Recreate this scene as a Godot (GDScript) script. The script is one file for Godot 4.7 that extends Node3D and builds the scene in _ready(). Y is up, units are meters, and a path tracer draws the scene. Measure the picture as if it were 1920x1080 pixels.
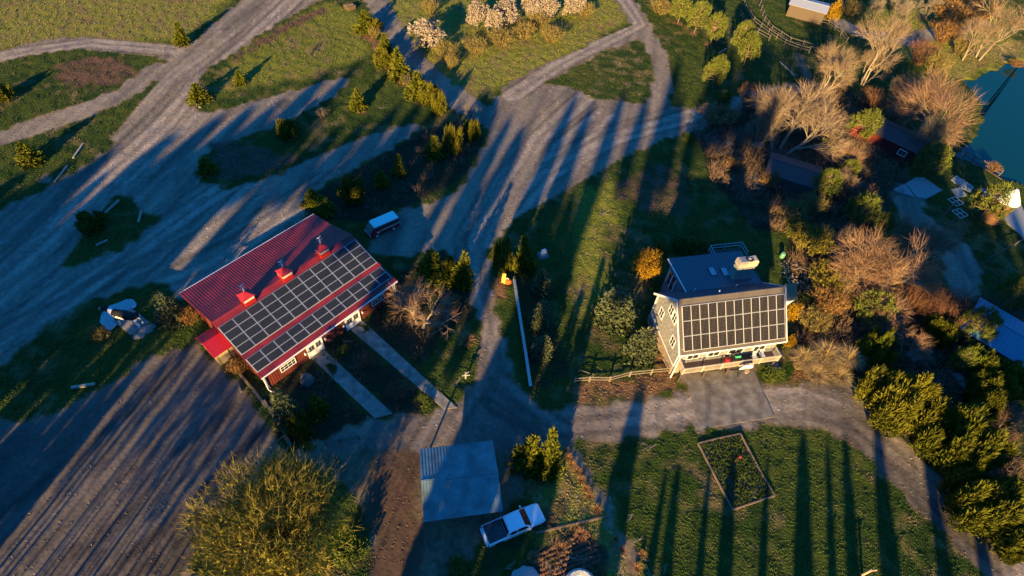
extends Node3D
# An aerial view of a small farm at low sun: a red barn and a grey house with solar arrays, gravel lanes, spring trees.

var rng := RandomNumberGenerator.new()
var mats := {}
var protos := {}
var taken := {}


func _ready() -> void:
	# camera, sky, sun, exposure
	var cam := Camera3D.new()
	cam.name = "camera"
	cam.transform = Transform3D(Basis(Vector3(0.995285, 0.061468, -0.075028), Vector3(-0.096992, 0.630757, -0.769895), Vector3(0.000000, 0.773542, 0.633745)), Vector3(0, 58, 0))
	cam.fov = 51.44
	cam.far = 4000.0
	cam.current = true
	add_child(cam)
	var env := Environment.new()
	env.background_mode = Environment.BG_SKY
	var sky := Sky.new()
	var air := ProceduralSkyMaterial.new()
	air.sky_top_color = lin(0.006, 0.087, 0.3)
	air.sky_horizon_color = lin(0.018, 0.105, 0.25)
	air.sky_curve = 0.2
	air.ground_bottom_color = lin(0.02, 0.03, 0.03)
	air.ground_horizon_color = lin(0.02, 0.045, 0.08)
	air.sun_angle_max = 12.0
	air.sun_curve = 0.08
	sky.sky_material = air
	env.sky = sky
	env.tonemap_mode = Environment.TONE_MAPPER_LINEAR
	env.tonemap_exposure = 3.4
	env.sdfgi_enabled = true
	env.ssao_enabled = true
	env.ssil_enabled = true
	var we := WorldEnvironment.new()
	we.name = "world"
	we.environment = env
	add_child(we)
	var sun := DirectionalLight3D.new()
	sun.name = "sun"
	sun.light_color = lin(1.0, 0.69, 0.27)
	sun.light_energy = 1.6
	sun.light_angular_distance = 0.8
	sun.shadow_enabled = true
	sun.rotation = Vector3(-0.2705, -0.2255, 0)
	add_child(sun)

	make_setting()
	red_barn()
	grey_house()
	make_outbuildings()
	make_protos()
	plant_trees()
	make_yard()
	make_cover()


func make_setting() -> void:
	ids = Image.create(GW, GH, false, Image.FORMAT_L8)
	# gravel lots and lanes; later pieces lie over earlier ones
	area("gravel", 1, PackedVector2Array([Vector2(-57.17, -116.05), Vector2(-42.11, -119.24), Vector2(-44.99, -112.52), Vector2(-48.43, -105.49), Vector2(-50.57, -100.14), Vector2(-52.27, -94.26), Vector2(-54.6, -89.48), Vector2(-55.31, -85.23), Vector2(-53.24, -77.95), Vector2(-49.19, -76.89), Vector2(-43.91, -81), Vector2(-38.33, -85.34), Vector2(-32.45, -90.1), Vector2(-30.25, -89.33), Vector2(-32.56, -83.69), Vector2(-36.29, -78.6), Vector2(-39.51, -74.29), Vector2(-43.64, -70.96), Vector2(-46.55, -67.19), Vector2(-46.02, -63.4), Vector2(-43.99, -60.82), Vector2(-40.4, -60.23), Vector2(-34.9, -63.89), Vector2(-30.33, -69.44), Vector2(-24.42, -74.94), Vector2(-18.55, -79.08), Vector2(-16.71, -78.25), Vector2(-19.89, -72.99), Vector2(-24.9, -66.81), Vector2(-27.82, -63.2), Vector2(-29.43, -60.38), Vector2(-27.98, -57.15), Vector2(-32.96, -49.55), Vector2(-35.24, -41.43), Vector2(-39.24, -41.26), Vector2(-42.51, -43.42), Vector2(-45.6, -41.77), Vector2(-48.81, -39.35), Vector2(-51.57, -35.41), Vector2(-53.46, -29.71), Vector2(-54.42, -27.65), Vector2(-69.73, -49.32), Vector2(-67.37, -52.12), Vector2(-63.94, -57.12), Vector2(-61.09, -62.07), Vector2(-60.06, -67.09), Vector2(-61.18, -71.6), Vector2(-61.04, -74.5), Vector2(-60.79, -81.14), Vector2(-61.42, -87.41), Vector2(-61.82, -92.48), Vector2(-60.49, -95.99), Vector2(-59.58, -103.29)]))
	lane("gravel", 1, PackedVector2Array([Vector2(-89.71, -85.26), Vector2(-84.04, -90.8), Vector2(-77.04, -93.21), Vector2(-69.41, -92.85), Vector2(-61.82, -92.48), Vector2(-58.18, -94.96)]), 4.2)
	lane("gravel", 1, PackedVector2Array([Vector2(-76.87, -64.94), Vector2(-73.16, -69.12), Vector2(-68.45, -73.69), Vector2(-64.62, -79.27), Vector2(-62.39, -87.57)]), 4.0)
	lane("gravel", 2, PackedVector2Array([Vector2(-33.96, -121.44), Vector2(-27.21, -107.03), Vector2(-21.57, -98.14), Vector2(-15.05, -89.86), Vector2(-9.93, -85.22), Vector2(-5.19, -81.83)]), 4.6)
	lane("gravel", 3, PackedVector2Array([Vector2(17.26, -132.32), Vector2(20.12, -121.95), Vector2(21.02, -117.29), Vector2(13.24, -109.19), Vector2(4.29, -100.15), Vector2(-1.98, -92.13), Vector2(-4.97, -84.23)]), 4.2)
	lane("gravel", 3, PackedVector2Array([Vector2(20.8, -117.24), Vector2(23.17, -109.28), Vector2(23.4, -100.01), Vector2(22.63, -93.09), Vector2(20.58, -88.01)]), 3.4)
	area("gravel", 2, PackedVector2Array([Vector2(-10.7, -84.33), Vector2(-5.57, -85.95), Vector2(-3.31, -91.41), Vector2(0.2, -94.69), Vector2(5.86, -94), Vector2(11.43, -91.02), Vector2(20.61, -90.98), Vector2(27.94, -90.79), Vector2(40.48, -99), Vector2(51.88, -104.15), Vector2(52.17, -101.37), Vector2(40.52, -94.17), Vector2(30.58, -86.63), Vector2(23.65, -82.46), Vector2(16.4, -76.65), Vector2(9.66, -70.53), Vector2(4.24, -64.78), Vector2(-0.77, -59.69), Vector2(-2.28, -56.58), Vector2(-3.83, -53.42), Vector2(-4.7, -50.49), Vector2(-6.49, -50.99), Vector2(-9.5, -52.67), Vector2(-14.12, -51.11), Vector2(-18.11, -50.4), Vector2(-19.35, -52.79), Vector2(-18.02, -56.46), Vector2(-15.69, -59.4), Vector2(-10.92, -62.15), Vector2(-8.47, -65.46), Vector2(-6.83, -73.07), Vector2(-5.45, -80.06)]))
	area("gravel", 2, PackedVector2Array([Vector2(-5.49, -51.31), Vector2(-3.55, -52.69), Vector2(-2.16, -45.54), Vector2(-0.42, -40.52), Vector2(0.88, -35.88), Vector2(2.6, -32.52), Vector2(4.12, -31.38), Vector2(7.6, -31.5), Vector2(13.17, -32.75), Vector2(20.89, -35), Vector2(20.88, -30.76), Vector2(13.85, -28.67), Vector2(8.21, -27.48), Vector2(1.58, -26.56), Vector2(-0.05, -26.27), Vector2(-6.99, -24.86), Vector2(-12.42, -24.88), Vector2(-15.43, -23.88), Vector2(-19.08, -22.62), Vector2(-20.41, -23.49), Vector2(-17.46, -25.4), Vector2(-13.07, -27.78), Vector2(-9.36, -28.91), Vector2(-6.07, -29.64), Vector2(-3.94, -31.8), Vector2(-2.87, -34.76), Vector2(-2.78, -38.35), Vector2(-3.44, -42.11), Vector2(-4.7, -45.22), Vector2(-5.75, -49.44)]))
	area("gravel", 4, PackedVector2Array([Vector2(20.47, -34.95), Vector2(30.71, -36.57), Vector2(35.9, -37.84), Vector2(40.02, -38.87), Vector2(41.44, -36.78), Vector2(42.85, -33.6), Vector2(45.71, -28.96), Vector2(48.82, -24.22), Vector2(52.11, -19.48), Vector2(50.99, -17.14), Vector2(47.61, -16.84), Vector2(45.53, -20.33), Vector2(42.03, -25.19), Vector2(38.66, -30.03), Vector2(35.07, -32.13), Vector2(29.72, -31.7), Vector2(20.83, -30.38)]))
	area("gravel", 5, PackedVector2Array([Vector2(-19.21, -23.05), Vector2(-12.45, -24.99), Vector2(-7, -24.98), Vector2(1.58, -26.56), Vector2(6.26, -27.4), Vector2(6.56, -26.25), Vector2(3.91, -24.28), Vector2(2.09, -19.83), Vector2(0.24, -17.67), Vector2(-1.03, -15.65), Vector2(-2.55, -12.38), Vector2(-9.5, -11.77), Vector2(-11.29, -17.55), Vector2(-14.77, -21.31), Vector2(-17.61, -22.11)]), 150)
	area("gravel", 6, PackedVector2Array([Vector2(-34.32, -34.82), Vector2(-28.58, -30.66), Vector2(-23.88, -26.63), Vector2(-21.09, -23.42), Vector2(-25.65, -17.06), Vector2(-25.32, -10.36), Vector2(-43.18, -8.77), Vector2(-52.49, -23), Vector2(-49.76, -23.75), Vector2(-45.01, -24.85), Vector2(-41.65, -28.94), Vector2(-38.26, -32.95)]), 235)
	area("dirt", -1, PackedVector2Array([Vector2(-34.32, -34.82), Vector2(-28.58, -30.66), Vector2(-23.88, -26.63), Vector2(-21.09, -23.42), Vector2(-25.65, -17.06), Vector2(-25.32, -10.36), Vector2(-43.18, -8.77), Vector2(-52.49, -23), Vector2(-49.76, -23.75), Vector2(-45.01, -24.85), Vector2(-41.65, -28.94), Vector2(-38.26, -32.95)]), 40)
	area("gravel", -1, PackedVector2Array([Vector2(20.38, -38.09), Vector2(29.14, -39.67), Vector2(30.28, -32.71), Vector2(21.27, -30.18)]))
	area("gravel", -1, PackedVector2Array([Vector2(20.25, -38.08), Vector2(21.25, -39.21), Vector2(32.79, -42.12), Vector2(32.04, -39.42), Vector2(28.9, -38.34)]))
	lane("gravel", 7, PackedVector2Array([Vector2(58.81, -73.83), Vector2(58.18, -69.24), Vector2(59.55, -65.86), Vector2(61.9, -62.98), Vector2(61.7, -59.11), Vector2(59.71, -54.58)]), 4.4)
	lane("gravel", 3, PackedVector2Array([Vector2(63.24, -128.75), Vector2(67.3, -124.13), Vector2(75.82, -123.15), Vector2(86.42, -129.18), Vector2(96.42, -135.35)]), 4.0)
	lane("gravel", 3, PackedVector2Array([Vector2(51.03, -113.49), Vector2(51.36, -104.06), Vector2(41.89, -96.37)]), 2.0, 120)
	area("gravel", -1, PackedVector2Array([Vector2(-51.29, -56.8), Vector2(-50.19, -58.03), Vector2(-47.27, -54.95), Vector2(-46.6, -52.51), Vector2(-49.46, -54.13)]), 200)
	area("gravel", -1, PackedVector2Array([Vector2(-66.54, -59.74), Vector2(-65.01, -60.32), Vector2(-63.68, -58.48), Vector2(-65.01, -57.73)]), 180)
	lane("gravel", -1, PackedVector2Array([Vector2(7.88, -27.09), Vector2(8.77, -25.44), Vector2(9.84, -23.49), Vector2(11.13, -21.32), Vector2(11.86, -19.51), Vector2(12.91, -17.89), Vector2(14.17, -15.43)]), 1.1, 170)
	# grass islands inside the lots
	area("gravel", 0, PackedVector2Array([Vector2(-54.22, -57.45), Vector2(-52.8, -57.22), Vector2(-49.59, -54.11), Vector2(-47.02, -54.06), Vector2(-46.94, -53.26), Vector2(-47.72, -50.41), Vector2(-49.33, -47.38), Vector2(-52.2, -45.2), Vector2(-54.25, -43.54), Vector2(-54.96, -46.63), Vector2(-55.18, -50.84), Vector2(-55, -53.86)]), 0)
	area("gravel", 0, PackedVector2Array([Vector2(6.24, -99.6), Vector2(14.25, -108.59), Vector2(19.85, -112.05), Vector2(21.98, -107.12), Vector2(21.76, -98.84), Vector2(21.02, -93.96), Vector2(14.17, -90.53), Vector2(9.6, -92.98), Vector2(6.01, -96.06)]), 40)
	# worn wheel tracks
	for p in [PackedVector2Array([Vector2(-48.06, -117.51), Vector2(-51.16, -99.07), Vector2(-54.32, -85.41), Vector2(-55.38, -72), Vector2(-57.66, -60.5), Vector2(-59.22, -48.84), Vector2(-60.79, -41.51)]), PackedVector2Array([Vector2(-25.76, -64.08), Vector2(-32.17, -55.52), Vector2(-37.15, -46.28), Vector2(-44.26, -40.31), Vector2(-53.08, -29.1)]), PackedVector2Array([Vector2(-37.5, -67.09), Vector2(-42.88, -57.15), Vector2(-47.75, -47.59), Vector2(-52.28, -37.74), Vector2(-55.45, -32.92)]), PackedVector2Array([Vector2(9.59, -91.67), Vector2(1.91, -78.44), Vector2(-1.43, -66.49), Vector2(-4.88, -55.23), Vector2(-3.47, -45.38), Vector2(-0.26, -35.05), Vector2(7.05, -29.92), Vector2(19.91, -32.57), Vector2(33.48, -35.37), Vector2(40.14, -33.44), Vector2(45.33, -26.73), Vector2(50.28, -19.41)]), PackedVector2Array([Vector2(-4.56, -52.37), Vector2(-2.17, -42.26), Vector2(-2.64, -34.78), Vector2(-6.27, -27.28), Vector2(-8.6, -21.92), Vector2(-10.59, -16.65)]), PackedVector2Array([Vector2(27.76, -89.2), Vector2(13.84, -80.33), Vector2(3.12, -69.55), Vector2(-2.31, -58.63)]), PackedVector2Array([Vector2(-87.98, -86.76), Vector2(-77.04, -93.21), Vector2(-62.18, -93.31)]), PackedVector2Array([Vector2(17.69, -128.95), Vector2(20.49, -119.13), Vector2(4.75, -101.14), Vector2(-3.16, -89.49)])]:
		lane("track", -1, p, 3.2)
		for off in [-1.1, 0.7, 2.6]:
			for w in [-0.75, 0.75]:
				var q := PackedVector2Array()
				for i in p.size():
					var d: Vector2 = (p[mini(i + 1, p.size() - 1)] - p[maxi(i - 1, 0)]).normalized()
					q.append(p[i] + Vector2(-d.y, d.x) * (off + w + 0.25 * sin(i * 2.3 + off)))
				lane("rut", -1, q, 0.42, 230)
	rng.seed = 33
	for k in 150:  # potholes and damp stains
		var z := -12.0 - 110.0 * pow(rng.randf(), 1.3)
		var c := Vector2(rng.randf_range(-42.0 + z * 0.5, 30.0 - z * 0.3), z)
		var blot := PackedVector2Array()
		var r := rng.randf_range(0.3, 1.1)
		for j in 10:
			blot.append(c + Vector2(cos(TAU * j / 10), sin(TAU * j / 10) * 1.6) * r * rng.randf_range(0.6, 1.3))
		area("rut", -1, blot, rng.randi_range(90, 220))
	rng.seed = 14
	for p in [PackedVector2Array([Vector2(-45.03, -118.15), Vector2(-50.26, -99.25), Vector2(-53.49, -85.55), Vector2(-54.82, -70.75), Vector2(-57.28, -58.31), Vector2(-59.11, -45.18), Vector2(-61.21, -38.21)]), PackedVector2Array([Vector2(-25.31, -65.32), Vector2(-29.72, -56.9), Vector2(-35.57, -49.2), Vector2(-41.97, -42.23), Vector2(-48.81, -33.7), Vector2(-53.38, -27.77)]), PackedVector2Array([Vector2(-36.92, -80.69), Vector2(-42.38, -67.58), Vector2(-45.62, -56.76), Vector2(-49.22, -46.48), Vector2(-53.02, -36.88), Vector2(-56.68, -32.07)]), PackedVector2Array([Vector2(-21.53, -22.81), Vector2(-26.65, -17.06), Vector2(-30.72, -12.02), Vector2(-31.93, -9.77)]), PackedVector2Array([Vector2(-29.27, -29.15), Vector2(-33.73, -20.48), Vector2(-38.15, -12.68), Vector2(-39.75, -9.08)]), PackedVector2Array([Vector2(11.39, -88.8), Vector2(3.64, -77.35), Vector2(-0.66, -66.6), Vector2(-3.56, -56.41)]), PackedVector2Array([Vector2(-2.66, -47.18), Vector2(-0.33, -39.39), Vector2(1.13, -32.49), Vector2(7.05, -29.61), Vector2(19.85, -31.92), Vector2(33.4, -35.02), Vector2(39.53, -33.37), Vector2(44.86, -26.97), Vector2(49.86, -19.61)])]:
		for k in 16:
			var off := r1() * 7.0
			var q := PackedVector2Array()
			var a := rng.randi_range(0, p.size() - 3)
			for i in range(a, p.size()):
				var d: Vector2 = (p[mini(i + 1, p.size() - 1)] - p[maxi(i - 1, 0)]).normalized()
				q.append(p[i] + Vector2(-d.y, d.x) * (off + r1() * 0.5))
			lane("track" if k % 3 else "rut", -1, q, rng.randf_range(0.4, 1.1), rng.randi_range(110, 255))
	# shade painted in: dirt-brown darkening of lower yards, field and drive
	area("shade_tone", -1, PackedVector2Array([Vector2(-19.47, -23.02), Vector2(-12.94, -27.18), Vector2(-8.33, -29.53), Vector2(-2.42, -32.77), Vector2(-1.25, -39.28), Vector2(-4.17, -48.75), Vector2(0.13, -45.82), Vector2(3.47, -32.75), Vector2(7.02, -31.18), Vector2(12.85, -32.13), Vector2(12.73, -28.98), Vector2(5.99, -27.07), Vector2(6.58, -25.68), Vector2(2.09, -19.83), Vector2(-1.15, -12.51), Vector2(-9.5, -11.77), Vector2(-11.78, -17.51)]), 170)
	area("shade_tone", -1, PackedVector2Array([Vector2(-34.32, -34.82), Vector2(-28.58, -30.66), Vector2(-23.88, -26.63), Vector2(-21.09, -23.42), Vector2(-25.65, -17.06), Vector2(-25.32, -10.36), Vector2(-43.18, -8.77), Vector2(-52.49, -23), Vector2(-49.76, -23.75), Vector2(-45.01, -24.85), Vector2(-41.65, -28.94), Vector2(-38.26, -32.95)]), 235)
	area("shade_tone", -1, PackedVector2Array([Vector2(29.51, -33.6), Vector2(40.54, -34.79), Vector2(46.13, -27.38), Vector2(51.68, -18.59), Vector2(50.99, -17.14), Vector2(46.57, -16.75), Vector2(41.49, -23.63), Vector2(38.17, -30.71)]), 190)
	# bare and brown ground
	area("dirt", -1, PackedVector2Array([Vector2(-78.99, -85.89), Vector2(-75.5, -88.55), Vector2(-69.38, -89), Vector2(-64.68, -85.18), Vector2(-67.05, -81.59), Vector2(-71.82, -79.99), Vector2(-76.91, -81.42)]), 190)
	area("dirt", -1, PackedVector2Array([Vector2(-51.97, -93.43), Vector2(-48, -104.17), Vector2(-42.58, -113.23), Vector2(-40.27, -112.39), Vector2(-44.36, -105.28), Vector2(-49.05, -95.76), Vector2(-52.17, -89.08)]), 190)
	area("dirt", -1, PackedVector2Array([Vector2(-47.8, -70.3), Vector2(-43.64, -70.96), Vector2(-36.59, -69.1), Vector2(-33.01, -67.78), Vector2(-35.26, -65.02), Vector2(-40.8, -61.29), Vector2(-45, -62.39), Vector2(-44.89, -65.96)]), 200)
	area("dirt", -1, PackedVector2Array([Vector2(-12.83, -24.26), Vector2(-6.99, -24.86), Vector2(-6.52, -19), Vector2(-5.56, -13.42), Vector2(-9.5, -11.77), Vector2(-11.29, -17.55)]), 235)
	area("earth", -1, PackedVector2Array([Vector2(-11.85, -20.02), Vector2(-7.23, -23.15), Vector2(-6.43, -17.04), Vector2(-7.22, -14.62), Vector2(-9.51, -16.27)]), 190)
	area("dirt", -1, PackedVector2Array([Vector2(13.5, -69.88), Vector2(20.36, -75.94), Vector2(25.01, -72.81), Vector2(25.64, -64.67), Vector2(20.86, -62.91), Vector2(14.12, -65.28)]), 150)
	area("earth", -1, PackedVector2Array([Vector2(-42.69, -66.3), Vector2(-37.98, -68.51), Vector2(-33.91, -68.14), Vector2(-36.81, -65.02), Vector2(-40.49, -62.48)]), 170)
	area("earth", -1, PackedVector2Array([Vector2(8.16, -34.96), Vector2(19.22, -37.6), Vector2(20.28, -35.96), Vector2(19.03, -34.32), Vector2(12.29, -32.92), Vector2(7.94, -32.45)]), 200)
	area("earth", -1, PackedVector2Array([Vector2(15.84, -42.84), Vector2(17.53, -43.83), Vector2(19.38, -37.98), Vector2(17.33, -37.03)]), 210)
	area("earth", -1, PackedVector2Array([Vector2(-4.5, -48.71), Vector2(-4.02, -50.58), Vector2(-0.74, -48.3), Vector2(0, -45.81), Vector2(-1.51, -45.62), Vector2(-3.6, -46.63)]), 190)
	area("earth", -1, PackedVector2Array([Vector2(34.36, -32.83), Vector2(40.54, -34.79), Vector2(43.71, -30.07), Vector2(46.72, -26.03), Vector2(44.27, -23.89), Vector2(39.97, -29.08)]), 190)
	area("mulch", -1, PackedVector2Array([Vector2(4.34, -16.15), Vector2(9.8, -19.31), Vector2(10.7, -18.16), Vector2(11.19, -13.6), Vector2(4.03, -12.97), Vector2(3.42, -15.14)]), 235)
	area("mulch", -1, PackedVector2Array([Vector2(5.57, -23.34), Vector2(9.29, -19.01), Vector2(4.79, -17.13), Vector2(2.45, -15.05), Vector2(-0.26, -13.02), Vector2(-0.55, -15.69), Vector2(4.19, -19.03)]), 110)
	area("earth", -1, PackedVector2Array([Vector2(31.36, -38.26), Vector2(36.42, -39.91), Vector2(40.97, -40.43), Vector2(39.85, -38.71), Vector2(33.94, -37.34)]), 180)
	for p in [PackedVector2Array([Vector2(-62.07, -95.69), Vector2(-62.25, -94.56)]), PackedVector2Array([Vector2(-68.8, -61.95), Vector2(-69.44, -61.5)]), PackedVector2Array([Vector2(-27.6, -81.65), Vector2(-26.78, -81.49)]), PackedVector2Array([Vector2(-35.89, -72.71), Vector2(-35.19, -72.29)]), PackedVector2Array([Vector2(-31.48, -105.79), Vector2(-23.02, -90.93)]), PackedVector2Array([Vector2(-21.54, -90.37), Vector2(-14.14, -83.75)]), PackedVector2Array([Vector2(28.4, -120.48), Vector2(27.95, -120.39)]), PackedVector2Array([Vector2(31.26, -117.15), Vector2(30.99, -116.67)]), PackedVector2Array([Vector2(33.97, -113.51), Vector2(33.75, -113.47)]), PackedVector2Array([Vector2(12.65, -43.89), Vector2(12.38, -43.54)])]:
		lane("earth", -1, p, 1.8, 220)
	area("mulch", -1, PackedVector2Array([Vector2(-28.09, -61.46), Vector2(-22.36, -69.41), Vector2(-15.77, -77.7), Vector2(-11.18, -81.29), Vector2(-6.99, -78.41), Vector2(-7.49, -71.68), Vector2(-9.16, -65.94), Vector2(-13.21, -62.27), Vector2(-17.19, -59.51), Vector2(-20.12, -56.17), Vector2(-23.61, -55.69), Vector2(-27.48, -56.69)]), 230)
	area("mulch", -1, PackedVector2Array([Vector2(-24.89, -29.63), Vector2(-24.05, -32.37), Vector2(-21.84, -34.84), Vector2(-13.07, -27.78), Vector2(-16.92, -25.46), Vector2(-19.63, -23.57), Vector2(-22.62, -26.16)]), 230)
	area("mulch", -1, PackedVector2Array([Vector2(-20.44, -36.29), Vector2(-18.29, -38.63), Vector2(-6.09, -29.77), Vector2(-8.78, -28.85), Vector2(-11.02, -28.74)]), 220)
	area("mulch", -1, PackedVector2Array([Vector2(-16.36, -42.54), Vector2(-13.78, -49.31), Vector2(-9.5, -52.67), Vector2(-5.72, -50.36), Vector2(-4.07, -42.03), Vector2(-8.01, -38.48), Vector2(-9.11, -34.05), Vector2(-16.37, -39.77)]), 170)
	area("mulch", -1, PackedVector2Array([Vector2(-0.13, -49.26), Vector2(2.38, -53.29), Vector2(8.15, -36), Vector2(3.5, -32.09), Vector2(2.51, -33.99)]), 130)
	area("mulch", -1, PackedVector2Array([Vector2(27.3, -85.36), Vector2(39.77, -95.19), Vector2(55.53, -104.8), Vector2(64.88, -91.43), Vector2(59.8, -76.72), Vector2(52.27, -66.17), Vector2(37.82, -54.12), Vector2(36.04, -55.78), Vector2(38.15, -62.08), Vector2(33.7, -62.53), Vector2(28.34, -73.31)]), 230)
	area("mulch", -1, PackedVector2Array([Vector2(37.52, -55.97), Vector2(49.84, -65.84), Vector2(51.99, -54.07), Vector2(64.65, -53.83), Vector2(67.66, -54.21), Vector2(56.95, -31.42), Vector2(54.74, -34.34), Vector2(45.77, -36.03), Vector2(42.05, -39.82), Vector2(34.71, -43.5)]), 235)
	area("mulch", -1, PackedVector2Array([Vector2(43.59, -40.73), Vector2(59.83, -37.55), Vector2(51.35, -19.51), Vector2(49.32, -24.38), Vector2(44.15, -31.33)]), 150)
	area("dry", -1, PackedVector2Array([Vector2(-34.27, -122.81), Vector2(16.74, -133.73), Vector2(19.59, -122.3), Vector2(5.69, -103.16), Vector2(-10.11, -86.73), Vector2(-18.39, -93.44)]), 170)
	area("dry", -1, PackedVector2Array([Vector2(-108.87, -109.1), Vector2(-60.57, -119.56), Vector2(-61.23, -95.48), Vector2(-77.74, -94.54), Vector2(-94.06, -86.48)]), 190)
	area("dry", -1, PackedVector2Array([Vector2(-52.27, -94.26), Vector2(-41.4, -116.61), Vector2(-32.37, -109.71), Vector2(-28.87, -98.62), Vector2(-39.16, -88.08), Vector2(-52.55, -81.03)]), 120)
	area("dry", -1, PackedVector2Array([Vector2(7.93, -66.69), Vector2(14.3, -70), Vector2(13.2, -60.77), Vector2(11.42, -47.22), Vector2(8.09, -43.5), Vector2(7.31, -53.93)]), 130)
	area("dry", -1, PackedVector2Array([Vector2(5.99, -27.07), Vector2(7.65, -27.42), Vector2(11.38, -20.73), Vector2(15.53, -13.99), Vector2(8.31, -13.35), Vector2(4.24, -18.04)]), 200)
	area("dry", -1, PackedVector2Array([Vector2(73.04, -135.48), Vector2(107.95, -145.16), Vector2(97.38, -122.11), Vector2(81.29, -109.35), Vector2(67.82, -118.67)]), 170)
	area("dry", -1, PackedVector2Array([Vector2(84.36, -119.69), Vector2(103.8, -128.72), Vector2(100.11, -120.96), Vector2(91.83, -117.01), Vector2(83.11, -110.04)]), 220)
	area("pond", -1, PackedVector2Array([Vector2(100.71, -121.07), Vector2(95.53, -118.08), Vector2(90.66, -114.82), Vector2(83.11, -109.3), Vector2(82.56, -105.05), Vector2(81.57, -98.1), Vector2(76.42, -89.96), Vector2(70.75, -85.32), Vector2(75.23, -81.35), Vector2(80.84, -77.78), Vector2(90.92, -80.01), Vector2(116.97, -127.91)]))
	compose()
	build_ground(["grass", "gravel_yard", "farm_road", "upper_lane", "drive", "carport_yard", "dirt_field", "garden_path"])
	var w := Shape.new()
	var wp: PackedVector2Array = PackedVector2Array([Vector2(102.7, -125.23), Vector2(91.15, -117.88), Vector2(81.45, -109.75), Vector2(80.03, -103.74), Vector2(80.02, -97.84), Vector2(74.76, -89.7), Vector2(68.75, -84.73), Vector2(74.13, -78.83), Vector2(79.55, -75.11), Vector2(91.42, -76.32), Vector2(123.56, -133.64)])
	for i in wp.size() - 2:
		w.tri(Vector3(wp[0].x, -0.32, wp[0].y), Vector3(wp[i + 2].x, -0.32, wp[i + 2].y), Vector3(wp[i + 1].x, -0.32, wp[i + 1].y))
	for i in w.n.size():
		w.n[i] = Vector3.UP
	var wm := mat("pond_water", 0.002, 0.034, 0.034, 0.06)
	wm.metallic_specular = 0.3
	wm.normal_enabled = true
	wm.normal_texture = ripple_tex()
	wm.normal_scale = 0.06
	wm.uv1_triplanar = true
	wm.uv1_world_triplanar = true
	wm.uv1_scale = Vector3.ONE * 0.15
	struct("pond_water", w, wm)
	path_of_slabs("concrete_walk", Vector3(-21.53, 0, -34.59), Vector3(-20.44, 0, -35.82), Vector3(-11.21, 0, -28.84), Vector3(-12.97, 0, -28.09), 6, 1, 0.09, "walk_concrete")
	path_of_slabs("concrete_walk", Vector3(-18.38, 0, -39), Vector3(-17.2, 0, -40.37), Vector3(-4.61, 0, -30.24), Vector3(-5.94, 0, -29.91), 8, 1, 0.09, "walk_concrete")
	path_of_slabs("driveway_apron", Vector3(20.61, 0, -37.4), Vector3(28.81, 0, -38.9), Vector3(30.08, 0, -32.88), Vector3(21.48, 0, -30.51), 4, 4, 0.06, "drive_concrete")


func ripple_tex() -> Texture2D:
	var f := FastNoiseLite.new()
	f.seed = 2
	f.frequency = 0.03
	var im := f.get_seamless_image(256, 256)
	im.convert(Image.FORMAT_RGBA8)
	im.bump_map_to_normal_map(4.0)
	return ImageTexture.create_from_image(im)


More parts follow.
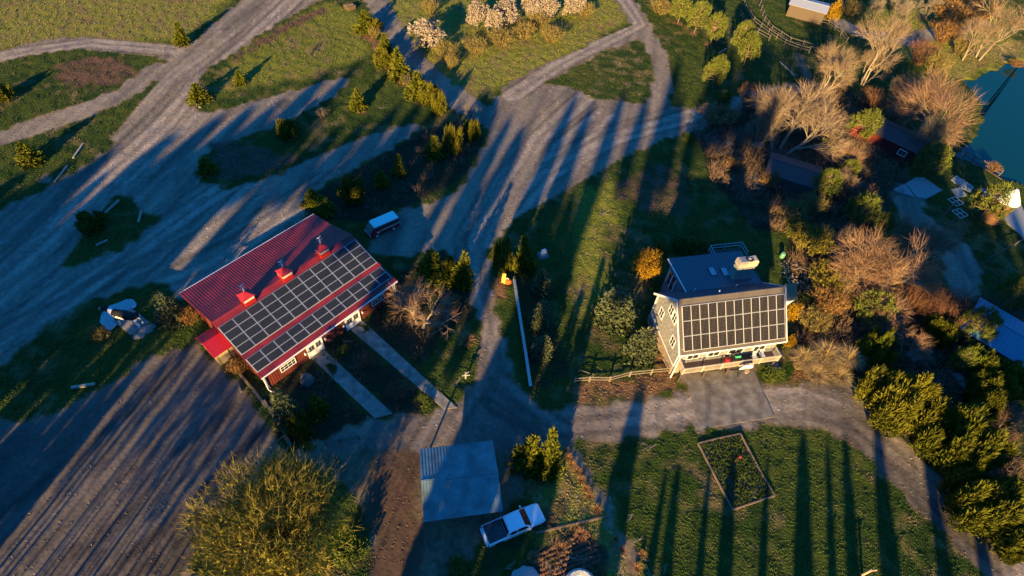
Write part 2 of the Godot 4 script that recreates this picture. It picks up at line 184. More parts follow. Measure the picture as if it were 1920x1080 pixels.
func make_outbuildings() -> void:
	var steel := mat("bare_steel_roof", 0.15, 0.225, 0.23, 0.5, 0.0, 0.1)
	var wood := mat("weathered_wood", 0.15, 0.105, 0.075, 0.9, 0, 1.5)
	var car := outbuilding("carport", "open carport with a pale blue-grey steel roof beside the pickup", "carport", Vector3(-3.15, 0, -21.5), 0.23, 3.6, 3.5, 2.65, 3.3, steel, null, 24)
	for x in [-3.3, 0.0, 3.3]:
		for z in [-3.2, 3.2]:
			var s := Shape.new()
			s.box(Vector3(x, 1.33, z), Vector3(0.16, 2.66, 0.16))
			part("post", s, wood, car)
	outbuilding("blue_roof_shed", "large shed with a plain blue roof at the right edge", "shed", Vector3(60.23, 3, -45.07) * Vector3(1, 0, 1), -0.73, 5.2, 3.6, 2.7, 3.6, mat("blue_steel_roof", 0.045, 0.13, 0.2, 0.55), mat("dim_red_wall", 0.12, 0.04, 0.03, 0.9, 0, 1.0), 20)
	var dk := mat("dark_brown_roof", 0.05, 0.034, 0.032, 0.8)
	var rs := outbuilding("red_shed", "low red shed with a dark roof among bare trees near the pond", "shed", Vector3(59.5, 2, -86.31) * Vector3(1, 0, 1), -0.7, 5.6, 2.9, 2.3, 3.2, dk, mat("shed_red", 0.2, 0.012, 0.01, 0.8, 0, 1.0), 20)
	pane_window(rs, Vector3(3.2, 1.3, 2.68), Basis(), 1.3, 1.0, 2, 1, mat("white_trim", 0.72, 0.7, 0.66, 0.6))
	var dr := Shape.new()
	dr.box(Vector3(-1.0, 1.0, 2.68), Vector3(1.4, 2.0, 0.06))
	part("door", dr, mat("shed_door", 0.16, 0.02, 0.015, 0.8), rs)
	outbuilding("brown_roof_shed", "shed with a dark brown slatted roof deep in the thicket", "shed", Vector3(40.43, 2, -73.71) * Vector3(1, 0, 1), -0.35, 3.9, 2.9, 2.3, 3.1, dk, mat("dark_wood_wall", 0.06, 0.045, 0.04, 0.9), 18)
	outbuilding("field_shed", "open wooden field shed with a grey roof at the top", "shed", Vector3(56.25, 2, -129.79) * Vector3(1, 0, 1), -0.38, 3.9, 2.6, 2.5, 3.0, mat("grey_steel_roof", 0.3, 0.31, 0.33, 0.6), wood, 18)
	# silo with a white cone roof
	var si := thing("round_silo", "round brick silo with a white ribbed cone roof by the pond", "silo", Vector3(69.79, 0, -69.61), 0.0)
	var b := Shape.new()
	b.lathe(Vector3.ZERO, [Vector2(1.35, 0), Vector2(1.35, 3.9), Vector2(0, 3.9)], 22)
	part("wall", b, mat("brick_orange", 0.26, 0.12, 0.05, 0.9, 0, 1.2), si)
	var co := Shape.new()
	co.lathe(Vector3(0, 3.85, 0), [Vector2(1.62, 0), Vector2(0.28, 1.75), Vector2(0.2, 1.95), Vector2(0, 2.0)], 22)
	for i in 18:
		var a := TAU * i / 18
		co.beam(Vector3(cos(a) * 1.62, 3.88, sin(a) * 1.62), Vector3(cos(a) * 0.3, 5.62, sin(a) * 0.3), 0.05, 0.05)
	part("cone_roof", co, mat("white_sheet", 0.62, 0.6, 0.56, 0.5), si)
	var aw := Shape.new()
	aw.box(Vector3(-1.6, 3.6, -1.5), Vector3(2.4, 0.08, 1.6), Basis(Vector3(1, 0, 0), 0.15))
	part("awning", aw, mat("awning_blue", 0.05, 0.12, 0.3, 0.7), si)


func make_protos() -> void:
	var k := Color(0.062, 0.075, 0.007)
	for i in 5:
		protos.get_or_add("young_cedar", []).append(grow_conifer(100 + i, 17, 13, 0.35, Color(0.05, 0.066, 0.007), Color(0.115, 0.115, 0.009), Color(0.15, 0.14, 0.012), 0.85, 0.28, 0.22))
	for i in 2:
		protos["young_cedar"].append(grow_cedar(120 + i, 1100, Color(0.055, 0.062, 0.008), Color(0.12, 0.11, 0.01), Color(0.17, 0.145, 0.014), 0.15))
	for i in 4:
		protos.get_or_add("blue_spruce", []).append(grow_conifer(200 + i, 20, 20, 0.6, Color(0.05, 0.068, 0.035), Color(0.1, 0.115, 0.05), Color(0.16, 0.165, 0.07), 0.55, 0.12, 0.15))
	for i in 3:
		var dim: float = [1.0, 0.8, 0.9][i]
		protos.get_or_add("big_cedar", []).append(grow_cedar(300 + i, 6000, Color(0.055, 0.07, 0.009) * dim, Color(0.14 - 0.03 * i, 0.125, 0.012) * dim, Color(0.2, 0.175, 0.018) * dim, 0.1))
		protos.get_or_add("pine_tree", []).append(grow_pine(400 + i, 95, Color(0.045, 0.07, 0.014), Color(0.1, 0.12, 0.018), Color(0.17, 0.17, 0.03)))
	var tan0 := Color(0.2, 0.14, 0.09)
	var tan1 := Color(0.28, 0.2, 0.13)
	var br := Color(0.27, 0.21, 0.15)
	for i in 3:
		protos.get_or_add("bare_round", []).append(grow_bare(500 + i, {"bark": br, "trunk": 0.3, "rad": 0.026, "depth": 4, "kids": 3.35, "fork": 0.62, "ratio": 0.72, "bend": 0.1, "lift": 0.04, "twigs": 3, "twig_len": 0.2, "twig_w": 0.0024, "twig_spread": 0.45, "c0": tan0 if i != 1 else Color(0.2, 0.115, 0.07), "c1": tan1 if i != 1 else Color(0.27, 0.165, 0.105), "stems": 3, "lean": 0.35}))
		protos.get_or_add("bare_tall", []).append(grow_bare(520 + i, {"bark": br, "trunk": 0.5, "rad": 0.02, "depth": 4, "kids": 3.3, "fork": 0.6, "ratio": 0.62, "bend": 0.1, "lift": 0.06, "twigs": 3, "twig_len": 0.2, "twig_w": 0.0024, "twig_spread": 0.4, "c0": tan0, "c1": tan1, "stems": 2, "lean": 0.25}))
		protos.get_or_add("bare_wide", []).append(grow_bare(540 + i, {"bark": br, "trunk": 0.22, "rad": 0.03, "depth": 4, "kids": 3.15, "fork": 0.9, "ratio": 0.8, "bend": 0.14, "lift": 0.02, "twigs": 3, "twig_len": 0.18, "twig_w": 0.003, "twig_spread": 0.45, "c0": Color(0.2, 0.11, 0.065), "c1": Color(0.27, 0.17, 0.11), "stems": 2, "lean": 0.3}))
		protos.get_or_add("blossom_tree", []).append(grow_bare(560 + i, {"bark": Color(0.12, 0.09, 0.07), "trunk": 0.26, "rad": 0.018, "depth": 3, "kids": 4.2, "fork": 0.75, "ratio": 0.75, "bend": 0.15, "lift": 0.08, "twigs": 6, "twig_len": 0.16, "twig_w": 0.004, "twig_spread": 0.6, "c0": tan0, "c1": tan1, "bloom": 0.6, "b0": Color(0.2, 0.155, 0.12), "b1": Color(0.34, 0.28, 0.23)}))
		protos.get_or_add("orchard_tree", []).append(grow_bare(580 + i, {"bark": Color(0.14, 0.11, 0.09), "trunk": 0.3, "rad": 0.018, "depth": 3, "kids": 4.2, "fork": 0.65, "ratio": 0.75, "bend": 0.15, "lift": 0.12, "twigs": 6, "twig_len": 0.16, "twig_w": 0.0035, "twig_spread": 0.5, "c0": Color(0.2, 0.16, 0.12), "c1": Color(0.27, 0.22, 0.16)}))
		protos.get_or_add("tan_shrub", []).append(grow_stems(600 + i, 70, Color(0.16, 0.115, 0.045), Color(0.22, 0.16, 0.055), 0.8, 0.008, 0.25, Color(0.16, 0.13, 0.03), Color(0.2, 0.16, 0.05)))
		protos.get_or_add("red_shrub", []).append(grow_stems(620 + i, 80, Color(0.16, 0.075, 0.045), Color(0.24, 0.115, 0.06), 0.75, 0.007))
		protos.get_or_add("orange_shrub", []).append(grow_stems(640 + i, 80, Color(0.15, 0.085, 0.04), Color(0.23, 0.125, 0.05), 0.8, 0.008, 0.25, Color(0.19, 0.1, 0.03), Color(0.24, 0.13, 0.04)))
		protos.get_or_add("dead_shrub", []).append(grow_stems(660 + i, 40, Color(0.1, 0.08, 0.07), Color(0.17, 0.13, 0.11), 0.8, 0.008))
		protos.get_or_add("olive_shrub", []).append(grow_stems(680 + i, 80, Color(0.13, 0.1, 0.03), Color(0.2, 0.15, 0.04), 0.75, 0.008, 0.7, Color(0.12, 0.11, 0.015), Color(0.2, 0.15, 0.02)))
		protos.get_or_add("yellow_shrub", []).append(grow_leafy(700 + i, 1800, Color(0.24, 0.12, 0.008), Color(0.34, 0.2, 0.01), 0.1))
		protos.get_or_add("fire_shrub", []).append(grow_stems(710 + i, 130, Color(0.2, 0.1, 0.02), Color(0.3, 0.16, 0.02), 0.6, 0.007, 0.9, Color(0.24, 0.12, 0.008), Color(0.36, 0.21, 0.01), 0.055))
		protos.get_or_add("leafy_shrub", []).append(grow_leafy(720 + i, 1500, Color(0.035, 0.06, 0.01), Color(0.09, 0.11, 0.016), 0.11))
		protos.get_or_add("grass_clump", []).append(grow_grass(740 + i, 170, Color(0.22, 0.1, 0.04), Color(0.34, 0.18, 0.07), 1.0, 0.03))
		protos.get_or_add("reed_clump", []).append(grow_grass(760 + i, 700, Color(0.24, 0.16, 0.07), Color(0.36, 0.25, 0.11), 1.0, 0.014))
	protos["greening_tree"] = [grow_stems(801, 460, Color(0.18, 0.145, 0.03), Color(0.3, 0.23, 0.05), 1.15, 0.0045, 0.45, Color(0.1, 0.1, 0.012), Color(0.21, 0.18, 0.02), 0.04)]
	for i in 3:
		protos.get_or_add("tall_wood", []).append(grow_tall(820 + i, 0.44, 1500))
		protos.get_or_add("tall_full", []).append(grow_tall(840 + i, 0.03, 1800))
		protos.get_or_add("tall_mid", []).append(grow_tall(860 + i, 0.67, 1400))
		protos.get_or_add("tall_top", []).append(grow_tall(880 + i, 0.84, 1200))
		protos.get_or_add("tall_trunk", []).append(grow_tall(900 + i, 0.66, 60))


func plant_trees() -> void:
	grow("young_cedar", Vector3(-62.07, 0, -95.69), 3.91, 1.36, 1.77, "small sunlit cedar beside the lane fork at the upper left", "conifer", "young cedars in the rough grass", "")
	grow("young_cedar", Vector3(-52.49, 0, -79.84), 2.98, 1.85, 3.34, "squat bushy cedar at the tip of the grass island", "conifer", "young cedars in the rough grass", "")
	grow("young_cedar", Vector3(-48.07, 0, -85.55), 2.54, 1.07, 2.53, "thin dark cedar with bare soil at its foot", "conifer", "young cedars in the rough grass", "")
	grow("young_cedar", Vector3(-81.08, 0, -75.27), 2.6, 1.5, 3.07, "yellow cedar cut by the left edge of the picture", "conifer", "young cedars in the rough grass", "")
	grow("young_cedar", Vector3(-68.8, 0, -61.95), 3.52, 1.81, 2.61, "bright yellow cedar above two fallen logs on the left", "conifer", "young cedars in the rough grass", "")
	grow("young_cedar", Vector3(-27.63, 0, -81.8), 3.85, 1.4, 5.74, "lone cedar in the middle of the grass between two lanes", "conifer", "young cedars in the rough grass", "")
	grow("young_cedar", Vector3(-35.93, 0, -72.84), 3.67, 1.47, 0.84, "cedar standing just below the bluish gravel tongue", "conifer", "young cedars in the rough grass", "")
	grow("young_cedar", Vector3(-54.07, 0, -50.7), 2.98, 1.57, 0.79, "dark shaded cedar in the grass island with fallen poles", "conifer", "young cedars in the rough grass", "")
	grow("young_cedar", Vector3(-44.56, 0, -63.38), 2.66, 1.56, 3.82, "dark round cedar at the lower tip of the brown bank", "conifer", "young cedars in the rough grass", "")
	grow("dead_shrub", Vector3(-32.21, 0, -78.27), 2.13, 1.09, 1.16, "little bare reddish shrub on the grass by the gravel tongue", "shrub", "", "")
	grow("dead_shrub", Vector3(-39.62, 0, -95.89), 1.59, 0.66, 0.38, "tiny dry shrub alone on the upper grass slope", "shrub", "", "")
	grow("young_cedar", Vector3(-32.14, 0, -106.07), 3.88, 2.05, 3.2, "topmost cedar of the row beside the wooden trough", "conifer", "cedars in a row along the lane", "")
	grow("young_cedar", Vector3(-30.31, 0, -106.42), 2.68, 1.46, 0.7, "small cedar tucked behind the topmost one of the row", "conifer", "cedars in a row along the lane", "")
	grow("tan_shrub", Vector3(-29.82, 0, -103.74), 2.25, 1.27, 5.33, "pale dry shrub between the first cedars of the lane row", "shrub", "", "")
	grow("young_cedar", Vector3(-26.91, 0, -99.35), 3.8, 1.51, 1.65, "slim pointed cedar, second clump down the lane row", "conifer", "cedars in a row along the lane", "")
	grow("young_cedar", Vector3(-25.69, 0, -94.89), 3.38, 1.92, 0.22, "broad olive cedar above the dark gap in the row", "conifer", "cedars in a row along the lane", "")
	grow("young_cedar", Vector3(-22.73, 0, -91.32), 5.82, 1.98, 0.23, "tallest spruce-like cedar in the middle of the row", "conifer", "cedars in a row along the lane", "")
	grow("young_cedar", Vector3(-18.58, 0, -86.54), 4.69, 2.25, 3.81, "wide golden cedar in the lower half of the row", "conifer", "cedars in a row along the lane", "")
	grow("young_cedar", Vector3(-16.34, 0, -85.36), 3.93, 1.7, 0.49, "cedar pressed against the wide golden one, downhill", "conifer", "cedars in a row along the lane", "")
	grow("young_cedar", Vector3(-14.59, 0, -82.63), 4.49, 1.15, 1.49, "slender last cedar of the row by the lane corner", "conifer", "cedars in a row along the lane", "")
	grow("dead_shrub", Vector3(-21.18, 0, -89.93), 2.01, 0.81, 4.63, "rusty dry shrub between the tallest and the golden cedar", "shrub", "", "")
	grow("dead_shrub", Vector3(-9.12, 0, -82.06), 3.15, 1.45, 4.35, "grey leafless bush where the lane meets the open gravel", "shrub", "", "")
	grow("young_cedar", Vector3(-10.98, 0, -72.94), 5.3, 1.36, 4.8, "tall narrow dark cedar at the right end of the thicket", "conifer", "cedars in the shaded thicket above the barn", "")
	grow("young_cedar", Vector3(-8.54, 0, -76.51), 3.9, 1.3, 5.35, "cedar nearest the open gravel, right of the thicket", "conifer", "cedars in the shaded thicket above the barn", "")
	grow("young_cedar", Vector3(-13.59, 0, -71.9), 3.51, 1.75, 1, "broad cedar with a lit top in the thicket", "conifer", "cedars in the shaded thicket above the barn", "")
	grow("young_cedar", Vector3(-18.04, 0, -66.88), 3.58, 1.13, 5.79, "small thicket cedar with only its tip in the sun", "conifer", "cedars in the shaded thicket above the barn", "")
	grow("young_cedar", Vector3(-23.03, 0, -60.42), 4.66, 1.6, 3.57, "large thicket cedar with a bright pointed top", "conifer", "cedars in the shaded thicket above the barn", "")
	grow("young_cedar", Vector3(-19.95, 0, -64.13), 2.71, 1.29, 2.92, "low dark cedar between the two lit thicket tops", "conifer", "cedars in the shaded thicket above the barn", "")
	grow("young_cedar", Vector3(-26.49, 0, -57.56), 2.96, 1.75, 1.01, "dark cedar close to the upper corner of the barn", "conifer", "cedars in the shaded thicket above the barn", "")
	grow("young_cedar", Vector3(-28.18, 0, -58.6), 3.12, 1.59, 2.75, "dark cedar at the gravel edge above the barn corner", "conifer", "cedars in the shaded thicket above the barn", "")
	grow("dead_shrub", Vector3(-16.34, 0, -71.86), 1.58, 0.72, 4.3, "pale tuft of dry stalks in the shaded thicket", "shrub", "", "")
	grow("young_cedar", Vector3(-6.3, 0, -47.42), 5.74, 1.51, 4.82, "tall cedar at the lane corner right of the barn", "conifer", "", "")
	grow("young_cedar", Vector3(-10.02, 0, -48), 5.14, 2.09, 4.89, "wide dark cedar behind the spreading bare tree", "conifer", "", "")
	grow("young_cedar", Vector3(-8.01, 0, -48.08), 4.21, 1.45, 4.87, "dark cedar squeezed between two taller ones by the lane", "conifer", "", "")
	grow("young_cedar", Vector3(-1.52, 0, -50.35), 5.5, 1.47, 3.58, "bushy cedar standing right behind the yellow board", "conifer", "", "")
	grow("young_cedar", Vector3(1.28, 0, -50.71), 6.59, 1.47, 1.35, "tall yellowish cedar to the right of the yellow board", "conifer", "", "")
	grow("bare_wide", Vector3(-10.21, 0, -40.69), 6.5, 4.52, 6.21, "wide spreading bare tree at the right end of the barn", "bare tree", "", "")
	grow("orange_shrub", Vector3(-7, 0, -43.83), 1.6, 1.28, 0.93, "rusty low shrub between bare tree and lane", "shrub", "", "")
	grow("grass_clump", Vector3(-4.67, 0, -38.54), 1.5, 1.35, 6.03, "fountain of dry brown grass beside the lane", "ornamental grass", "", "")
	grow("blue_spruce", Vector3(3.71, 0, -47.29), 4.73, 1.44, 2.62, "small dim blue spruce beside the top of the long rail", "spruce", "blue spruces left of the house", "")
	grow("blue_spruce", Vector3(3.74, 0, -42.18), 4.78, 1.68, 0.24, "middle blue spruce beside the long grey rail", "spruce", "blue spruces left of the house", "")
	grow("blue_spruce", Vector3(4.11, 0, -38.12), 4.34, 1.47, 5.38, "lowest blue spruce beside the long grey rail", "spruce", "blue spruces left of the house", "")
	grow("blue_spruce", Vector3(12.59, 0, -44.04), 6.75, 2.85, 4.46, "largest blue spruce, alone on the lit strip of lawn", "spruce", "blue spruces left of the house", "")
	grow("blue_spruce", Vector3(15.44, 0, -39.28), 5.25, 2.08, 5.82, "blue spruce near the pale gable wall", "spruce", "blue spruces left of the house", "")
	grow("fire_shrub", Vector3(16.93, 0, -51.53), 4.2, 2.16, 1.56, "fiery orange-yellow shrub behind the house corner", "shrub", "", "")
	grow("leafy_shrub", Vector3(19.45, 0, -55.88), 2, 1.63, 5.2, "first hedge shrub beside the fiery orange bush", "shrub", "dark shrubs in the hedge behind the house", "")
	grow("leafy_shrub", Vector3(21.84, 0, -56.98), 2, 1.79, 5.79, "hedge shrub left above the blue roof edge", "shrub", "dark shrubs in the hedge behind the house", "")
	grow("leafy_shrub", Vector3(24.43, 0, -57.63), 2, 1.8, 4.89, "hedge shrub above the middle of the blue roof", "shrub", "dark shrubs in the hedge behind the house", "")
	grow("leafy_shrub", Vector3(26.97, 0, -57.67), 2, 1.65, 5.43, "last hedge shrub beside the railed platform", "shrub", "dark shrubs in the hedge behind the house", "")
	grow("blue_spruce", Vector3(-38.65, 0, -37.86), 4.73, 1.83, 0.7, "yellow-green spruce between the cow statue and the barn", "spruce", "", "")
	grow("orange_shrub", Vector3(-36.43, 0, -37.93), 2, 1.34, 4.26, "orange leafless bush against the barn gable", "shrub", "", "")
	grow("orange_shrub", Vector3(-28.45, 0, -32.07), 2.2, 1.26, 3.83, "rust coloured bush beside the little annexe", "shrub", "", "")
	grow("tan_shrub", Vector3(-44.78, 0, -34.17), 2.91, 1.17, 2.51, "low twiggy shrub at the left foot of the cow slab", "shrub", "", "")
	grow("blue_spruce", Vector3(-21.31, 0, -26.9), 6.41, 1.83, 4.98, "bluish spruce below the left barn door walk", "spruce", "", "")
	grow("young_cedar", Vector3(-19.86, 0, -25.38), 4, 1.3, 3.62, "yellowish cedar just below the bluish spruce", "conifer", "", "")
	grow("young_cedar", Vector3(-18.76, 0, -28.09), 3.78, 1.14, 4.01, "small cedar left of the first concrete walk", "conifer", "", "")
	grow("leafy_shrub", Vector3(-18.9, 0, -33.23), 1.2, 0.76, 1.62, "small green shrub against the first concrete walk", "shrub", "", "")
	grow("leafy_shrub", Vector3(-18.24, 0, -35.71), 1.3, 0.9, 0.11, "green and orange shrub between the two barn doors", "shrub", "", "")
	grow("red_shrub", Vector3(-15.46, 0, -34.48), 1.7, 1.35, 2.29, "wine red leafless shrub between the two concrete walks", "shrub", "", "")
	grow("red_shrub", Vector3(-11.35, 0, -31.31), 1.5, 1.26, 2.32, "dim reddish shrub low between the two walks", "shrub", "", "")
	grow("leafy_shrub", Vector3(-8.17, 0, -30.42), 0.9, 1.14, 1.24, "green plants at the end of the right concrete walk", "shrub", "", "")
	grow("leafy_shrub", Vector3(-18.76, 0, -24.26), 1, 0.91, 2.58, "pale green shrub beside the yard gate", "shrub", "", "")
	grow("greening_tree", Vector3(-18.86, 0, -15.16), 9, 6.64, 5.92, "great round tree with budding yellow-green branches at the bottom", "tree", "", "")
	grow("leafy_shrub", Vector3(-12.51, 0, -15.17), 2.2, 2.15, 0.69, "green shrub growing on the right flank of the great tree", "shrub", "", "")
	grow("leafy_shrub", Vector3(-2.19, 0, -14.04), 1.6, 1.56, 1.82, "bright green bush at the bottom edge below the carport", "shrub", "", "")
	grow("young_cedar", Vector3(3.08, 0, -24.64), 7.02, 1.65, 3.56, "dark cedar at the upper right corner of the carport", "conifer", "", "")
	grow("young_cedar", Vector3(5.42, 0, -24.32), 8.68, 1.38, 3.49, "cedar with a sunlit right side beside the grass clumps", "conifer", "", "")
	grow("grass_clump", Vector3(7.06, 0, -26.41), 0.75, 0.55, 0.1, "topmost orange grass clump in the slanting row beside the lawn", "ornamental grass", "orange grass clumps along the garden edge", "")
	grow("grass_clump", Vector3(7.4, 0, -25.7), 0.75, 0.6, 4.56, "second orange grass clump in the slanting row beside the lawn", "ornamental grass", "orange grass clumps along the garden edge", "")
	grow("grass_clump", Vector3(7.73, 0, -25.05), 0.75, 0.59, 3.16, "third orange grass clump in the slanting row beside the lawn", "ornamental grass", "orange grass clumps along the garden edge", "")
	grow("grass_clump", Vector3(8.33, 0, -24.38), 0.75, 0.64, 4.57, "fourth orange grass clump in the slanting row beside the lawn", "ornamental grass", "orange grass clumps along the garden edge", "")
	grow("grass_clump", Vector3(8.71, 0, -23.49), 0.75, 0.69, 1.3, "fifth orange grass clump in the slanting row beside the lawn", "ornamental grass", "orange grass clumps along the garden edge", "")
	grow("grass_clump", Vector3(9.13, 0, -22.67), 0.75, 0.63, 4.12, "sixth orange grass clump in the slanting row beside the lawn", "ornamental grass", "orange grass clumps along the garden edge", "")
	grow("grass_clump", Vector3(9.55, 0, -21.96), 0.75, 0.63, 4.9, "seventh orange grass clump in the slanting row beside the lawn", "ornamental grass", "orange grass clumps along the garden edge", "")
	grow("grass_clump", Vector3(10.27, 0, -20.73), 0.75, 0.72, 1.64, "eighth orange grass clump in the slanting row beside the lawn", "ornamental grass", "orange grass clumps along the garden edge", "")
	grow("grass_clump", Vector3(4.48, 0, -20.69), 0.75, 0.51, 2.54, "orange grass clump in front of the pickup truck", "ornamental grass", "orange grass clumps along the garden edge", "")
	grow("grass_clump", Vector3(8.72, 0, -18.35), 0.7, 0.85, 0.97, "orange clump above the furrowed soil bed", "ornamental grass", "orange grass clumps along the garden edge", "")
	grow("grass_clump", Vector3(6.75, 0, -16.82), 0.7, 0.99, 3.5, "orange clump on the edge of the furrowed soil bed", "ornamental grass", "orange grass clumps along the garden edge", "")
	grow("grass_clump", Vector3(4.32, 0, -15.81), 0.7, 0.83, 3.75, "dim orange clump at the left end of the soil bed", "ornamental grass", "orange grass clumps along the garden edge", "")
	grow("grass_clump", Vector3(11.99, 0, -18.17), 0.7, 0.6, 5.73, "small orange clump right of the cobbled strip", "ornamental grass", "orange grass clumps along the garden edge", "")
	grow("grass_clump", Vector3(12.6, 0, -17.18), 0.7, 0.59, 6.2, "orange clump halfway down the right garden strip", "ornamental grass", "orange grass clumps along the garden edge", "")
	grow("grass_clump", Vector3(13.86, 0, -15.76), 0.7, 0.68, 4.58, "lowest orange clump by the bottom edge", "ornamental grass", "orange grass clumps along the garden edge", "")
	grow("grass_clump", Vector3(14.43, 0, -16.97), 0.7, 0.54, 5.36, "orange clump on the lawn side of the strip", "ornamental grass", "orange grass clumps along the garden edge", "")
	grow("yellow_shrub", Vector3(34.5, 0, -46.12), 3.4, 1.17, 5.3, "tall yellow shrub against the right end of the house", "shrub", "", "")
	grow("yellow_shrub", Vector3(33.66, 0, -42.63), 2, 0.82, 0.59, "lower amber shrub under the right house corner", "shrub", "", "")
	grow("leafy_shrub", Vector3(30.75, 0, -38.4), 1.5, 1.71, 4.85, "dark green bush at the right end of the deck", "shrub", "", "")
	grow("reed_clump", Vector3(34.2, 0, -39.86), 2.6, 1.97, 3.33, "pale reed clump nearest the house", "reeds", "pale dry reeds right of the house", "")
	grow("reed_clump", Vector3(36.97, 0, -40.58), 2.9, 2.29, 3.27, "tall pale reed clump in the middle of the thicket", "reeds", "pale dry reeds right of the house", "")
	grow("reed_clump", Vector3(39.83, 0, -40.72), 2.6, 2.05, 1.13, "pale reed clump closest to the round cedar", "reeds", "pale dry reeds right of the house", "")
	grow("reed_clump", Vector3(35.61, 0, -38.5), 1.8, 1.83, 3.33, "short reed clump leaning over the drive edge", "reeds", "pale dry reeds right of the house", "")
	grow("reed_clump", Vector3(38.46, 0, -38.6), 1.6, 1.71, 1.23, "short pale reeds at the bend of the drive", "reeds", "pale dry reeds right of the house", "")
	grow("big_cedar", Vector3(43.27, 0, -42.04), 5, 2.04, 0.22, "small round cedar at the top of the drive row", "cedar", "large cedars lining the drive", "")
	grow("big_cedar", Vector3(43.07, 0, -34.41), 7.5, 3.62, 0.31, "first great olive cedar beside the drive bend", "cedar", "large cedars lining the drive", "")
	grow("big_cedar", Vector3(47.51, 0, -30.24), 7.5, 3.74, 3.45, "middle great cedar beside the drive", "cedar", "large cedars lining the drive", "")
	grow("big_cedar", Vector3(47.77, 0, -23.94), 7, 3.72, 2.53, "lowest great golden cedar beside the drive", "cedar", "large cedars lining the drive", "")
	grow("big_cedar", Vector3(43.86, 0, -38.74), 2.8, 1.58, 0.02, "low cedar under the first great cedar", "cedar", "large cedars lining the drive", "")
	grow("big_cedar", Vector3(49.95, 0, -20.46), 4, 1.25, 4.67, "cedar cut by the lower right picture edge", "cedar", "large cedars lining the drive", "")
	grow("bare_wide", Vector3(55.51, 0, -34.15), 4.5, 1.73, 2.69, "twisted pinkish bare tree at the right edge", "bare tree", "", "")
	grow("pine_tree", Vector3(28.33, 0, -120.91), 5.9, 2.24, 4.67, "leftmost pine with a pale trunk on the upper lawn", "pine", "young pines on the upper lawn", "")
	grow("pine_tree", Vector3(31.18, 0, -117.34), 6.1, 2.41, 6.17, "second pine with a pale trunk on the upper lawn", "pine", "young pines on the upper lawn", "")
	grow("pine_tree", Vector3(33.89, 0, -113.7), 6.07, 2.05, 2.64, "third pine with a visible trunk at the shade edge", "pine", "young pines on the upper lawn", "")
	grow("pine_tree", Vector3(39.04, 0, -111.25), 6, 2.03, 5.93, "rounded pine near the curved rail fence", "pine", "young pines on the upper lawn", "")
	grow("pine_tree", Vector3(39.36, 0, -107.07), 5.92, 2.18, 4.83, "pine nearest the outer end of the curved fence", "pine", "young pines on the upper lawn", "")
	grow("pine_tree", Vector3(32.13, 0, -97.89), 5.89, 2.25, 3.97, "lowest pine standing alone in dark shade", "pine", "young pines on the upper lawn", "")
	grow("leafy_shrub", Vector3(26.17, 0, -81.46), 1.5, 1.2, 5.17, "small green bush at the lane end above the bare thicket", "shrub", "", "")
	grow("bare_round", Vector3(52.46, 0, -100.4), 9, 5.14, 2.27, "dense round bare tree topmost in the thicket", "bare tree", "leafless trees in the thicket right of the lane", "")
	grow("bare_tall", Vector3(60.65, 0, -103.36), 13, 6.08, 2.71, "tall leaning bare tree with pale trunk above the thicket", "bare tree", "leafless trees in the thicket right of the lane", "")
	grow("bare_round", Vector3(67.42, 0, -88.61), 12, 7.91, 3.49, "broad bare tree at the pond shore", "bare tree", "leafless trees in the thicket right of the lane", "")
	grow("bare_tall", Vector3(88.53, 0, -118.41), 13, 5.61, 0.59, "tall bare tree at the upper right corner", "bare tree", "leafless trees in the thicket right of the lane", "")
	grow("bare_tall", Vector3(84.51, 0, -116.34), 9, 4.1, 4.53, "slanting bare tree on the bank above the pond", "bare tree", "leafless trees in the thicket right of the lane", "")
	grow("bare_round", Vector3(40.65, 0, -81.13), 11.5, 7.74, 4.64, "big tan bare tree in the left part of the thicket", "bare tree", "leafless trees in the thicket right of the lane", "")
	grow("red_shrub", Vector3(37.41, 0, -92.06), 5.5, 2.97, 0.26, "reddish many-stemmed tree on the thicket rim", "bare tree", "", "")
	grow("orange_shrub", Vector3(31.13, 0, -86.87), 3.6, 3.42, 2.3, "orange-tipped shrub mass beside the lane end", "shrub", "", "")
	grow("leafy_shrub", Vector3(32.34, 0, -90.4), 4.2, 1.61, 5.64, "lime green bush poking through the orange shrubs", "shrub", "", "")
	grow("red_shrub", Vector3(59.76, 0, -96.52), 4, 2.61, 2.44, "rust brown shrub between two pale bare trees", "shrub", "", "")
	grow("red_shrub", Vector3(63.92, 0, -94.65), 3.6, 2.3, 2.47, "brown shrub beside the pond-side bare tree", "shrub", "", "")
	grow("red_shrub", Vector3(74.67, 0, -113.94), 5, 3.08, 5.27, "brownish bare tree under the bank", "bare tree", "", "")
	grow("tan_shrub", Vector3(76.07, 0, -110.32), 5, 2.51, 4.62, "pale twiggy tree left of the grassy bank", "bare tree", "", "")
	grow("pine_tree", Vector3(54.7, 0, -86.52), 5.37, 2.54, 3.7, "dark green pine above the red shed", "pine", "", "")
	grow("pine_tree", Vector3(63.29, 0, -79.17), 5.15, 2.67, 1.09, "bright green pine beside the red shed", "pine", "", "")
	grow("pine_tree", Vector3(68.42, 0, -69.76), 5.72, 2.57, 3.08, "bright pine in front of the white cone roof", "pine", "", "")
	grow("pine_tree", Vector3(44.1, 0, -70.23), 5, 2.1, 5.7, "green pine below the dark brown roof", "pine", "", "")
	grow("pine_tree", Vector3(48.93, 0, -74.75), 4, 1.62, 5.48, "dim green pine between shed and brown roof", "pine", "", "")
	grow("pine_tree", Vector3(48.47, 0, -65.53), 5, 2.41, 4.52, "bluish pine beside the curved blue path", "pine", "", "")
	grow("pine_tree", Vector3(50.68, 0, -63.72), 4, 1.27, 4.54, "small pine tip over the blue path", "pine", "", "")
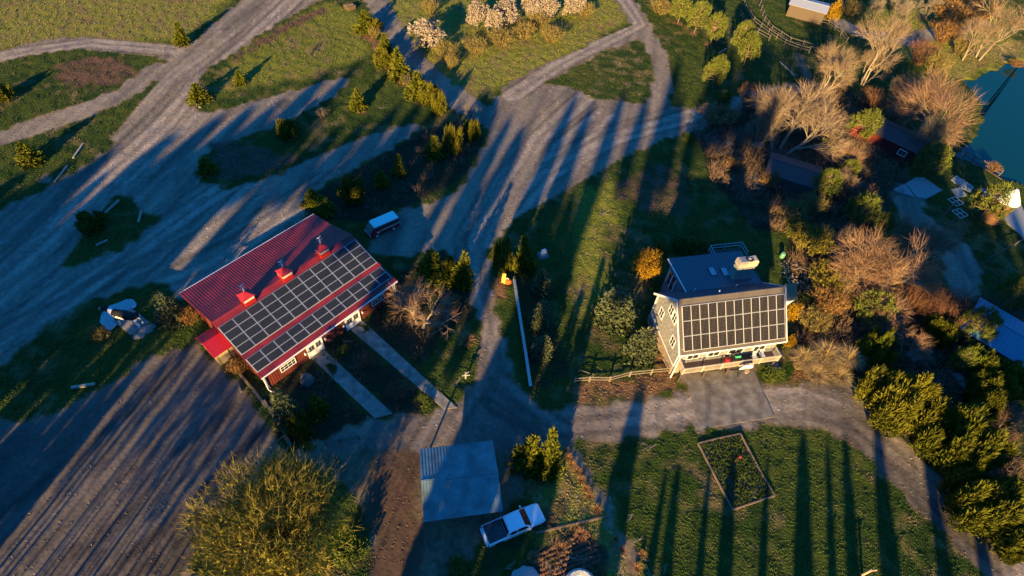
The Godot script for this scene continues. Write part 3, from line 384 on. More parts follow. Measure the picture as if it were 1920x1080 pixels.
	grow("pine_tree", Vector3(48.04, 0, -81.05), 4.5, 1.51, 4.7, "half hidden green pine under the big tan tree", "pine", "", "")
	grow("bare_round", Vector3(50.46, 0, -78.7), 5.5, 2.72, 4.01, "tangled bare tree above the brown roof", "bare tree", "leafless trees in the thicket right of the lane", "")
	grow("red_shrub", Vector3(49.22, 0, -70.2), 4, 2.97, 1.83, "red twigged shrub below the small pines", "shrub", "", "")
	grow("tan_shrub", Vector3(38.71, 0, -64.74), 4, 2.18, 4.07, "pale brown shrub at the left side of the thicket", "shrub", "", "")
	grow("tan_shrub", Vector3(42.11, 0, -66.88), 4, 2.14, 4.48, "golden brown shrub under the pine", "shrub", "", "")
	grow("orange_shrub", Vector3(36.83, 0, -71.85), 3.6, 1.74, 5.34, "sunlit orange bush left of the brown roof", "shrub", "", "")
	grow("orange_shrub", Vector3(32.4, 0, -75.75), 2.2, 1.56, 3.79, "small orange bush glowing alone in the shade", "shrub", "", "")
	grow("dead_shrub", Vector3(29.76, 0, -79.17), 2.2, 2.94, 3.99, "dim grey bramble at the left of the thicket", "shrub", "", "")
	grow("dead_shrub", Vector3(33.25, 0, -70.9), 2, 3.17, 2.5, "grey bramble in deep shade below the small orange bush", "shrub", "", "")
	grow("dead_shrub", Vector3(39.88, 0, -76.86), 3, 2.47, 4.88, "grey shrub in front of the brown roof", "shrub", "", "")
	grow("dead_shrub", Vector3(33.25, 0, -81.89), 3, 2.56, 5.43, "grey bramble under the big tan tree", "shrub", "", "")
	grow("olive_shrub", Vector3(39.48, 0, -58.77), 5, 3, 1.59, "yellowish shrub mass above the firewood", "shrub", "", "")
	grow("bare_round", Vector3(46.18, 0, -54.07), 11, 6.48, 4.71, "large many-branched bare tree in front of the blue path", "bare tree", "leafless trees in the thicket right of the lane", "")
	grow("bare_round", Vector3(53.47, 0, -56.62), 9, 4.29, 2.2, "golden bare tree reaching over the blue path", "bare tree", "leafless trees in the thicket right of the lane", "")
	grow("bare_wide", Vector3(42.92, 0, -51.47), 8, 3.96, 2.26, "bare tree with thick pale limbs above the firewood", "bare tree", "leafless trees in the thicket right of the lane", "")
	grow("olive_shrub", Vector3(40.27, 0, -52.56), 4, 2.73, 0.45, "olive brown shrub right of the firewood", "shrub", "", "")
	grow("orange_shrub", Vector3(39.55, 0, -48.56), 4, 2.31, 6.25, "russet shrub right of the chimney house", "shrub", "", "")
	grow("tan_shrub", Vector3(36.91, 0, -45.53), 3.6, 1.93, 1.34, "brown shrub above the reeds", "shrub", "", "")
	grow("pine_tree", Vector3(44.27, 0, -47.63), 5, 2.47, 2.02, "deep green pine among red twigs", "pine", "", "")
	grow("bare_wide", Vector3(45.91, 0, -45.65), 6, 3.18, 2.02, "pinkish bare tree right of the deep green pine", "bare tree", "leafless trees in the thicket right of the lane", "")
	grow("bare_round", Vector3(43.25, 0, -57.53), 7, 2.45, 5.68, "slim bare tree left of the big many-branched one", "bare tree", "leafless trees in the thicket right of the lane", "")
	grow("bare_round", Vector3(52.17, 0, -61.02), 7, 2.52, 0.09, "bare tree crown just under the frame masts", "bare tree", "leafless trees in the thicket right of the lane", "")
	grow("bare_round", Vector3(47.5, 0, -86.89), 7.5, 2.59, 4.58, "bare tree between the big tan tree and the dark pine", "bare tree", "leafless trees in the thicket right of the lane", "")
	grow("bare_round", Vector3(37.69, 0, -82.78), 7, 2.95, 2.29, "bare tree left of the big tan tree over orange shrubs", "bare tree", "leafless trees in the thicket right of the lane", "")
	grow("bare_round", Vector3(64.79, 0, -97.6), 7, 2.78, 4.14, "bare tree between the tall one and the pond tree", "bare tree", "leafless trees in the thicket right of the lane", "")
	grow("bare_round", Vector3(61.58, 0, -105.2), 7, 2.91, 4.66, "bare tree behind the tall leaning one", "bare tree", "leafless trees in the thicket right of the lane", "")
	grow("bare_round", Vector3(64.83, 0, -83.87), 8, 3.38, 2.01, "low bare tree in front of the pond shore tree", "bare tree", "leafless trees in the thicket right of the lane", "")
	grow("bare_round", Vector3(46.3, 0, -51.29), 6.5, 2.66, 2.2, "bare tree above the deep green pine", "bare tree", "leafless trees in the thicket right of the lane", "")
	grow("bare_round", Vector3(47.8, 0, -71.72), 5, 2.2, 0.89, "bare tree between the brown roof and red twigs", "bare tree", "leafless trees in the thicket right of the lane", "")
	grow("red_shrub", Vector3(54.37, 0, -48.45), 6, 3.58, 0.42, "wide red-brown shrub left of the blue roof", "shrub", "", "")
	grow("red_shrub", Vector3(50.99, 0, -49.97), 5, 2.65, 6.01, "reddish shrub between bare tree and blue roof", "shrub", "", "")
	grow("bare_wide", Vector3(47.58, 0, -43.14), 5, 2.81, 5.12, "coral coloured bare tree over the concrete pad", "bare tree", "leafless trees in the thicket right of the lane", "")
	grow("pine_tree", Vector3(55.71, 0, -45.88), 6, 2.1, 5.96, "yellow-green pine at the corner of the blue roof", "pine", "", "")
	grow("pine_tree", Vector3(63.25, 0, -52.08), 6, 1.88, 5.96, "dim pine above the blue roof", "pine", "", "")
	grow("pine_tree", Vector3(52.93, 0, -41.52), 4, 1.36, 0.06, "shaded pine between the two pale slabs", "pine", "", "")
	grow("big_cedar", Vector3(55.39, 0, -40.71), 4, 2.77, 4.11, "shaded evergreen below the blue roof", "evergreen", "dark evergreens in the shade at the right edge", "")
	grow("big_cedar", Vector3(58.3, 0, -40.32), 4, 2.45, 5.48, "shaded evergreen at the right edge under the blue roof", "evergreen", "dark evergreens in the shade at the right edge", "")
	grow("big_cedar", Vector3(54.91, 0, -36.84), 4, 2.67, 6.06, "dark evergreen above the middle great cedar", "evergreen", "dark evergreens in the shade at the right edge", "")
	grow("big_cedar", Vector3(52, 0, -45.59), 4, 1.93, 4.27, "dark evergreen left of the blue roof", "evergreen", "dark evergreens in the shade at the right edge", "")
	grow("leafy_shrub", Vector3(37.54, 0, -49.17), 2, 1.68, 2.63, "dark weeds beside the firewood and house", "shrub", "", "")
	grow("leafy_shrub", Vector3(38.95, 0, -62.13), 3, 2.22, 2.1, "dim green undergrowth left of the olive shrubs", "shrub", "", "")
	grow("blossom_tree", Vector3(-19.61, 0, -101.69), 5.5, 3.15, 3.02, "lowest and leftmost blossoming tree by the lane", "blossoming tree", "white blossoming trees at the top", "")
	grow("blossom_tree", Vector3(-11.32, 0, -110.74), 5.5, 2.21, 2.13, "cream blossoming tree left of the main group", "blossoming tree", "white blossoming trees at the top", "")
	grow("blossom_tree", Vector3(-6.15, 0, -113.06), 5.5, 2.55, 5.35, "large white blossoming tree in the middle of the group", "blossoming tree", "white blossoming trees at the top", "")
	grow("blossom_tree", Vector3(-1.18, 0, -115.81), 5.5, 2.27, 0.75, "blossoming tree left of the fading one", "blossoming tree", "white blossoming trees at the top", "")
	grow("blossom_tree", Vector3(2.11, 0, -116.92), 5.5, 2.29, 2.62, "blossoming tree cut by the top edge", "blossoming tree", "white blossoming trees at the top", "")
	grow("blossom_tree", Vector3(6.57, 0, -119.64), 5.5, 2.11, 4.24, "rightmost blossoming tree at the top edge", "blossoming tree", "white blossoming trees at the top", "")
	grow("blossom_tree", Vector3(-8.31, 0, -108.85), 5.5, 1.69, 4.2, "small cream tree below the white blossom", "blossoming tree", "white blossoming trees at the top", "")
	grow("tan_shrub", Vector3(-15.85, 0, -99.34), 3.2, 2.47, 5.57, "golden shrub hiding the foot of the leftmost blossom tree", "shrub", "golden leafless shrubs below the blossom trees", "")
	grow("tan_shrub", Vector3(-14.43, 0, -96.01), 3.2, 1.4, 1.23, "small golden shrub lowest of its group", "shrub", "golden leafless shrubs below the blossom trees", "")
	grow("tan_shrub", Vector3(-10.97, 0, -101.75), 3.2, 2.41, 0.37, "golden shrub in the open grass", "shrub", "golden leafless shrubs below the blossom trees", "")
	grow("tan_shrub", Vector3(-6.67, 0, -105.64), 3.2, 2.96, 4.03, "wide golden shrub under the large white tree", "shrub", "golden leafless shrubs below the blossom trees", "")
	grow("tan_shrub", Vector3(-2.23, 0, -109.1), 3.2, 2.81, 3.61, "golden shrub in the middle of the upper meadow", "shrub", "golden leafless shrubs below the blossom trees", "")
	grow("tan_shrub", Vector3(2.94, 0, -108.69), 3.2, 2.41, 4.98, "golden shrub with a bent stem", "shrub", "golden leafless shrubs below the blossom trees", "")
	grow("tan_shrub", Vector3(-21.23, 0, -114.79), 3.2, 1.76, 5.05, "golden shrub beside the lane at the top edge", "shrub", "golden leafless shrubs below the blossom trees", "")
	grow("tan_shrub", Vector3(9.21, 0, -119.94), 3.2, 2.13, 3.68, "golden shrub near the upper lane", "shrub", "golden leafless shrubs below the blossom trees", "")
	grow("tan_shrub", Vector3(24.79, 0, -124.28), 3.2, 2.73, 4.76, "brownish shrub left of the pale-trunked pines", "shrub", "golden leafless shrubs below the blossom trees", "")
	grow("tan_shrub", Vector3(0.08, 0, -113.71), 3.2, 2.27, 5.02, "golden shrub under the fading blossom", "shrub", "golden leafless shrubs below the blossom trees", "")
	grow("orchard_tree", Vector3(70.93, 0, -129.81), 5, 2.45, 5.63, "leftmost grey orchard tree", "orchard tree", "grey orchard trees at the top right", "")
	grow("orchard_tree", Vector3(75.24, 0, -131.63), 5, 2.48, 0.44, "second grey orchard tree beside the upper track", "orchard tree", "grey orchard trees at the top right", "")
	grow("orchard_tree", Vector3(78.6, 0, -131.85), 5, 2.59, 4.23, "third grey orchard tree beside the upper track", "orchard tree", "grey orchard trees at the top right", "")
	grow("orchard_tree", Vector3(83.39, 0, -133.79), 5, 2.5, 4.63, "rightmost pale orchard tree", "orchard tree", "grey orchard trees at the top right", "")
	grow("yellow_shrub", Vector3(61.51, 0, -128.46), 4.5, 1.66, 6.21, "yellow bush right of the grey shed", "shrub", "", "")
	grow("tan_shrub", Vector3(66.39, 0, -132.03), 3.5, 2.27, 5.21, "pale shrub between shed and orchard", "shrub", "", "")
	grow("orange_shrub", Vector3(88.51, 0, -131.74), 5, 5.07, 5.16, "orange-brown thicket tree right of the orchard", "shrub", "", "")
	grow("orange_shrub", Vector3(94.66, 0, -136.11), 5, 4.6, 3.57, "rust brown tree at the top edge on the right", "shrub", "", "")
	grow("orange_shrub", Vector3(83.18, 0, -123.88), 5, 3.24, 4.23, "dull orange shrub above the upper track", "shrub", "", "")
	grow("tan_shrub", Vector3(84.8, 0, -119.49), 4, 2.12, 4.06, "yellowish shrub under the slanting tree", "shrub", "", "")
	grow("orange_shrub", Vector3(95.09, 0, -116.57), 1.5, 1.58, 5.81, "brown bush on the pond shore at the right edge", "shrub", "", "")
	grow("orange_shrub", Vector3(75.02, 0, -81.44), 1.8, 1.11, 6.12, "orange bush growing at the pond fence", "shrub", "", "")
	grow("tall_wood", Vector3(-85, 0, -5.14), 13.87, 1.9, 3.61, "tall high-crowned tree of the wood south-west of the yard, outside the picture", "tree", "tall trees south of the yard", "tall_tree")
	grow("tall_wood", Vector3(-81.1, 0, -4.24), 14.98, 1.9, 3.64, "tall high-crowned tree of the wood south-west of the yard, outside the picture", "tree", "tall trees south of the yard", "tall_tree")
	grow("tall_wood", Vector3(-77.21, 0, -3.35), 16.08, 1.9, 3.67, "tall high-crowned tree of the wood south-west of the yard, outside the picture", "tree", "tall trees south of the yard", "tall_tree")
	grow("tall_wood", Vector3(-73.79, 0, -2.56), 17.19, 1.9, 2.13, "tall high-crowned tree of the wood south-west of the yard, outside the picture", "tree", "tall trees south of the yard", "tall_tree")
	grow("tall_wood", Vector3(-68.43, 0, -1.33), 18.86, 1.9, 0.6, "tall high-crowned tree of the wood south-west of the yard, outside the picture", "tree", "tall trees south of the yard", "tall_tree")
	grow("tall_wood", Vector3(-65.02, 0, -0.55), 20.52, 1.9, 5.34, "tall high-crowned tree of the wood south-west of the yard, outside the picture", "tree", "tall trees south of the yard", "tall_tree")
	grow("tall_wood", Vector3(-62.1, 0, 0.12), 21.63, 1.9, 2.22, "tall high-crowned tree of the wood south-west of the yard, outside the picture", "tree", "tall trees south of the yard", "tall_tree")
	grow("tall_wood", Vector3(-59.17, 0, 0.79), 22.19, 1.9, 5.39, "tall high-crowned tree of the wood south-west of the yard, outside the picture", "tree", "tall trees south of the yard", "tall_tree")
	grow("tall_wood", Vector3(-56.25, 0, 1.46), 24.96, 1.9, 2.27, "tall high-crowned tree of the wood south-west of the yard, outside the picture", "tree", "tall trees south of the yard", "tall_tree")
	grow("tall_wood", Vector3(-50.79, 0, 2.71), 22.19, 0.8, 1.06, "tall high-crowned tree of the wood south-west of the yard, outside the picture", "tree", "tall trees south of the yard", "tall_tree")
	grow("tall_mid", Vector3(-49.78, 0, 5), 21.63, 0.8, 0.1, "added shade tree with a half-bare stem south of the yard, outside the picture", "tree", "tall trees south of the yard", "tall_tree")
	grow("tall_mid", Vector3(-52.84, 0, 2.24), 26.07, 1.3, 0.73, "added shade tree with a half-bare stem south of the yard, outside the picture", "tree", "tall trees south of the yard", "tall_tree")
	grow("tall_full", Vector3(-57.75, 0, -0.94), 10.26, 1.1, 1.65, "tall columnar tree in the belt south of the yard, outside the picture", "tree", "tall trees south of the yard", "tall_tree")
	grow("tall_full", Vector3(-60.19, 0, -1.5), 10.26, 1.1, 0.06, "tall columnar tree in the belt south of the yard, outside the picture", "tree", "tall trees south of the yard", "tall_tree")
	grow("tall_full", Vector3(-62.63, 0, -2.05), 10.26, 1.1, 4.75, "tall columnar tree in the belt south of the yard, outside the picture", "tree", "tall trees south of the yard", "tall_tree")
	grow("tall_full", Vector3(-65.06, 0, -2.61), 10.26, 1.1, 3.16, "tall columnar tree in the belt south of the yard, outside the picture", "tree", "tall trees south of the yard", "tall_tree")
	grow("tall_full", Vector3(-67.5, 0, -3.17), 10.26, 1.1, 1.57, "tall columnar tree in the belt south of the yard, outside the picture", "tree", "tall trees south of the yard", "tall_tree")
	grow("tall_full", Vector3(-69.94, 0, -3.73), 10.26, 1.1, 6.26, "tall columnar tree in the belt south of the yard, outside the picture", "tree", "tall trees south of the yard", "tall_tree")
	grow("tall_full", Vector3(-72.86, 0, -4.4), 10.26, 1.1, 3.1, "tall columnar tree in the belt south of the yard, outside the picture", "tree", "tall trees south of the yard", "tall_tree")
	grow("tall_top", Vector3(-47.48, 0, 3.47), 21.63, 1.3, 5.48, "added shade tree with a small high crown south of the yard, outside the picture", "tree", "tall trees south of the yard", "tall_tree")
	grow("tall_top", Vector3(-44.55, 0, 4.14), 22.19, 1.3, 2.36, "added shade tree with a small high crown south of the yard, outside the picture", "tree", "tall trees south of the yard", "tall_tree")
	grow("tall_top", Vector3(-41.63, 0, 4.81), 23.85, 1.3, 5.52, "added shade tree with a small high crown south of the yard, outside the picture", "tree", "tall trees south of the yard", "tall_tree")
	grow("tall_top", Vector3(-38.61, 0, 5.51), 24.4, 1.3, 2.72, "added shade tree with a small high crown south of the yard, outside the picture", "tree", "tall trees south of the yard", "tall_tree")
	grow("tall_top", Vector3(-35.68, 0, 6.18), 24.68, 1.3, 5.88, "added shade tree with a small high crown south of the yard, outside the picture", "tree", "tall trees south of the yard", "tall_tree")
	grow("tall_top", Vector3(-32.76, 0, 6.85), 24.96, 1.3, 2.77, "added shade tree with a small high crown south of the yard, outside the picture", "tree", "tall trees south of the yard", "tall_tree")
	grow("tall_top", Vector3(-29.84, 0, 7.52), 25.24, 1.3, 5.93, "added shade tree with a small high crown south of the yard, outside the picture", "tree", "tall trees south of the yard", "tall_tree")
	grow("tall_top", Vector3(-26.91, 0, 8.19), 24.96, 1.3, 2.81, "added shade tree with a small high crown south of the yard, outside the picture", "tree", "tall trees south of the yard", "tall_tree")
	grow("tall_top", Vector3(-21.26, 0, 9.49), 24.4, 1.2, 2.23, "added shade tree with a small high crown south of the yard, outside the picture", "tree", "tall trees south of the yard", "tall_tree")
	grow("tall_mid", Vector3(-24.09, 0, 8.84), 24.96, 1.2, 5.66, "added shade tree with a half-bare stem south of the yard, outside the picture", "tree", "tall trees south of the yard", "tall_tree")
	grow("tall_mid", Vector3(-15.7, 0, 10.76), 27.73, 1.2, 1.33, "added shade tree with a half-bare stem south of the yard, outside the picture", "tree", "tall trees south of the yard", "tall_tree")
	grow("tall_mid", Vector3(-12.58, 0, 11.48), 27.18, 1.2, 5.12, "added shade tree with a half-bare stem south of the yard, outside the picture", "tree", "tall trees south of the yard", "tall_tree")
	grow("tall_mid", Vector3(-19.02, 0, 10), 19.41, 1.2, 3.19, "added shade tree with a half-bare stem south of the yard, outside the picture", "tree", "tall trees south of the yard", "tall_tree")
	grow("tall_mid", Vector3(-16.83, 0, 12.55), 20.52, 0.9, 6.01, "added shade tree with a half-bare stem south of the yard, outside the picture", "tree", "tall trees south of the yard", "tall_tree")
	grow("tall_full", Vector3(-46.84, 0, 1.57), 9.71, 0.8, 5.5, "tall columnar tree in the belt south of the yard, outside the picture", "tree", "tall trees south of the yard", "tall_tree")
	grow("tall_full", Vector3(-48.3, 0, 1.23), 9.71, 0.8, 0.78, "tall columnar tree in the belt south of the yard, outside the picture", "tree", "tall trees south of the yard", "tall_tree")
	grow("tall_full", Vector3(-49.76, 0, 0.9), 9.71, 0.8, 2.34, "tall columnar tree in the belt south of the yard, outside the picture", "tree", "tall trees south of the yard", "tall_tree")
	grow("tall_full", Vector3(-51.22, 0, 0.56), 9.71, 0.8, 3.89, "tall columnar tree in the belt south of the yard, outside the picture", "tree", "tall trees south of the yard", "tall_tree")
	grow("tall_full", Vector3(-52.59, 0, 0.25), 9.71, 0.8, 5.77, "tall columnar tree in the belt south of the yard, outside the picture", "tree", "tall trees south of the yard", "tall_tree")
	grow("tall_trunk", Vector3(-46.58, 0, 7.78), 10.82, 0.45, 6.21, "slim tall bare trunk at the wood edge, outside the picture", "tree", "tall trees south of the yard", "tall_tree")
	grow("tall_trunk", Vector3(-45.56, 0, 8.02), 10.79, 0.3, 3.22, "slim tall bare trunk at the wood edge, outside the picture", "tree", "tall trees south of the yard", "tall_tree")
	grow("tall_trunk", Vector3(-44.73, 0, 8.21), 13.08, 0.3, 5.91, "slim tall bare trunk at the wood edge, outside the picture", "tree", "tall trees south of the yard", "tall_tree")
	grow("tall_trunk", Vector3(-43.95, 0, 8.38), 12.03, 0.45, 2.12, "slim tall bare trunk at the wood edge, outside the picture", "tree", "tall trees south of the yard", "tall_tree")
	grow("tall_trunk", Vector3(-42.75, 0, 8.66), 12.83, 0.45, 6.01, "slim tall bare trunk at the wood edge, outside the picture", "tree", "tall trees south of the yard", "tall_tree")
	grow("tall_trunk", Vector3(-42.2, 0, 8.79), 13.11, 0.6, 1.49, "slim tall bare trunk at the wood edge, outside the picture", "tree", "tall trees south of the yard", "tall_tree")
	grow("tall_trunk", Vector3(-40.98, 0, 9.07), 12.76, 0.3, 5.44, "slim tall bare trunk at the wood edge, outside the picture", "tree", "tall trees south of the yard", "tall_tree")
	grow("tall_trunk", Vector3(-40.48, 0, 9.18), 11.34, 0.6, 0.79, "slim tall bare trunk at the wood edge, outside the picture", "tree", "tall trees south of the yard", "tall_tree")
	grow("tall_trunk", Vector3(-39.14, 0, 9.49), 12.89, 0.45, 5.12, "slim tall bare trunk at the wood edge, outside the picture", "tree", "tall trees south of the yard", "tall_tree")
	grow("tall_trunk", Vector3(-38.77, 0, 9.57), 12.22, 0.6, 0.02, "slim tall bare trunk at the wood edge, outside the picture", "tree", "tall trees south of the yard", "tall_tree")
	grow("tall_trunk", Vector3(-37.72, 0, 9.82), 11.23, 0.3, 3.43, "slim tall bare trunk at the wood edge, outside the picture", "tree", "tall trees south of the yard", "tall_tree")
	grow("tall_trunk", Vector3(-36.79, 0, 10.03), 10.79, 0.6, 0.14, "slim tall bare trunk at the wood edge, outside the picture", "tree", "tall trees south of the yard", "tall_tree")
	grow("tall_trunk", Vector3(-35.7, 0, 10.28), 10.56, 0.45, 3.67, "slim tall bare trunk at the wood edge, outside the picture", "tree", "tall trees south of the yard", "tall_tree")
	grow("tall_trunk", Vector3(-34.98, 0, 10.44), 12.99, 0.6, 5.99, "slim tall bare trunk at the wood edge, outside the picture", "tree", "tall trees south of the yard", "tall_tree")
	grow("tall_trunk", Vector3(-34.32, 0, 10.59), 11.71, 0.45, 1.83, "slim tall bare trunk at the wood edge, outside the picture", "tree", "tall trees south of the yard", "tall_tree")
	grow("tall_trunk", Vector3(-33.31, 0, 10.83), 10.99, 0.45, 5.11, "slim tall bare trunk at the wood edge, outside the picture", "tree", "tall trees south of the yard", "tall_tree")
	grow("tall_trunk", Vector3(-32.53, 0, 11.01), 12.75, 0.3, 1.34, "slim tall bare trunk at the wood edge, outside the picture", "tree", "tall trees south of the yard", "tall_tree")
	grow("tall_trunk", Vector3(-31.78, 0, 11.18), 12.28, 0.45, 3.77, "slim tall bare trunk at the wood edge, outside the picture", "tree", "tall trees south of the yard", "tall_tree")
	grow("tall_trunk", Vector3(-30.62, 0, 11.44), 12.34, 0.6, 1.22, "slim tall bare trunk at the wood edge, outside the picture", "tree", "tall trees south of the yard", "tall_tree")
	grow("tall_trunk", Vector3(-29.85, 0, 11.62), 13.3, 0.3, 3.72, "slim tall bare trunk at the wood edge, outside the picture", "tree", "tall trees south of the yard", "tall_tree")
	grow("tall_trunk", Vector3(-55.29, 0, -2.42), 13.48, 0.9, 1.26, "slim tall bare trunk at the wood edge, outside the picture", "tree", "tall trees south of the yard", "tall_tree")
	grow("tall_trunk", Vector3(-53.23, 0, -1.95), 10.66, 0.7, 1.64, "slim tall bare trunk at the wood edge, outside the picture", "tree", "tall trees south of the yard", "tall_tree")
	grow("tall_trunk", Vector3(-51.91, 0, -1.65), 12.04, 0.9, 5.9, "slim tall bare trunk at the wood edge, outside the picture", "tree", "tall trees south of the yard", "tall_tree")
	grow("tall_trunk", Vector3(-50.28, 0, -1.27), 13.44, 0.5, 4.89, "slim tall bare trunk at the wood edge, outside the picture", "tree", "tall trees south of the yard", "tall_tree")
	grow("tall_trunk", Vector3(-48.49, 0, -0.86), 12.57, 0.7, 4.37, "slim tall bare trunk at the wood edge, outside the picture", "tree", "tall trees south of the yard", "tall_tree")
	grow("tall_trunk", Vector3(-47.06, 0, -0.53), 12.16, 0.5, 2.74, "slim tall bare trunk at the wood edge, outside the picture", "tree", "tall trees south of the yard", "tall_tree")
	grow("tall_trunk", Vector3(-46.17, 0, -0.33), 13.58, 0.7, 5.59, "slim tall bare trunk at the wood edge, outside the picture", "tree", "tall trees south of the yard", "tall_tree")
	grow("tall_trunk", Vector3(-44.33, 0, 0.09), 9.62, 0.9, 5.25, "slim tall bare trunk at the wood edge, outside the picture", "tree", "tall trees south of the yard", "tall_tree")
	grow("tall_trunk", Vector3(-43.19, 0, 0.35), 13.71, 0.7, 2.66, "slim tall bare trunk at the wood edge, outside the picture", "tree", "tall trees south of the yard", "tall_tree")
	grow("tall_trunk", Vector3(-41.04, 0, 0.84), 13.69, 0.5, 3.32, "slim tall bare trunk at the wood edge, outside the picture", "tree", "tall trees south of the yard", "tall_tree")
	grow("tall_trunk", Vector3(-39.93, 0, 1.1), 10.86, 0.5, 0.62, "slim tall bare trunk at the wood edge, outside the picture", "tree", "tall trees south of the yard", "tall_tree")
	grow("tall_trunk", Vector3(-37.98, 0, 1.55), 11.25, 0.9, 0.64, "slim tall bare trunk at the wood edge, outside the picture", "tree", "tall trees south of the yard", "tall_tree")
	grow("tall_trunk", Vector3(-36.56, 0, 1.87), 9.77, 0.9, 5.22, "slim tall bare trunk at the wood edge, outside the picture", "tree", "tall trees south of the yard", "tall_tree")
	grow("tall_trunk", Vector3(-35.53, 0, 2.11), 11.4, 0.5, 2.28, "slim tall bare trunk at the wood edge, outside the picture", "tree", "tall trees south of the yard", "tall_tree")
	grow("tall_trunk", Vector3(-33.96, 0, 2.47), 12.09, 0.5, 1.06, "slim tall bare trunk at the wood edge, outside the picture", "tree", "tall trees south of the yard", "tall_tree")
	grow("tall_trunk", Vector3(-32.37, 0, 2.83), 9.47, 0.5, 6.2, "slim tall bare trunk at the wood edge, outside the picture", "tree", "tall trees south of the yard", "tall_tree")
	grow("tall_trunk", Vector3(-30.74, 0, 3.21), 11.05, 0.7, 5.19, "slim tall bare trunk at the wood edge, outside the picture", "tree", "tall trees south of the yard", "tall_tree")
	grow("tall_trunk", Vector3(-28.7, 0, 3.68), 11.96, 0.7, 5.49, "slim tall bare trunk at the wood edge, outside the picture", "tree", "tall trees south of the yard", "tall_tree")
	grow("tall_trunk", Vector3(-27.21, 0, 4.02), 11.31, 0.5, 4.04, "slim tall bare trunk at the wood edge, outside the picture", "tree", "tall trees south of the yard", "tall_tree")
	grow("tall_trunk", Vector3(-26.54, 0, 4.17), 9.71, 0.9, 6.19, "slim tall bare trunk at the wood edge, outside the picture", "tree", "tall trees south of the yard", "tall_tree")
	grow("tall_trunk", Vector3(-24.98, 0, 4.53), 12.43, 0.5, 4.96, "slim tall bare trunk at the wood edge, outside the picture", "tree", "tall trees south of the yard", "tall_tree")
	grow("tall_trunk", Vector3(-23.04, 0, 4.97), 11.85, 0.9, 4.94, "slim tall bare trunk at the wood edge, outside the picture", "tree", "tall trees south of the yard", "tall_tree")
	grow("tall_wood", Vector3(-83.5, 0, -2.74), 13.59, 1.2, 4.24, "tall high-crowned tree of the wood south-west of the yard, outside the picture", "tree", "tall trees south of the yard", "tall_tree")
	grow("tall_wood", Vector3(-79.6, 0, -1.85), 14.98, 1.2, 4.27, "tall high-crowned tree of the wood south-west of the yard, outside the picture", "tree", "tall trees south of the yard", "tall_tree")
	grow("tall_wood", Vector3(-75.9, 0, -1), 16.08, 1.2, 3.67, "tall high-crowned tree of the wood south-west of the yard, outside the picture", "tree", "tall trees south of the yard", "tall_tree")
	grow("tall_wood", Vector3(-71.81, 0, -0.06), 16.64, 1.2, 4.33, "tall high-crowned tree of the wood south-west of the yard, outside the picture", "tree", "tall trees south of the yard", "tall_tree")
	grow("tall_wood", Vector3(-67.13, 0, 1.02), 17.75, 1.2, 0.6, "tall high-crowned tree of the wood south-west of the yard, outside the picture", "tree", "tall trees south of the yard", "tall_tree")
	grow("tall_wood", Vector3(-64.01, 0, 1.73), 18.86, 1.2, 4.39, "tall high-crowned tree of the wood south-west of the yard, outside the picture", "tree", "tall trees south of the yard", "tall_tree")
	grow("tall_wood", Vector3(-61.08, 0, 2.4), 19.97, 1.2, 1.27, "tall high-crowned tree of the wood south-west of the yard, outside the picture", "tree", "tall trees south of the yard", "tall_tree")
	grow("tall_wood", Vector3(-58.06, 0, 3.1), 21.08, 1.2, 4.75, "tall high-crowned tree of the wood south-west of the yard, outside the picture", "tree", "tall trees south of the yard", "tall_tree")
	grow("tall_wood", Vector3(-54.85, 0, 3.83), 21.63, 1.2, 2.58, "tall high-crowned tree of the wood south-west of the yard, outside the picture", "tree", "tall trees south of the yard", "tall_tree")
	grow("tall_mid", Vector3(-48.94, 0, 3.14), 16.64, 0.8, 0.76, "added shade tree with a half-bare stem south of the yard, outside the picture", "tree", "tall trees south of the yard", "tall_tree")
	grow("tall_full", Vector3(-54.93, 0, -0.29), 10.54, 0.9, 4.49, "tall columnar tree in the belt south of the yard, outside the picture", "tree", "tall trees south of the yard", "tall_tree")
	grow("tall_mid", Vector3(-27.01, 0, 8.17), 20.52, 0.9, 2.5, "added shade tree with a half-bare stem south of the yard, outside the picture", "tree", "tall trees south of the yard", "tall_tree")
	grow("tall_mid", Vector3(-11.26, 0, 9.73), 18.86, 0.7, 1.07, "added shade tree with a half-bare stem south of the yard, outside the picture", "tree", "tall trees south of the yard", "tall_tree")
	grow("tall_top", Vector3(5.68, 0, 17.72), 34.39, 1.3, 3.37, "added shade tree with a small high crown south of the yard, outside the picture", "tree", "tall trees south of the yard", "tall_tree")  # added unseen trees, to darken the paddock at the upper right
	grow("tall_top", Vector3(8.12, 0, 18.28), 35.5, 1.3, 4.95, "added shade tree with a small high crown south of the yard, outside the picture", "tree", "tall trees south of the yard", "tall_tree")
	grow("tall_top", Vector3(10.85, 0, 18.9), 34.94, 1.3, 1.21, "added shade tree with a small high crown south of the yard, outside the picture", "tree", "tall trees south of the yard", "tall_tree")
	grow("tall_top", Vector3(13.48, 0, 19.51), 35.77, 1.3, 3.43, "added shade tree with a small high crown south of the yard, outside the picture", "tree", "tall trees south of the yard", "tall_tree")
	grow("tall_top", Vector3(17.3, 0, 16.28), 30.78, 1.3, 5.37, "added shade tree with a small high crown south of the yard, outside the picture", "tree", "tall trees south of the yard", "tall_tree")  # added unseen trees, to shade the brown roof shed and thicket
	grow("tall_top", Vector3(19.54, 0, 16.79), 31.06, 1.3, 0.05, "added shade tree with a small high crown south of the yard, outside the picture", "tree", "tall trees south of the yard", "tall_tree")
	grow("tall_top", Vector3(21.88, 0, 17.33), 30.78, 1.3, 1.33, "added shade tree with a small high crown south of the yard, outside the picture", "tree", "tall trees south of the yard", "tall_tree")
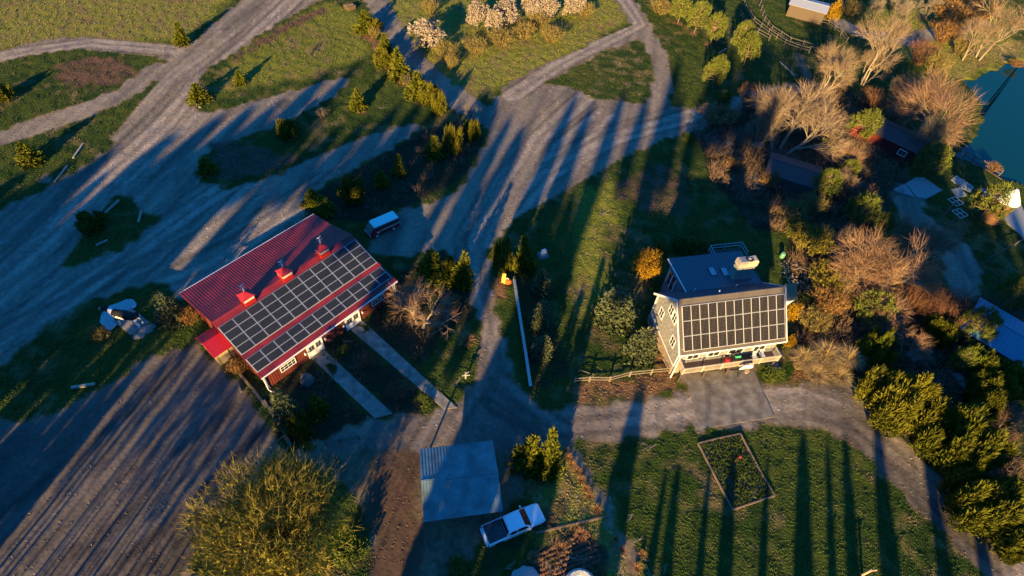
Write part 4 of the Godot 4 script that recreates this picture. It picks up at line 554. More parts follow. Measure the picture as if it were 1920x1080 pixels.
	grow("tall_top", Vector3(32.89, 0, 19.86), 29.67, 1.3, 5.5, "added shade tree with a small high crown south of the yard, outside the picture", "tree", "tall trees south of the yard", "tall_tree")  # added unseen trees, to shade the stone slabs and curved path
	grow("tall_top", Vector3(35.33, 0, 20.42), 29.67, 1.3, 0.8, "added shade tree with a small high crown south of the yard, outside the picture", "tree", "tall trees south of the yard", "tall_tree")
	grow("tall_top", Vector3(37.86, 0, 21), 29.67, 1.3, 2.71, "added shade tree with a small high crown south of the yard, outside the picture", "tree", "tall trees south of the yard", "tall_tree")
	grow("tall_top", Vector3(40.4, 0, 21.58), 29.67, 1.3, 4.61, "added shade tree with a small high crown south of the yard, outside the picture", "tree", "tall trees south of the yard", "tall_tree")
	grow("tall_top", Vector3(42.54, 0, 22.07), 29.4, 1.3, 5.26, "added shade tree with a small high crown south of the yard, outside the picture", "tree", "tall trees south of the yard", "tall_tree")
	grow("tall_top", Vector3(34.35, 0, 20.19), 35.5, 1.3, 3.94, "added shade tree with a small high crown south of the yard, outside the picture", "tree", "tall trees south of the yard", "tall_tree")  # added unseen trees, to shade the red shed
	grow("tall_top", Vector3(36.89, 0, 20.77), 35.77, 1.3, 5.84, "added shade tree with a small high crown south of the yard, outside the picture", "tree", "tall trees south of the yard", "tall_tree")
	grow("tall_top", Vector3(39.42, 0, 21.36), 35.22, 1.3, 1.46, "added shade tree with a small high crown south of the yard, outside the picture", "tree", "tall trees south of the yard", "tall_tree")
	grow("tall_mid", Vector3(42.74, 0, 22.12), 26.62, 1.2, 5.89, "added shade tree with a half-bare stem south of the yard, outside the picture", "tree", "tall trees south of the yard", "tall_tree")  # added unseen trees, to keep the sun off the blue roof
	grow("tall_mid", Vector3(44.69, 0, 22.56), 26.62, 1.2, 5.9, "added shade tree with a half-bare stem south of the yard, outside the picture", "tree", "tall trees south of the yard", "tall_tree")
	grow("tall_mid", Vector3(46.83, 0, 23.05), 26.9, 1.2, 0.27, "added shade tree with a half-bare stem south of the yard, outside the picture", "tree", "tall trees south of the yard", "tall_tree")
	grow("tall_mid", Vector3(49.17, 0, 23.59), 26.62, 1.2, 1.54, "added shade tree with a half-bare stem south of the yard, outside the picture", "tree", "tall trees south of the yard", "tall_tree")
	grow("tall_mid", Vector3(51.9, 0, 24.22), 26.35, 1.2, 4.07, "added shade tree with a half-bare stem south of the yard, outside the picture", "tree", "tall trees south of the yard", "tall_tree")
	grow("tall_full", Vector3(-9.9, 0, 10.04), 21.08, 1.2, 5.47, "tall columnar tree in the belt south of the yard, outside the picture", "tree", "tall trees south of the yard", "tall_tree")
	grow("tall_mid", Vector3(-8.65, 0, 14.43), 29.4, 1.2, 1.05, "added shade tree with a half-bare stem south of the yard, outside the picture", "tree", "tall trees south of the yard", "tall_tree")
	grow("tall_full", Vector3(-7.56, 0, 10.58), 20.8, 1, 0.47, "tall columnar tree in the belt south of the yard, outside the picture", "tree", "tall trees south of the yard", "tall_tree")
	grow("tall_full", Vector3(-11.75, 0, 9.62), 13.59, 1, 5.77, "tall columnar tree in the belt south of the yard, outside the picture", "tree", "tall trees south of the yard", "tall_tree")
	grow("tall_full", Vector3(-5.51, 0, 11.05), 13.87, 1.1, 0.8, "tall columnar tree in the belt south of the yard, outside the picture", "tree", "tall trees south of the yard", "tall_tree")
	grow("tall_full", Vector3(-4.4, 0, 13.35), 13.87, 1.1, 0.16, "tall columnar tree in the belt south of the yard, outside the picture", "tree", "tall trees south of the yard", "tall_tree")
	grow("tall_full", Vector3(-2.29, 0, 11.79), 13.03, 0.8, 4.91, "tall columnar tree in the belt south of the yard, outside the picture", "tree", "tall trees south of the yard", "tall_tree")
	grow("tall_top", Vector3(-5.64, 0, 19.23), 30.51, 1, 2.3, "added shade tree with a small high crown south of the yard, outside the picture", "tree", "tall trees south of the yard", "tall_tree")
	grow("tall_mid", Vector3(-1.04, 0, 16.18), 33.28, 1.3, 0.49, "added shade tree with a half-bare stem south of the yard, outside the picture", "tree", "tall trees south of the yard", "tall_tree")
	grow("tall_top", Vector3(1.35, 0, 14.67), 29.4, 1.1, 6.17, "added shade tree with a small high crown south of the yard, outside the picture", "tree", "tall trees south of the yard", "tall_tree")
	grow("tall_top", Vector3(3.73, 0, 17.27), 29.95, 0.9, 3.35, "added shade tree with a small high crown south of the yard, outside the picture", "tree", "tall trees south of the yard", "tall_tree")
	grow("tall_full", Vector3(-8.73, 0, 10.31), 14.42, 0.7, 2.97, "tall columnar tree in the belt south of the yard, outside the picture", "tree", "tall trees south of the yard", "tall_tree")
	grow("tall_full", Vector3(5.68, 0, 7.46), 11.65, 1.3, 5.65, "tall columnar tree in the belt south of the yard, outside the picture", "tree", "tall trees south of the yard", "tall_tree")
	grow("tall_full", Vector3(11.33, 0, 8.75), 9.43, 0.6, 5.06, "tall columnar tree in the belt south of the yard, outside the picture", "tree", "tall trees south of the yard", "tall_tree")
	grow("tall_full", Vector3(16.01, 0, 9.83), 10.54, 0.8, 1.33, "tall columnar tree in the belt south of the yard, outside the picture", "tree", "tall trees south of the yard", "tall_tree")
	grow("tall_full", Vector3(9.09, 0, 8.24), 9.15, 0.5, 4.1, "tall columnar tree in the belt south of the yard, outside the picture", "tree", "tall trees south of the yard", "tall_tree")
	grow("tall_full", Vector3(13.86, 0, 9.34), 9.98, 0.45, 0.69, "tall columnar tree in the belt south of the yard, outside the picture", "tree", "tall trees south of the yard", "tall_tree")
	grow("tall_full", Vector3(19.42, 0, 10.61), 10.54, 0.5, 6.07, "tall columnar tree in the belt south of the yard, outside the picture", "tree", "tall trees south of the yard", "tall_tree")
	grow("tall_full", Vector3(25.56, 0, 12.02), 11.65, 0.5, 0.78, "tall columnar tree in the belt south of the yard, outside the picture", "tree", "tall trees south of the yard", "tall_tree")
	grow("tall_full", Vector3(23.03, 0, 11.44), 11.65, 1, 5.15, "tall columnar tree in the belt south of the yard, outside the picture", "tree", "tall trees south of the yard", "tall_tree")
	grow("tall_full", Vector3(27.41, 0, 12.44), 11.92, 0.75, 0.48, "tall columnar tree in the belt south of the yard, outside the picture", "tree", "tall trees south of the yard", "tall_tree")
	grow("tall_full", Vector3(30.82, 0, 13.23), 12.76, 1, 5.22, "tall columnar tree in the belt south of the yard, outside the picture", "tree", "tall trees south of the yard", "tall_tree")
	grow("tall_full", Vector3(35.7, 0, 14.34), 13.87, 0.8, 2.11, "tall columnar tree in the belt south of the yard, outside the picture", "tree", "tall trees south of the yard", "tall_tree")
	grow("tall_full", Vector3(39.6, 0, 15.24), 14.42, 0.7, 2.14, "tall columnar tree in the belt south of the yard, outside the picture", "tree", "tall trees south of the yard", "tall_tree")


func make_yard() -> void:
	var white := mat("white_trim", 0.72, 0.7, 0.66, 0.6)
	var grey_wood := mat("grey_wood", 0.16, 0.135, 0.115, 0.9, 0, 1.5)
	var brown_wood := mat("brown_wood", 0.26, 0.17, 0.1, 0.9, 0, 1.5)
	pickup_truck(Vector3(2.29, 0, -18.45), 0.5)
	red_van(Vector3(-17.9, 0, -55.3), 3.86)
	# cow statue on its slab, with a sheet of plastic and stones round it
	var sl := Node3D.new()
	sl.name = "statue_slab"
	add_child(sl)
	tag(sl, "square concrete slab under the cow statue", "slab")
	slab(sl, "slab", PackedVector2Array([Vector2(-42.08, -35.24), Vector2(-40.92, -37.24), Vector2(-43.77, -38.89), Vector2(-44.79, -36.82)]), -0.1, 0.16, mat("slab_concrete", 0.34, 0.29, 0.25, 0.9, 0, 0.6))
	cow_statue(Vector3(-42.8, 0.16, -36.7), -3.26, 1.38)
	var sheet := Shape.new()
	var sp: PackedVector2Array = PackedVector2Array([Vector2(-46.69, -37.65), Vector2(-46.37, -38.86), Vector2(-45.63, -39.5), Vector2(-44.9, -40.07), Vector2(-44.19, -40.16), Vector2(-43.49, -39.61), Vector2(-43.32, -39), Vector2(-43.79, -38.94), Vector2(-44.7, -36.75), Vector2(-44.22, -36.29), Vector2(-44.57, -35.65), Vector2(-45.1, -35.73), Vector2(-46.22, -36.5)])
	var mid := Vector2.ZERO
	for p in sp:
		mid += p / sp.size()
	for i in sp.size():
		var a := sp[i]
		var b := sp[(i + 1) % sp.size()]
		sheet.tri(Vector3(mid.x, 0.14, mid.y), Vector3(a.x, 0.1 + 0.05 * sin(i * 2.3), a.y), Vector3(b.x, 0.1 + 0.05 * sin((i + 1) * 2.3), b.y))
	var sh := part("plastic_sheet", sheet, mat("pale_sheet", 0.45, 0.47, 0.48, 0.55, 0, 0.8), self)
	tag(sh, "pale plastic sheet spread on the grass beside the cow statue", "sheet")
	for p in [[Vector3(-40.97, 0, -36.23), 0.9, "pale broken rock on the right of the cow slab"], [Vector3(-41.27, 0, -35.31), 0.7, "pinkish rubble heap below the cow slab"], [Vector3(-40.48, 0, -36.73), 0.55, "small pale rock at the far right of the cow slab"]]:
		rock("rubble", p[2], p[0], Vector3(p[1], 0.22, p[1] * 0.7), int(p[1] * 100), mat("pale_rubble", 0.36, 0.28, 0.24, 0.95, 0, 1.2))
	# yellow board and pumpkin
	var yb := thing("yellow_board", "tall bright yellow upright board behind the orange pumpkin", "sign board", Vector3(-1.13, 0, -48.16), -0.2)
	var y := Shape.new()
	y.box(Vector3(0, 0.95, 0), Vector3(0.5, 1.9, 0.08))
	part("board", y, mat("yellow_paint", 0.62, 0.42, 0.06, 0.6), yb)
	var ys := Shape.new()
	ys.box(Vector3(0, 0.7, -0.12), Vector3(0.1, 1.4, 0.14))
	part("prop", ys, brown_wood, yb)
	var pk := thing("pumpkin", "large orange pumpkin figure with a curled white stem", "pumpkin", Vector3(-0.56, 0, -48.23))
	var pm := Shape.new()
	for i in 12:
		for k in 8:
			for j in 3:
				var a0 := TAU * (i + j / 3.0) / 12
				var a1 := TAU * (i + (j + 1) / 3.0) / 12
				var l := [0.92, 1.03, 1.03, 0.92]
				var t0 := PI * k / 8
				var t1 := PI * (k + 1) / 8
				var q := func(a: float, t: float, e: float) -> Vector3: return Vector3(cos(a) * sin(t) * 0.46 * e, 0.36 + cos(t) * 0.36, sin(a) * sin(t) * 0.46 * e)
				pm.quad(q.call(a0, t0, l[j]), q.call(a1, t0, l[j + 1]), q.call(a1, t1, l[j + 1]), q.call(a0, t1, l[j]))
	part("body", pm, mat("pumpkin_orange", 0.5, 0.09, 0.006, 0.55), pk)
	var st := Shape.new()
	var prev := Vector3(0, 0.7, 0)
	for i in 7:
		var a := PI * i / 6.0
		var nx := Vector3(-0.13 + 0.13 * cos(a), 0.78 + 0.2 * sin(a), 0)
		st.tube(prev, nx, 0.045, 0.04, 6, true)
		prev = nx
	part("stem", st, white, pk)
	# fences and rails
	var lr := rail_fence("long_rail", "long pale rail on posts dividing the lane from the spruces", [Vector3(0.16, 0, -48.95), Vector3(1.4, 0, -42.69), Vector3(2.33, 0, -37.91), Vector3(3.11, 0, -33.78)], [0.3], 0.5, 2.6, 0.2, grey_wood)
	for q in [[Vector3(0.16, 0.55, -48.48), Vector3(1.38, 0.55, -42.29)], [Vector3(1.38, 0.55, -42.29), Vector3(2.31, 0.55, -37.55)], [Vector3(2.31, 0.55, -37.55), Vector3(3.08, 0.55, -33.46)]]:
		var s := Shape.new()
		s.beam(q[0] - lr.position, q[1] - lr.position, 0.34, 0.06)
		part("cap_board", s, mat("pale_board", 0.36, 0.34, 0.3, 0.8), lr)
	rail_fence("split_rail_fence", "split rail fence running from the lane to the house corner", [Vector3(7.92, 0, -34.72), Vector3(9.6, 0, -35.05), Vector3(11.89, 0, -35.3), Vector3(14.23, 0, -36.26), Vector3(16.7, 0, -36.82), Vector3(18.83, 0, -37.34)], [0.45, 0.95], 1.15, 2.4, 0.13, mat("lit_rail", 0.18, 0.14, 0.1, 0.9))
	rail_fence("leaning_rail", "loose rail piece leaning at the left end of the split rail fence", [Vector3(8.51, 0, -36.25), Vector3(10.09, 0, -35.8)], [0.4], 0.5, 3.0, 0.1, grey_wood)
	rail_fence("outer_curved_fence", "outer curved pale rail fence of the round paddock", [Vector3(41.83, 0, -126.78), Vector3(42.72, 0, -122.86), Vector3(44.33, 0, -119.68), Vector3(46.17, 0, -117.48)], [0.5, 1.0], 1.2, 2.6, 0.12, grey_wood)
	rail_fence("curved_fence", "middle curved rail fence of the round paddock with two rails", [Vector3(44.03, 0, -136.47), Vector3(43.5, 0, -129.94), Vector3(44.34, 0, -124.53), Vector3(46.58, 0, -120.11), Vector3(49.03, 0, -116.36), Vector3(51.82, 0, -114.64), Vector3(53.38, 0, -114.12)], [0.5, 1.0], 1.2, 2.6, 0.12, grey_wood)
	rail_fence("inner_curved_fence", "inner curved rail fence of the round paddock", [Vector3(47.2, 0, -132.63), Vector3(46.74, 0, -125.46), Vector3(47.53, 0, -121.6), Vector3(50.33, 0, -117.44), Vector3(54.96, 0, -115.43)], [0.5, 1.0], 1.2, 2.6, 0.12, grey_wood)
	rail_fence("shed_fence", "short grey fence beside the wooden field shed", [Vector3(57.99, 0, -126.79), Vector3(60.35, 0, -126.34), Vector3(62.03, 0, -122.67), Vector3(62.3, 0, -119.72)], [0.5, 1.0], 1.2, 2.6, 0.1, grey_wood)
	rail_fence("pond_fence", "dark fence along the pond shore left of the silo", [Vector3(70.59, 0, -86.71), Vector3(71.78, 0, -84.36), Vector3(73.8, 0, -82.48), Vector3(75.84, 0, -80.38)], [0.5, 1.05], 1.2, 1.6, 0.1, mat("dark_rail", 0.12, 0.09, 0.07, 0.9))
	rail_fence("yard_gate", "low grey gate with long rails beside the yard", [Vector3(-17.13, 0, -24.62), Vector3(-15.73, 0, -25.06), Vector3(-14.02, 0, -25.64)], [0.3, 0.6, 0.9], 1.05, 2.4, 0.09, grey_wood, "gate")
	rail_fence("paddock_rail", "pale rail bordering the grass under the silo", [Vector3(65.27, 0, -60.56), Vector3(69.18, 0, -63.12), Vector3(72.81, 0, -65.5)], [0.8], 0.9, 2.6, 0.1, grey_wood)
	rail_fence("paddock_rail", "dim rail crossing the dark grass below the silo", [Vector3(63.79, 0, -59.18), Vector3(65.35, 0, -56.69)], [0.8], 0.9, 2.6, 0.08, grey_wood)
	# timber edging below the barn
	var i := 0
	for p in [[Vector3(-30.48, 0, -33.56), Vector3(-28.35, 0, -31.61), "first edging timber running down from the annexe"], [Vector3(-28.35, 0, -31.61), Vector3(-26.54, 0, -30.1), "second edging timber beside the rust coloured bush"], [Vector3(-26.38, 0, -29.99), Vector3(-24.4, 0, -28.17), "third edging timber between dirt field and barn garden"], [Vector3(-24.86, 0, -28.87), Vector3(-20.46, 0, -24.16), "long dark edging timber reaching the wooden trough"], [Vector3(-28.21, 0, -30.44), Vector3(-27.56, 0, -29.6), "short pale stake beside the edging timbers"]]:
		timber("edging_timber", p[2], p[0], p[1], 0.26, 0.3, grey_wood if i in [0, 2, 4] else brown_wood, "timber", "edging timbers")
		i += 1
	var tr := thing("wooden_trough", "small square wooden frame lying at the dirt field corner", "wooden frame", Vector3(-21.42, 0, -23.95))
	for q in [[Vector3(-22.13, 0, -24.33), Vector3(-21.6, 0, -25.2)], [Vector3(-21.6, 0, -25.2), Vector3(-20.72, 0, -24.13)], [Vector3(-20.72, 0, -24.13), Vector3(-21.09, 0, -23.42)], [Vector3(-21.09, 0, -23.42), Vector3(-22.13, 0, -24.33)]]:
		var s := Shape.new()
		s.beam(q[0] - tr.position + Vector3(0, 0.14, 0), q[1] - tr.position + Vector3(0, 0.14, 0), 0.12, 0.3)
		part("board", s, brown_wood, tr)
	# fallen logs
	for p in [[Vector3(-63.58, 0, -58.16), Vector3(-63.74, 0, -61.66), "lower of two fallen poles on the left grass"], [Vector3(-63.86, 0, -63.42), Vector3(-64.16, 0, -66.69), "upper of two fallen poles on the left grass"], [Vector3(-54.23, 0, -53.46), Vector3(-53.66, 0, -56.03), "pale pole beside the dark cedar in the island"], [Vector3(-49.32, 0, -52.34), Vector3(-49.91, 0, -54.48), "short pale pole at the right of the island"], [Vector3(-52.49, 0, -47.78), Vector3(-51.54, 0, -48.84), "thin pole in the lower part of the island"], [Vector3(-53.33, 0, -79.4), Vector3(-51.57, 0, -77.79), "thin pole at the foot of the squat cedar"], [Vector3(46.71, 0, -109.36), Vector3(48.55, 0, -104.83), "grey fallen log in the dark paddock"], [Vector3(35.21, 0, -110.54), Vector3(36.95, 0, -112.46), "short grey stick under the upper pines"]]:
		timber("fallen_pole", p[2], p[0], p[1], 0.24, 0.2, mat("pale_pole", 0.24, 0.21, 0.17, 0.9), "pole", "fallen poles on the grass")
	timber("bright_log", "bright pale log lying on the grass above the dirt field", Vector3(-44.93, 0, -28.19), Vector3(-42.81, 0, -28.88), 0.3, 0.26, mat("bright_log", 0.3, 0.24, 0.17, 0.9), "log")
	timber("bed_board", "long timber edging above the furrowed soil bed", Vector3(4.44, 0, -18.06), Vector3(11.37, 0, -20.32), 0.2, 0.16, brown_wood)
	var fu := Node3D.new()
	fu.name = "tilled_soil"
	add_child(fu)
	fu.set_meta("kind", "structure")
	rng.seed = 17
	for k in 7:
		var a: Vector3 = Vector3(4.35, 0, -15.87).lerp(Vector3(5.52, 0, -13.8), k / 6.0)
		var b: Vector3 = Vector3(9.29, 0, -18.72).lerp(Vector3(10.66, 0, -16.26), k / 6.0)
		var s := Shape.new()
		for q in 24:
			var p := a.lerp(b, (q + 0.2 * r1()) / 23.0) + Vector3(r1() * 0.05, 0, r1() * 0.05)
			s.ball(p, Vector3(0.2 + 0.06 * r1(), 0.14 + 0.05 * r1(), 0.2 + 0.06 * r1()), 4, 6)
		part("furrow", s, mat("tilled_earth", 0.1, 0.045, 0.025, 0.95), fu)
	# signpost
	var sg := thing("wooden_signpost", "small white cross-shaped signpost on the shaded grass by the lane", "signpost", Vector3(-4.15, 0, -33.92), 0.5)
	var sg1 := Shape.new()
	sg1.box(Vector3(0, 0.65, 0), Vector3(0.14, 1.3, 0.14))
	part("post", sg1, mat("sign_grey", 0.3, 0.28, 0.25, 0.8), sg)
	for q in [0.85, 1.15]:
		var s := Shape.new()
		s.box(Vector3(0, q, 0.09), Vector3(0.85, 0.14, 0.05), Basis(Vector3(0, 1, 0), (q - 1.0) * 2.0))
		part("arm", s, mat("sign_grey", 0.3, 0.28, 0.25, 0.8), sg)
	# raised bed
	var bd := thing("raised_bed", "raised garden bed framed with planks on the lower lawn", "garden bed", Vector3(24.72, 0, -26.03))
	for q in [[Vector3(21.09, 0, -28.76), Vector3(23.48, 0, -29.61)], [Vector3(23.48, 0, -29.61), Vector3(25.83, 0, -30.35)], [Vector3(25.83, 0, -30.35), Vector3(26.54, 0, -28.24)], [Vector3(26.54, 0, -28.24), Vector3(27.34, 0, -25.96)], [Vector3(27.34, 0, -25.96), Vector3(28.19, 0, -23.89)], [Vector3(28.19, 0, -23.89), Vector3(25.92, 0, -22.97)], [Vector3(25.92, 0, -22.97), Vector3(23.65, 0, -22.06)], [Vector3(23.65, 0, -22.06), Vector3(22.81, 0, -24.23)], [Vector3(22.81, 0, -24.23), Vector3(21.93, 0, -26.55)], [Vector3(21.93, 0, -26.55), Vector3(21.09, 0, -28.76)]]:
		var s := Shape.new()
		s.beam(q[0] - bd.position + Vector3(0, 0.12, 0), q[1] - bd.position + Vector3(0, 0.12, 0), 0.14, 0.34)
		part("plank", s, mat("bed_plank", 0.24, 0.16, 0.11, 0.9, 0, 1.5), bd)
	var so := Shape.new()
	var bp: PackedVector2Array = PackedVector2Array([Vector2(21.31, -28.72), Vector2(25.68, -30.15), Vector2(27.99, -23.97), Vector2(23.74, -22.28)])
	so.quad(Vector3(bp[0].x, 0.14, bp[0].y) - bd.position, Vector3(bp[1].x, 0.14, bp[1].y) - bd.position, Vector3(bp[2].x, 0.14, bp[2].y) - bd.position, Vector3(bp[3].x, 0.14, bp[3].y) - bd.position)
	part("soil", so, mat("bed_soil", 0.05, 0.04, 0.025, 0.95, 0, 1.5), bd)
	rng.seed = 88
	var gr := Shape.new()
	for k in 760:
		var u := rng.randf()
		var v := rng.randf()
		var p2 := bp[0].lerp(bp[1], u).lerp(bp[3].lerp(bp[2], u), v)
		var p := Vector3(p2.x, 0.14, p2.y) - bd.position
		var c := Color(0.035, 0.06, 0.014).lerp(Color(0.075, 0.1, 0.02), rng.randf())
		for z in 9:
			var d := (rdir() + Vector3(0, 0.7, 0)).normalized()
			gr.tint = c * rng.randf_range(0.75, 1.25)
			gr.leaf(p + rdir() * 0.06, d * rng.randf_range(0.15, 0.4), d.cross(rdir()).normalized(), 0.05)
	stuff(part("bed_greens", gr, foliage("leaves"), bd))
	var tl := Shape.new()
	tl.beam(Vector3(24.58, 0.5, -26.95) - bd.position, Vector3(25.11, 0.5, -27.47) - bd.position, 0.06, 0.06)
	tl.box(Vector3(25.23, 0.5, -27.54) - bd.position, Vector3(0.25, 0.12, 0.2))
	part("red_hand_tool", tl, mat("tool_red", 0.35, 0.04, 0.02, 0.6), bd)
	# stone and small structures
	rock("garden_boulder", "brown boulder in the shrubs left of the first walk", Vector3(-21.12, 0, -31.75) + Vector3(0, 0.2, 0), Vector3(0.85, 0.7, 0.75), 3, mat("brown_rock", 0.22, 0.15, 0.12, 0.95, 0, 1.0))
	var hp := thing("garden_pump", "weathered grey stone pump housing in the dark grass", "pump", Vector3(3.65, 0, -53.45), 0.4)
	var h1 := Shape.new()
	h1.loft([rect(-0.55, 0.55, -0.45, 0.45, -0.1, 0.15), rect(-0.5, 0.5, -0.4, 0.4, 0.4, 0.1), rect(-0.35, 0.35, -0.3, 0.3, 0.6, 0.05)])
	part("base", h1, mat("pump_stone", 0.3, 0.29, 0.28, 0.95, 0, 1.2), hp)
	var h2 := Shape.new()
	h2.box(Vector3(0.05, 0.85, 0), Vector3(0.55, 0.5, 0.45), Basis(Vector3.UP, 0.2))
	h2.box(Vector3(-0.3, 0.7, 0.2), Vector3(0.3, 0.35, 0.3))
	part("housing", h2, mat("pump_grey", 0.4, 0.42, 0.44, 0.6), hp)
	var ti := thing("timber_crate", "slatted wooden crate at the top of the cedar row", "crate", Vector3(-36.91, 0, -113.95), 0.7)
	for k in 6:
		var s := Shape.new()
		s.box(Vector3(0.1 * (k % 2), 0.35, -0.8 + k * 0.32), Vector3(1.7, 0.5 + 0.2 * (k % 3), 0.2), Basis(Vector3.UP, 0.06 * (k - 2)))
		part("slat", s, mat("crate_wood", 0.2, 0.125, 0.07, 0.9, 0, 1.2), ti)
	# stone patio, pads and strips among the trees
	var pt := Node3D.new()
	pt.name = "stone_patio"
	add_child(pt)
	pt.set_meta("kind", "structure")
	var pm2 := mat("patio_stone", 0.19, 0.2, 0.2, 0.9)
	for q in [PackedVector2Array([Vector2(56.56, -73.99), Vector2(59.17, -75.87), Vector2(59.74, -72.75), Vector2(60.84, -72.19), Vector2(59.06, -73.14)]), PackedVector2Array([Vector2(59.31, -76.01), Vector2(61.41, -77.72), Vector2(62.93, -77.95), Vector2(64.75, -75.18), Vector2(61.28, -72.73), Vector2(60, -73.03)]), PackedVector2Array([Vector2(67.2, -78.06), Vector2(68.54, -79.3), Vector2(70.37, -76.75), Vector2(69.11, -75.32), Vector2(68.06, -76.41)]), PackedVector2Array([Vector2(66.26, -75.65), Vector2(68.06, -76.41), Vector2(68.27, -74.46), Vector2(66.48, -73.72)])]:
		slab(pt, "slab", q, -0.1, 0.16, pm2)
	var pads := Node3D.new()
	pads.name = "concrete_pads"
	add_child(pads)
	pads.set_meta("kind", "structure")
	for q in [PackedVector2Array([Vector2(48.08, -43.12), Vector2(51, -45.09), Vector2(51.69, -43.77), Vector2(48.68, -42.05)]), PackedVector2Array([Vector2(52.83, -41.04), Vector2(53.83, -41), Vector2(54.43, -38.77), Vector2(53.59, -38.53)]), PackedVector2Array([Vector2(57.85, -45.42), Vector2(58.48, -45.65), Vector2(59.15, -43.86), Vector2(58.6, -43.49)]), PackedVector2Array([Vector2(71.97, -71.65), Vector2(76.26, -73.91), Vector2(74.88, -67.08), Vector2(73.08, -65.75), Vector2(72.02, -68.9)]), PackedVector2Array([Vector2(36.32, -82.2), Vector2(37.55, -83.24), Vector2(38.36, -81.96), Vector2(37.54, -81.28)]), PackedVector2Array([Vector2(32.31, -82.13), Vector2(33.07, -82.53), Vector2(33.24, -81.44), Vector2(32.31, -81.02)])]:
		slab(pads, "slab", q, -0.1, 0.2, pm2)
	# wooden footbridge on the pond edge
	var fb := thing("footbridge", "plank walk along the pond shore beside the silo", "footbridge", Vector3(74.18, 0, -81.73))
	for k in 18:
		var p: Vector3 = Vector3(72.73, 0.25, -83.64).lerp(Vector3(75.39, 0.25, -79.76), k / 17.0) - fb.position
		var s := Shape.new()
		s.box(p, Vector3(0.2, 0.06, 1.3), Basis(Vector3.UP, 0.5))
		part("plank", s, brown_wood, fb)
	# square-framed mast
	for q in [[Vector3(61.15, 0, -67.62), 4.2, "left of two square white frames on a tall post"], [Vector3(60.76, 0, -65.15), 4.2, "right of two square white frames on a tall post"]]:
		var ms := thing("frame_mast", q[2], "mast", q[0], 0.5, "square-framed masts")
		var s := Shape.new()
		s.box(Vector3(0, q[1] / 2, 0), Vector3(0.16, q[1], 0.16))
		part("post", s, brown_wood, ms)
		var fr := Shape.new()
		for e in [-0.75, 0.0, 0.75]:
			fr.beam(Vector3(-0.75, q[1] + 0.04, e), Vector3(0.75, q[1] + 0.04, e), 0.09, 0.08)
			fr.beam(Vector3(e, q[1] + 0.1, -0.75), Vector3(e, q[1] + 0.1, 0.75), 0.09, 0.08)
		part("frame", fr, mat("pale_frame", 0.32, 0.29, 0.26, 0.7), ms)
	# firewood
	var fw := thing("firewood_heap", "tumbled heap of split firewood behind the house corner", "firewood", Vector3(37.99, 0, -54.89))
	rng.seed = 51
	var lg := []
	for k in 3:
		var s := Shape.new()
		s.tube(Vector3(-0.24, 0, 0), Vector3(0.24, 0, 0), 0.1, 0.09, 5, true)
		lg.append(s.mesh())
	for k in 110:
		var o := MeshInstance3D.new()
		o.name = "log" if k == 0 else "log_%03d" % k
		o.mesh = lg[k % 3]
		o.material_override = mat("split_wood_%d" % (k % 3), [0.45, 0.3, 0.2][k % 3], [0.3, 0.2, 0.15][k % 3], [0.16, 0.12, 0.1][k % 3], 0.85)
		var a := rng.randf() * TAU
		var g := sqrt(rng.randf()) * 2.6
		o.position = Vector3(cos(a) * g, maxf(0.08, 0.55 - g * 0.24) * rng.randf_range(0.3, 1.0), sin(a) * g)
		o.rotation = Vector3(r1() * 0.3, rng.randf() * TAU, r1() * 0.4)
		fw.add_child(o)
	var ba := thing("green_barrel", "small green barrel beside the dry shrubs behind the house", "barrel", Vector3(36.03, 0, -57.42))
	var bs := Shape.new()
	bs.lathe(Vector3.ZERO, [Vector2(0.27, 0), Vector2(0.33, 0.25), Vector2(0.33, 0.65), Vector2(0.27, 0.9), Vector2(0.22, 0.92), Vector2(0, 0.9)], 14)
	part("body", bs, mat("barrel_green", 0.12, 0.3, 0.18, 0.5), ba)
	var bh := Shape.new()
	for yv in [0.25, 0.65]:
		bh.lathe(Vector3(0, yv, 0), [Vector2(0.335, -0.025), Vector2(0.35, 0), Vector2(0.335, 0.025)], 14)
	part("hoops", bh, mat("barrel_hoop", 0.1, 0.22, 0.14, 0.5), ba)
	deck_things()
	# tents and a post at the bottom edge
	for q in [[Vector3(3.75, 0, -13.73), 1.5, "white canvas tip of a tent cut by the bottom edge"], [Vector3(8.6, 0, -13.64), 1.9, "round white canopy ring cut by the bottom edge"]]:
		var te := thing("canvas_canopy", q[2], "canopy", q[0], 0.4)
		var s := Shape.new()
		if q[1] < 1.7:
			s.lathe(Vector3.ZERO, [Vector2(1.5, 0), Vector2(0.7, 0.8), Vector2(0.08, 1.7)], 9)
		else:
			s.lathe(Vector3.ZERO, [Vector2(1.6, 0.0), Vector2(1.5, 0.9), Vector2(1.3, 1.0), Vector2(0.9, 0.9), Vector2(0.85, 0.3)], 20)
			for k in 12:
				var a := TAU * k / 12
				s.beam(Vector3(cos(a) * 1.56, 0.1, sin(a) * 1.56), Vector3(cos(a) * 1.2, 1.02, sin(a) * 1.2), 0.06, 0.06)
		part("canvas", s, mat("canvas", 0.5, 0.5, 0.48, 0.8, 0, 1.0), te)
		var sp2 := Shape.new()
		sp2.tube(Vector3(0, 0, 0), Vector3(0.1, 2.0 if q[1] < 1.7 else 0.6, 0), 0.05, 0.04, 6, true)
		part("pole", sp2, grey_wood, te)
	var wp := thing("scarecrow_post", "pale wooden post with a crossbar at the bottom of the lawn", "post", Vector3(35.07, 0, -17.18), 0.3)
	var w1 := Shape.new()
	w1.tube(Vector3(0, -0.1, 0), Vector3(0.05, 1.6, 0), 0.13, 0.1, 7, true)
	part("post", w1, mat("fresh_wood", 0.5, 0.34, 0.2, 0.85), wp)
	var w2 := Shape.new()
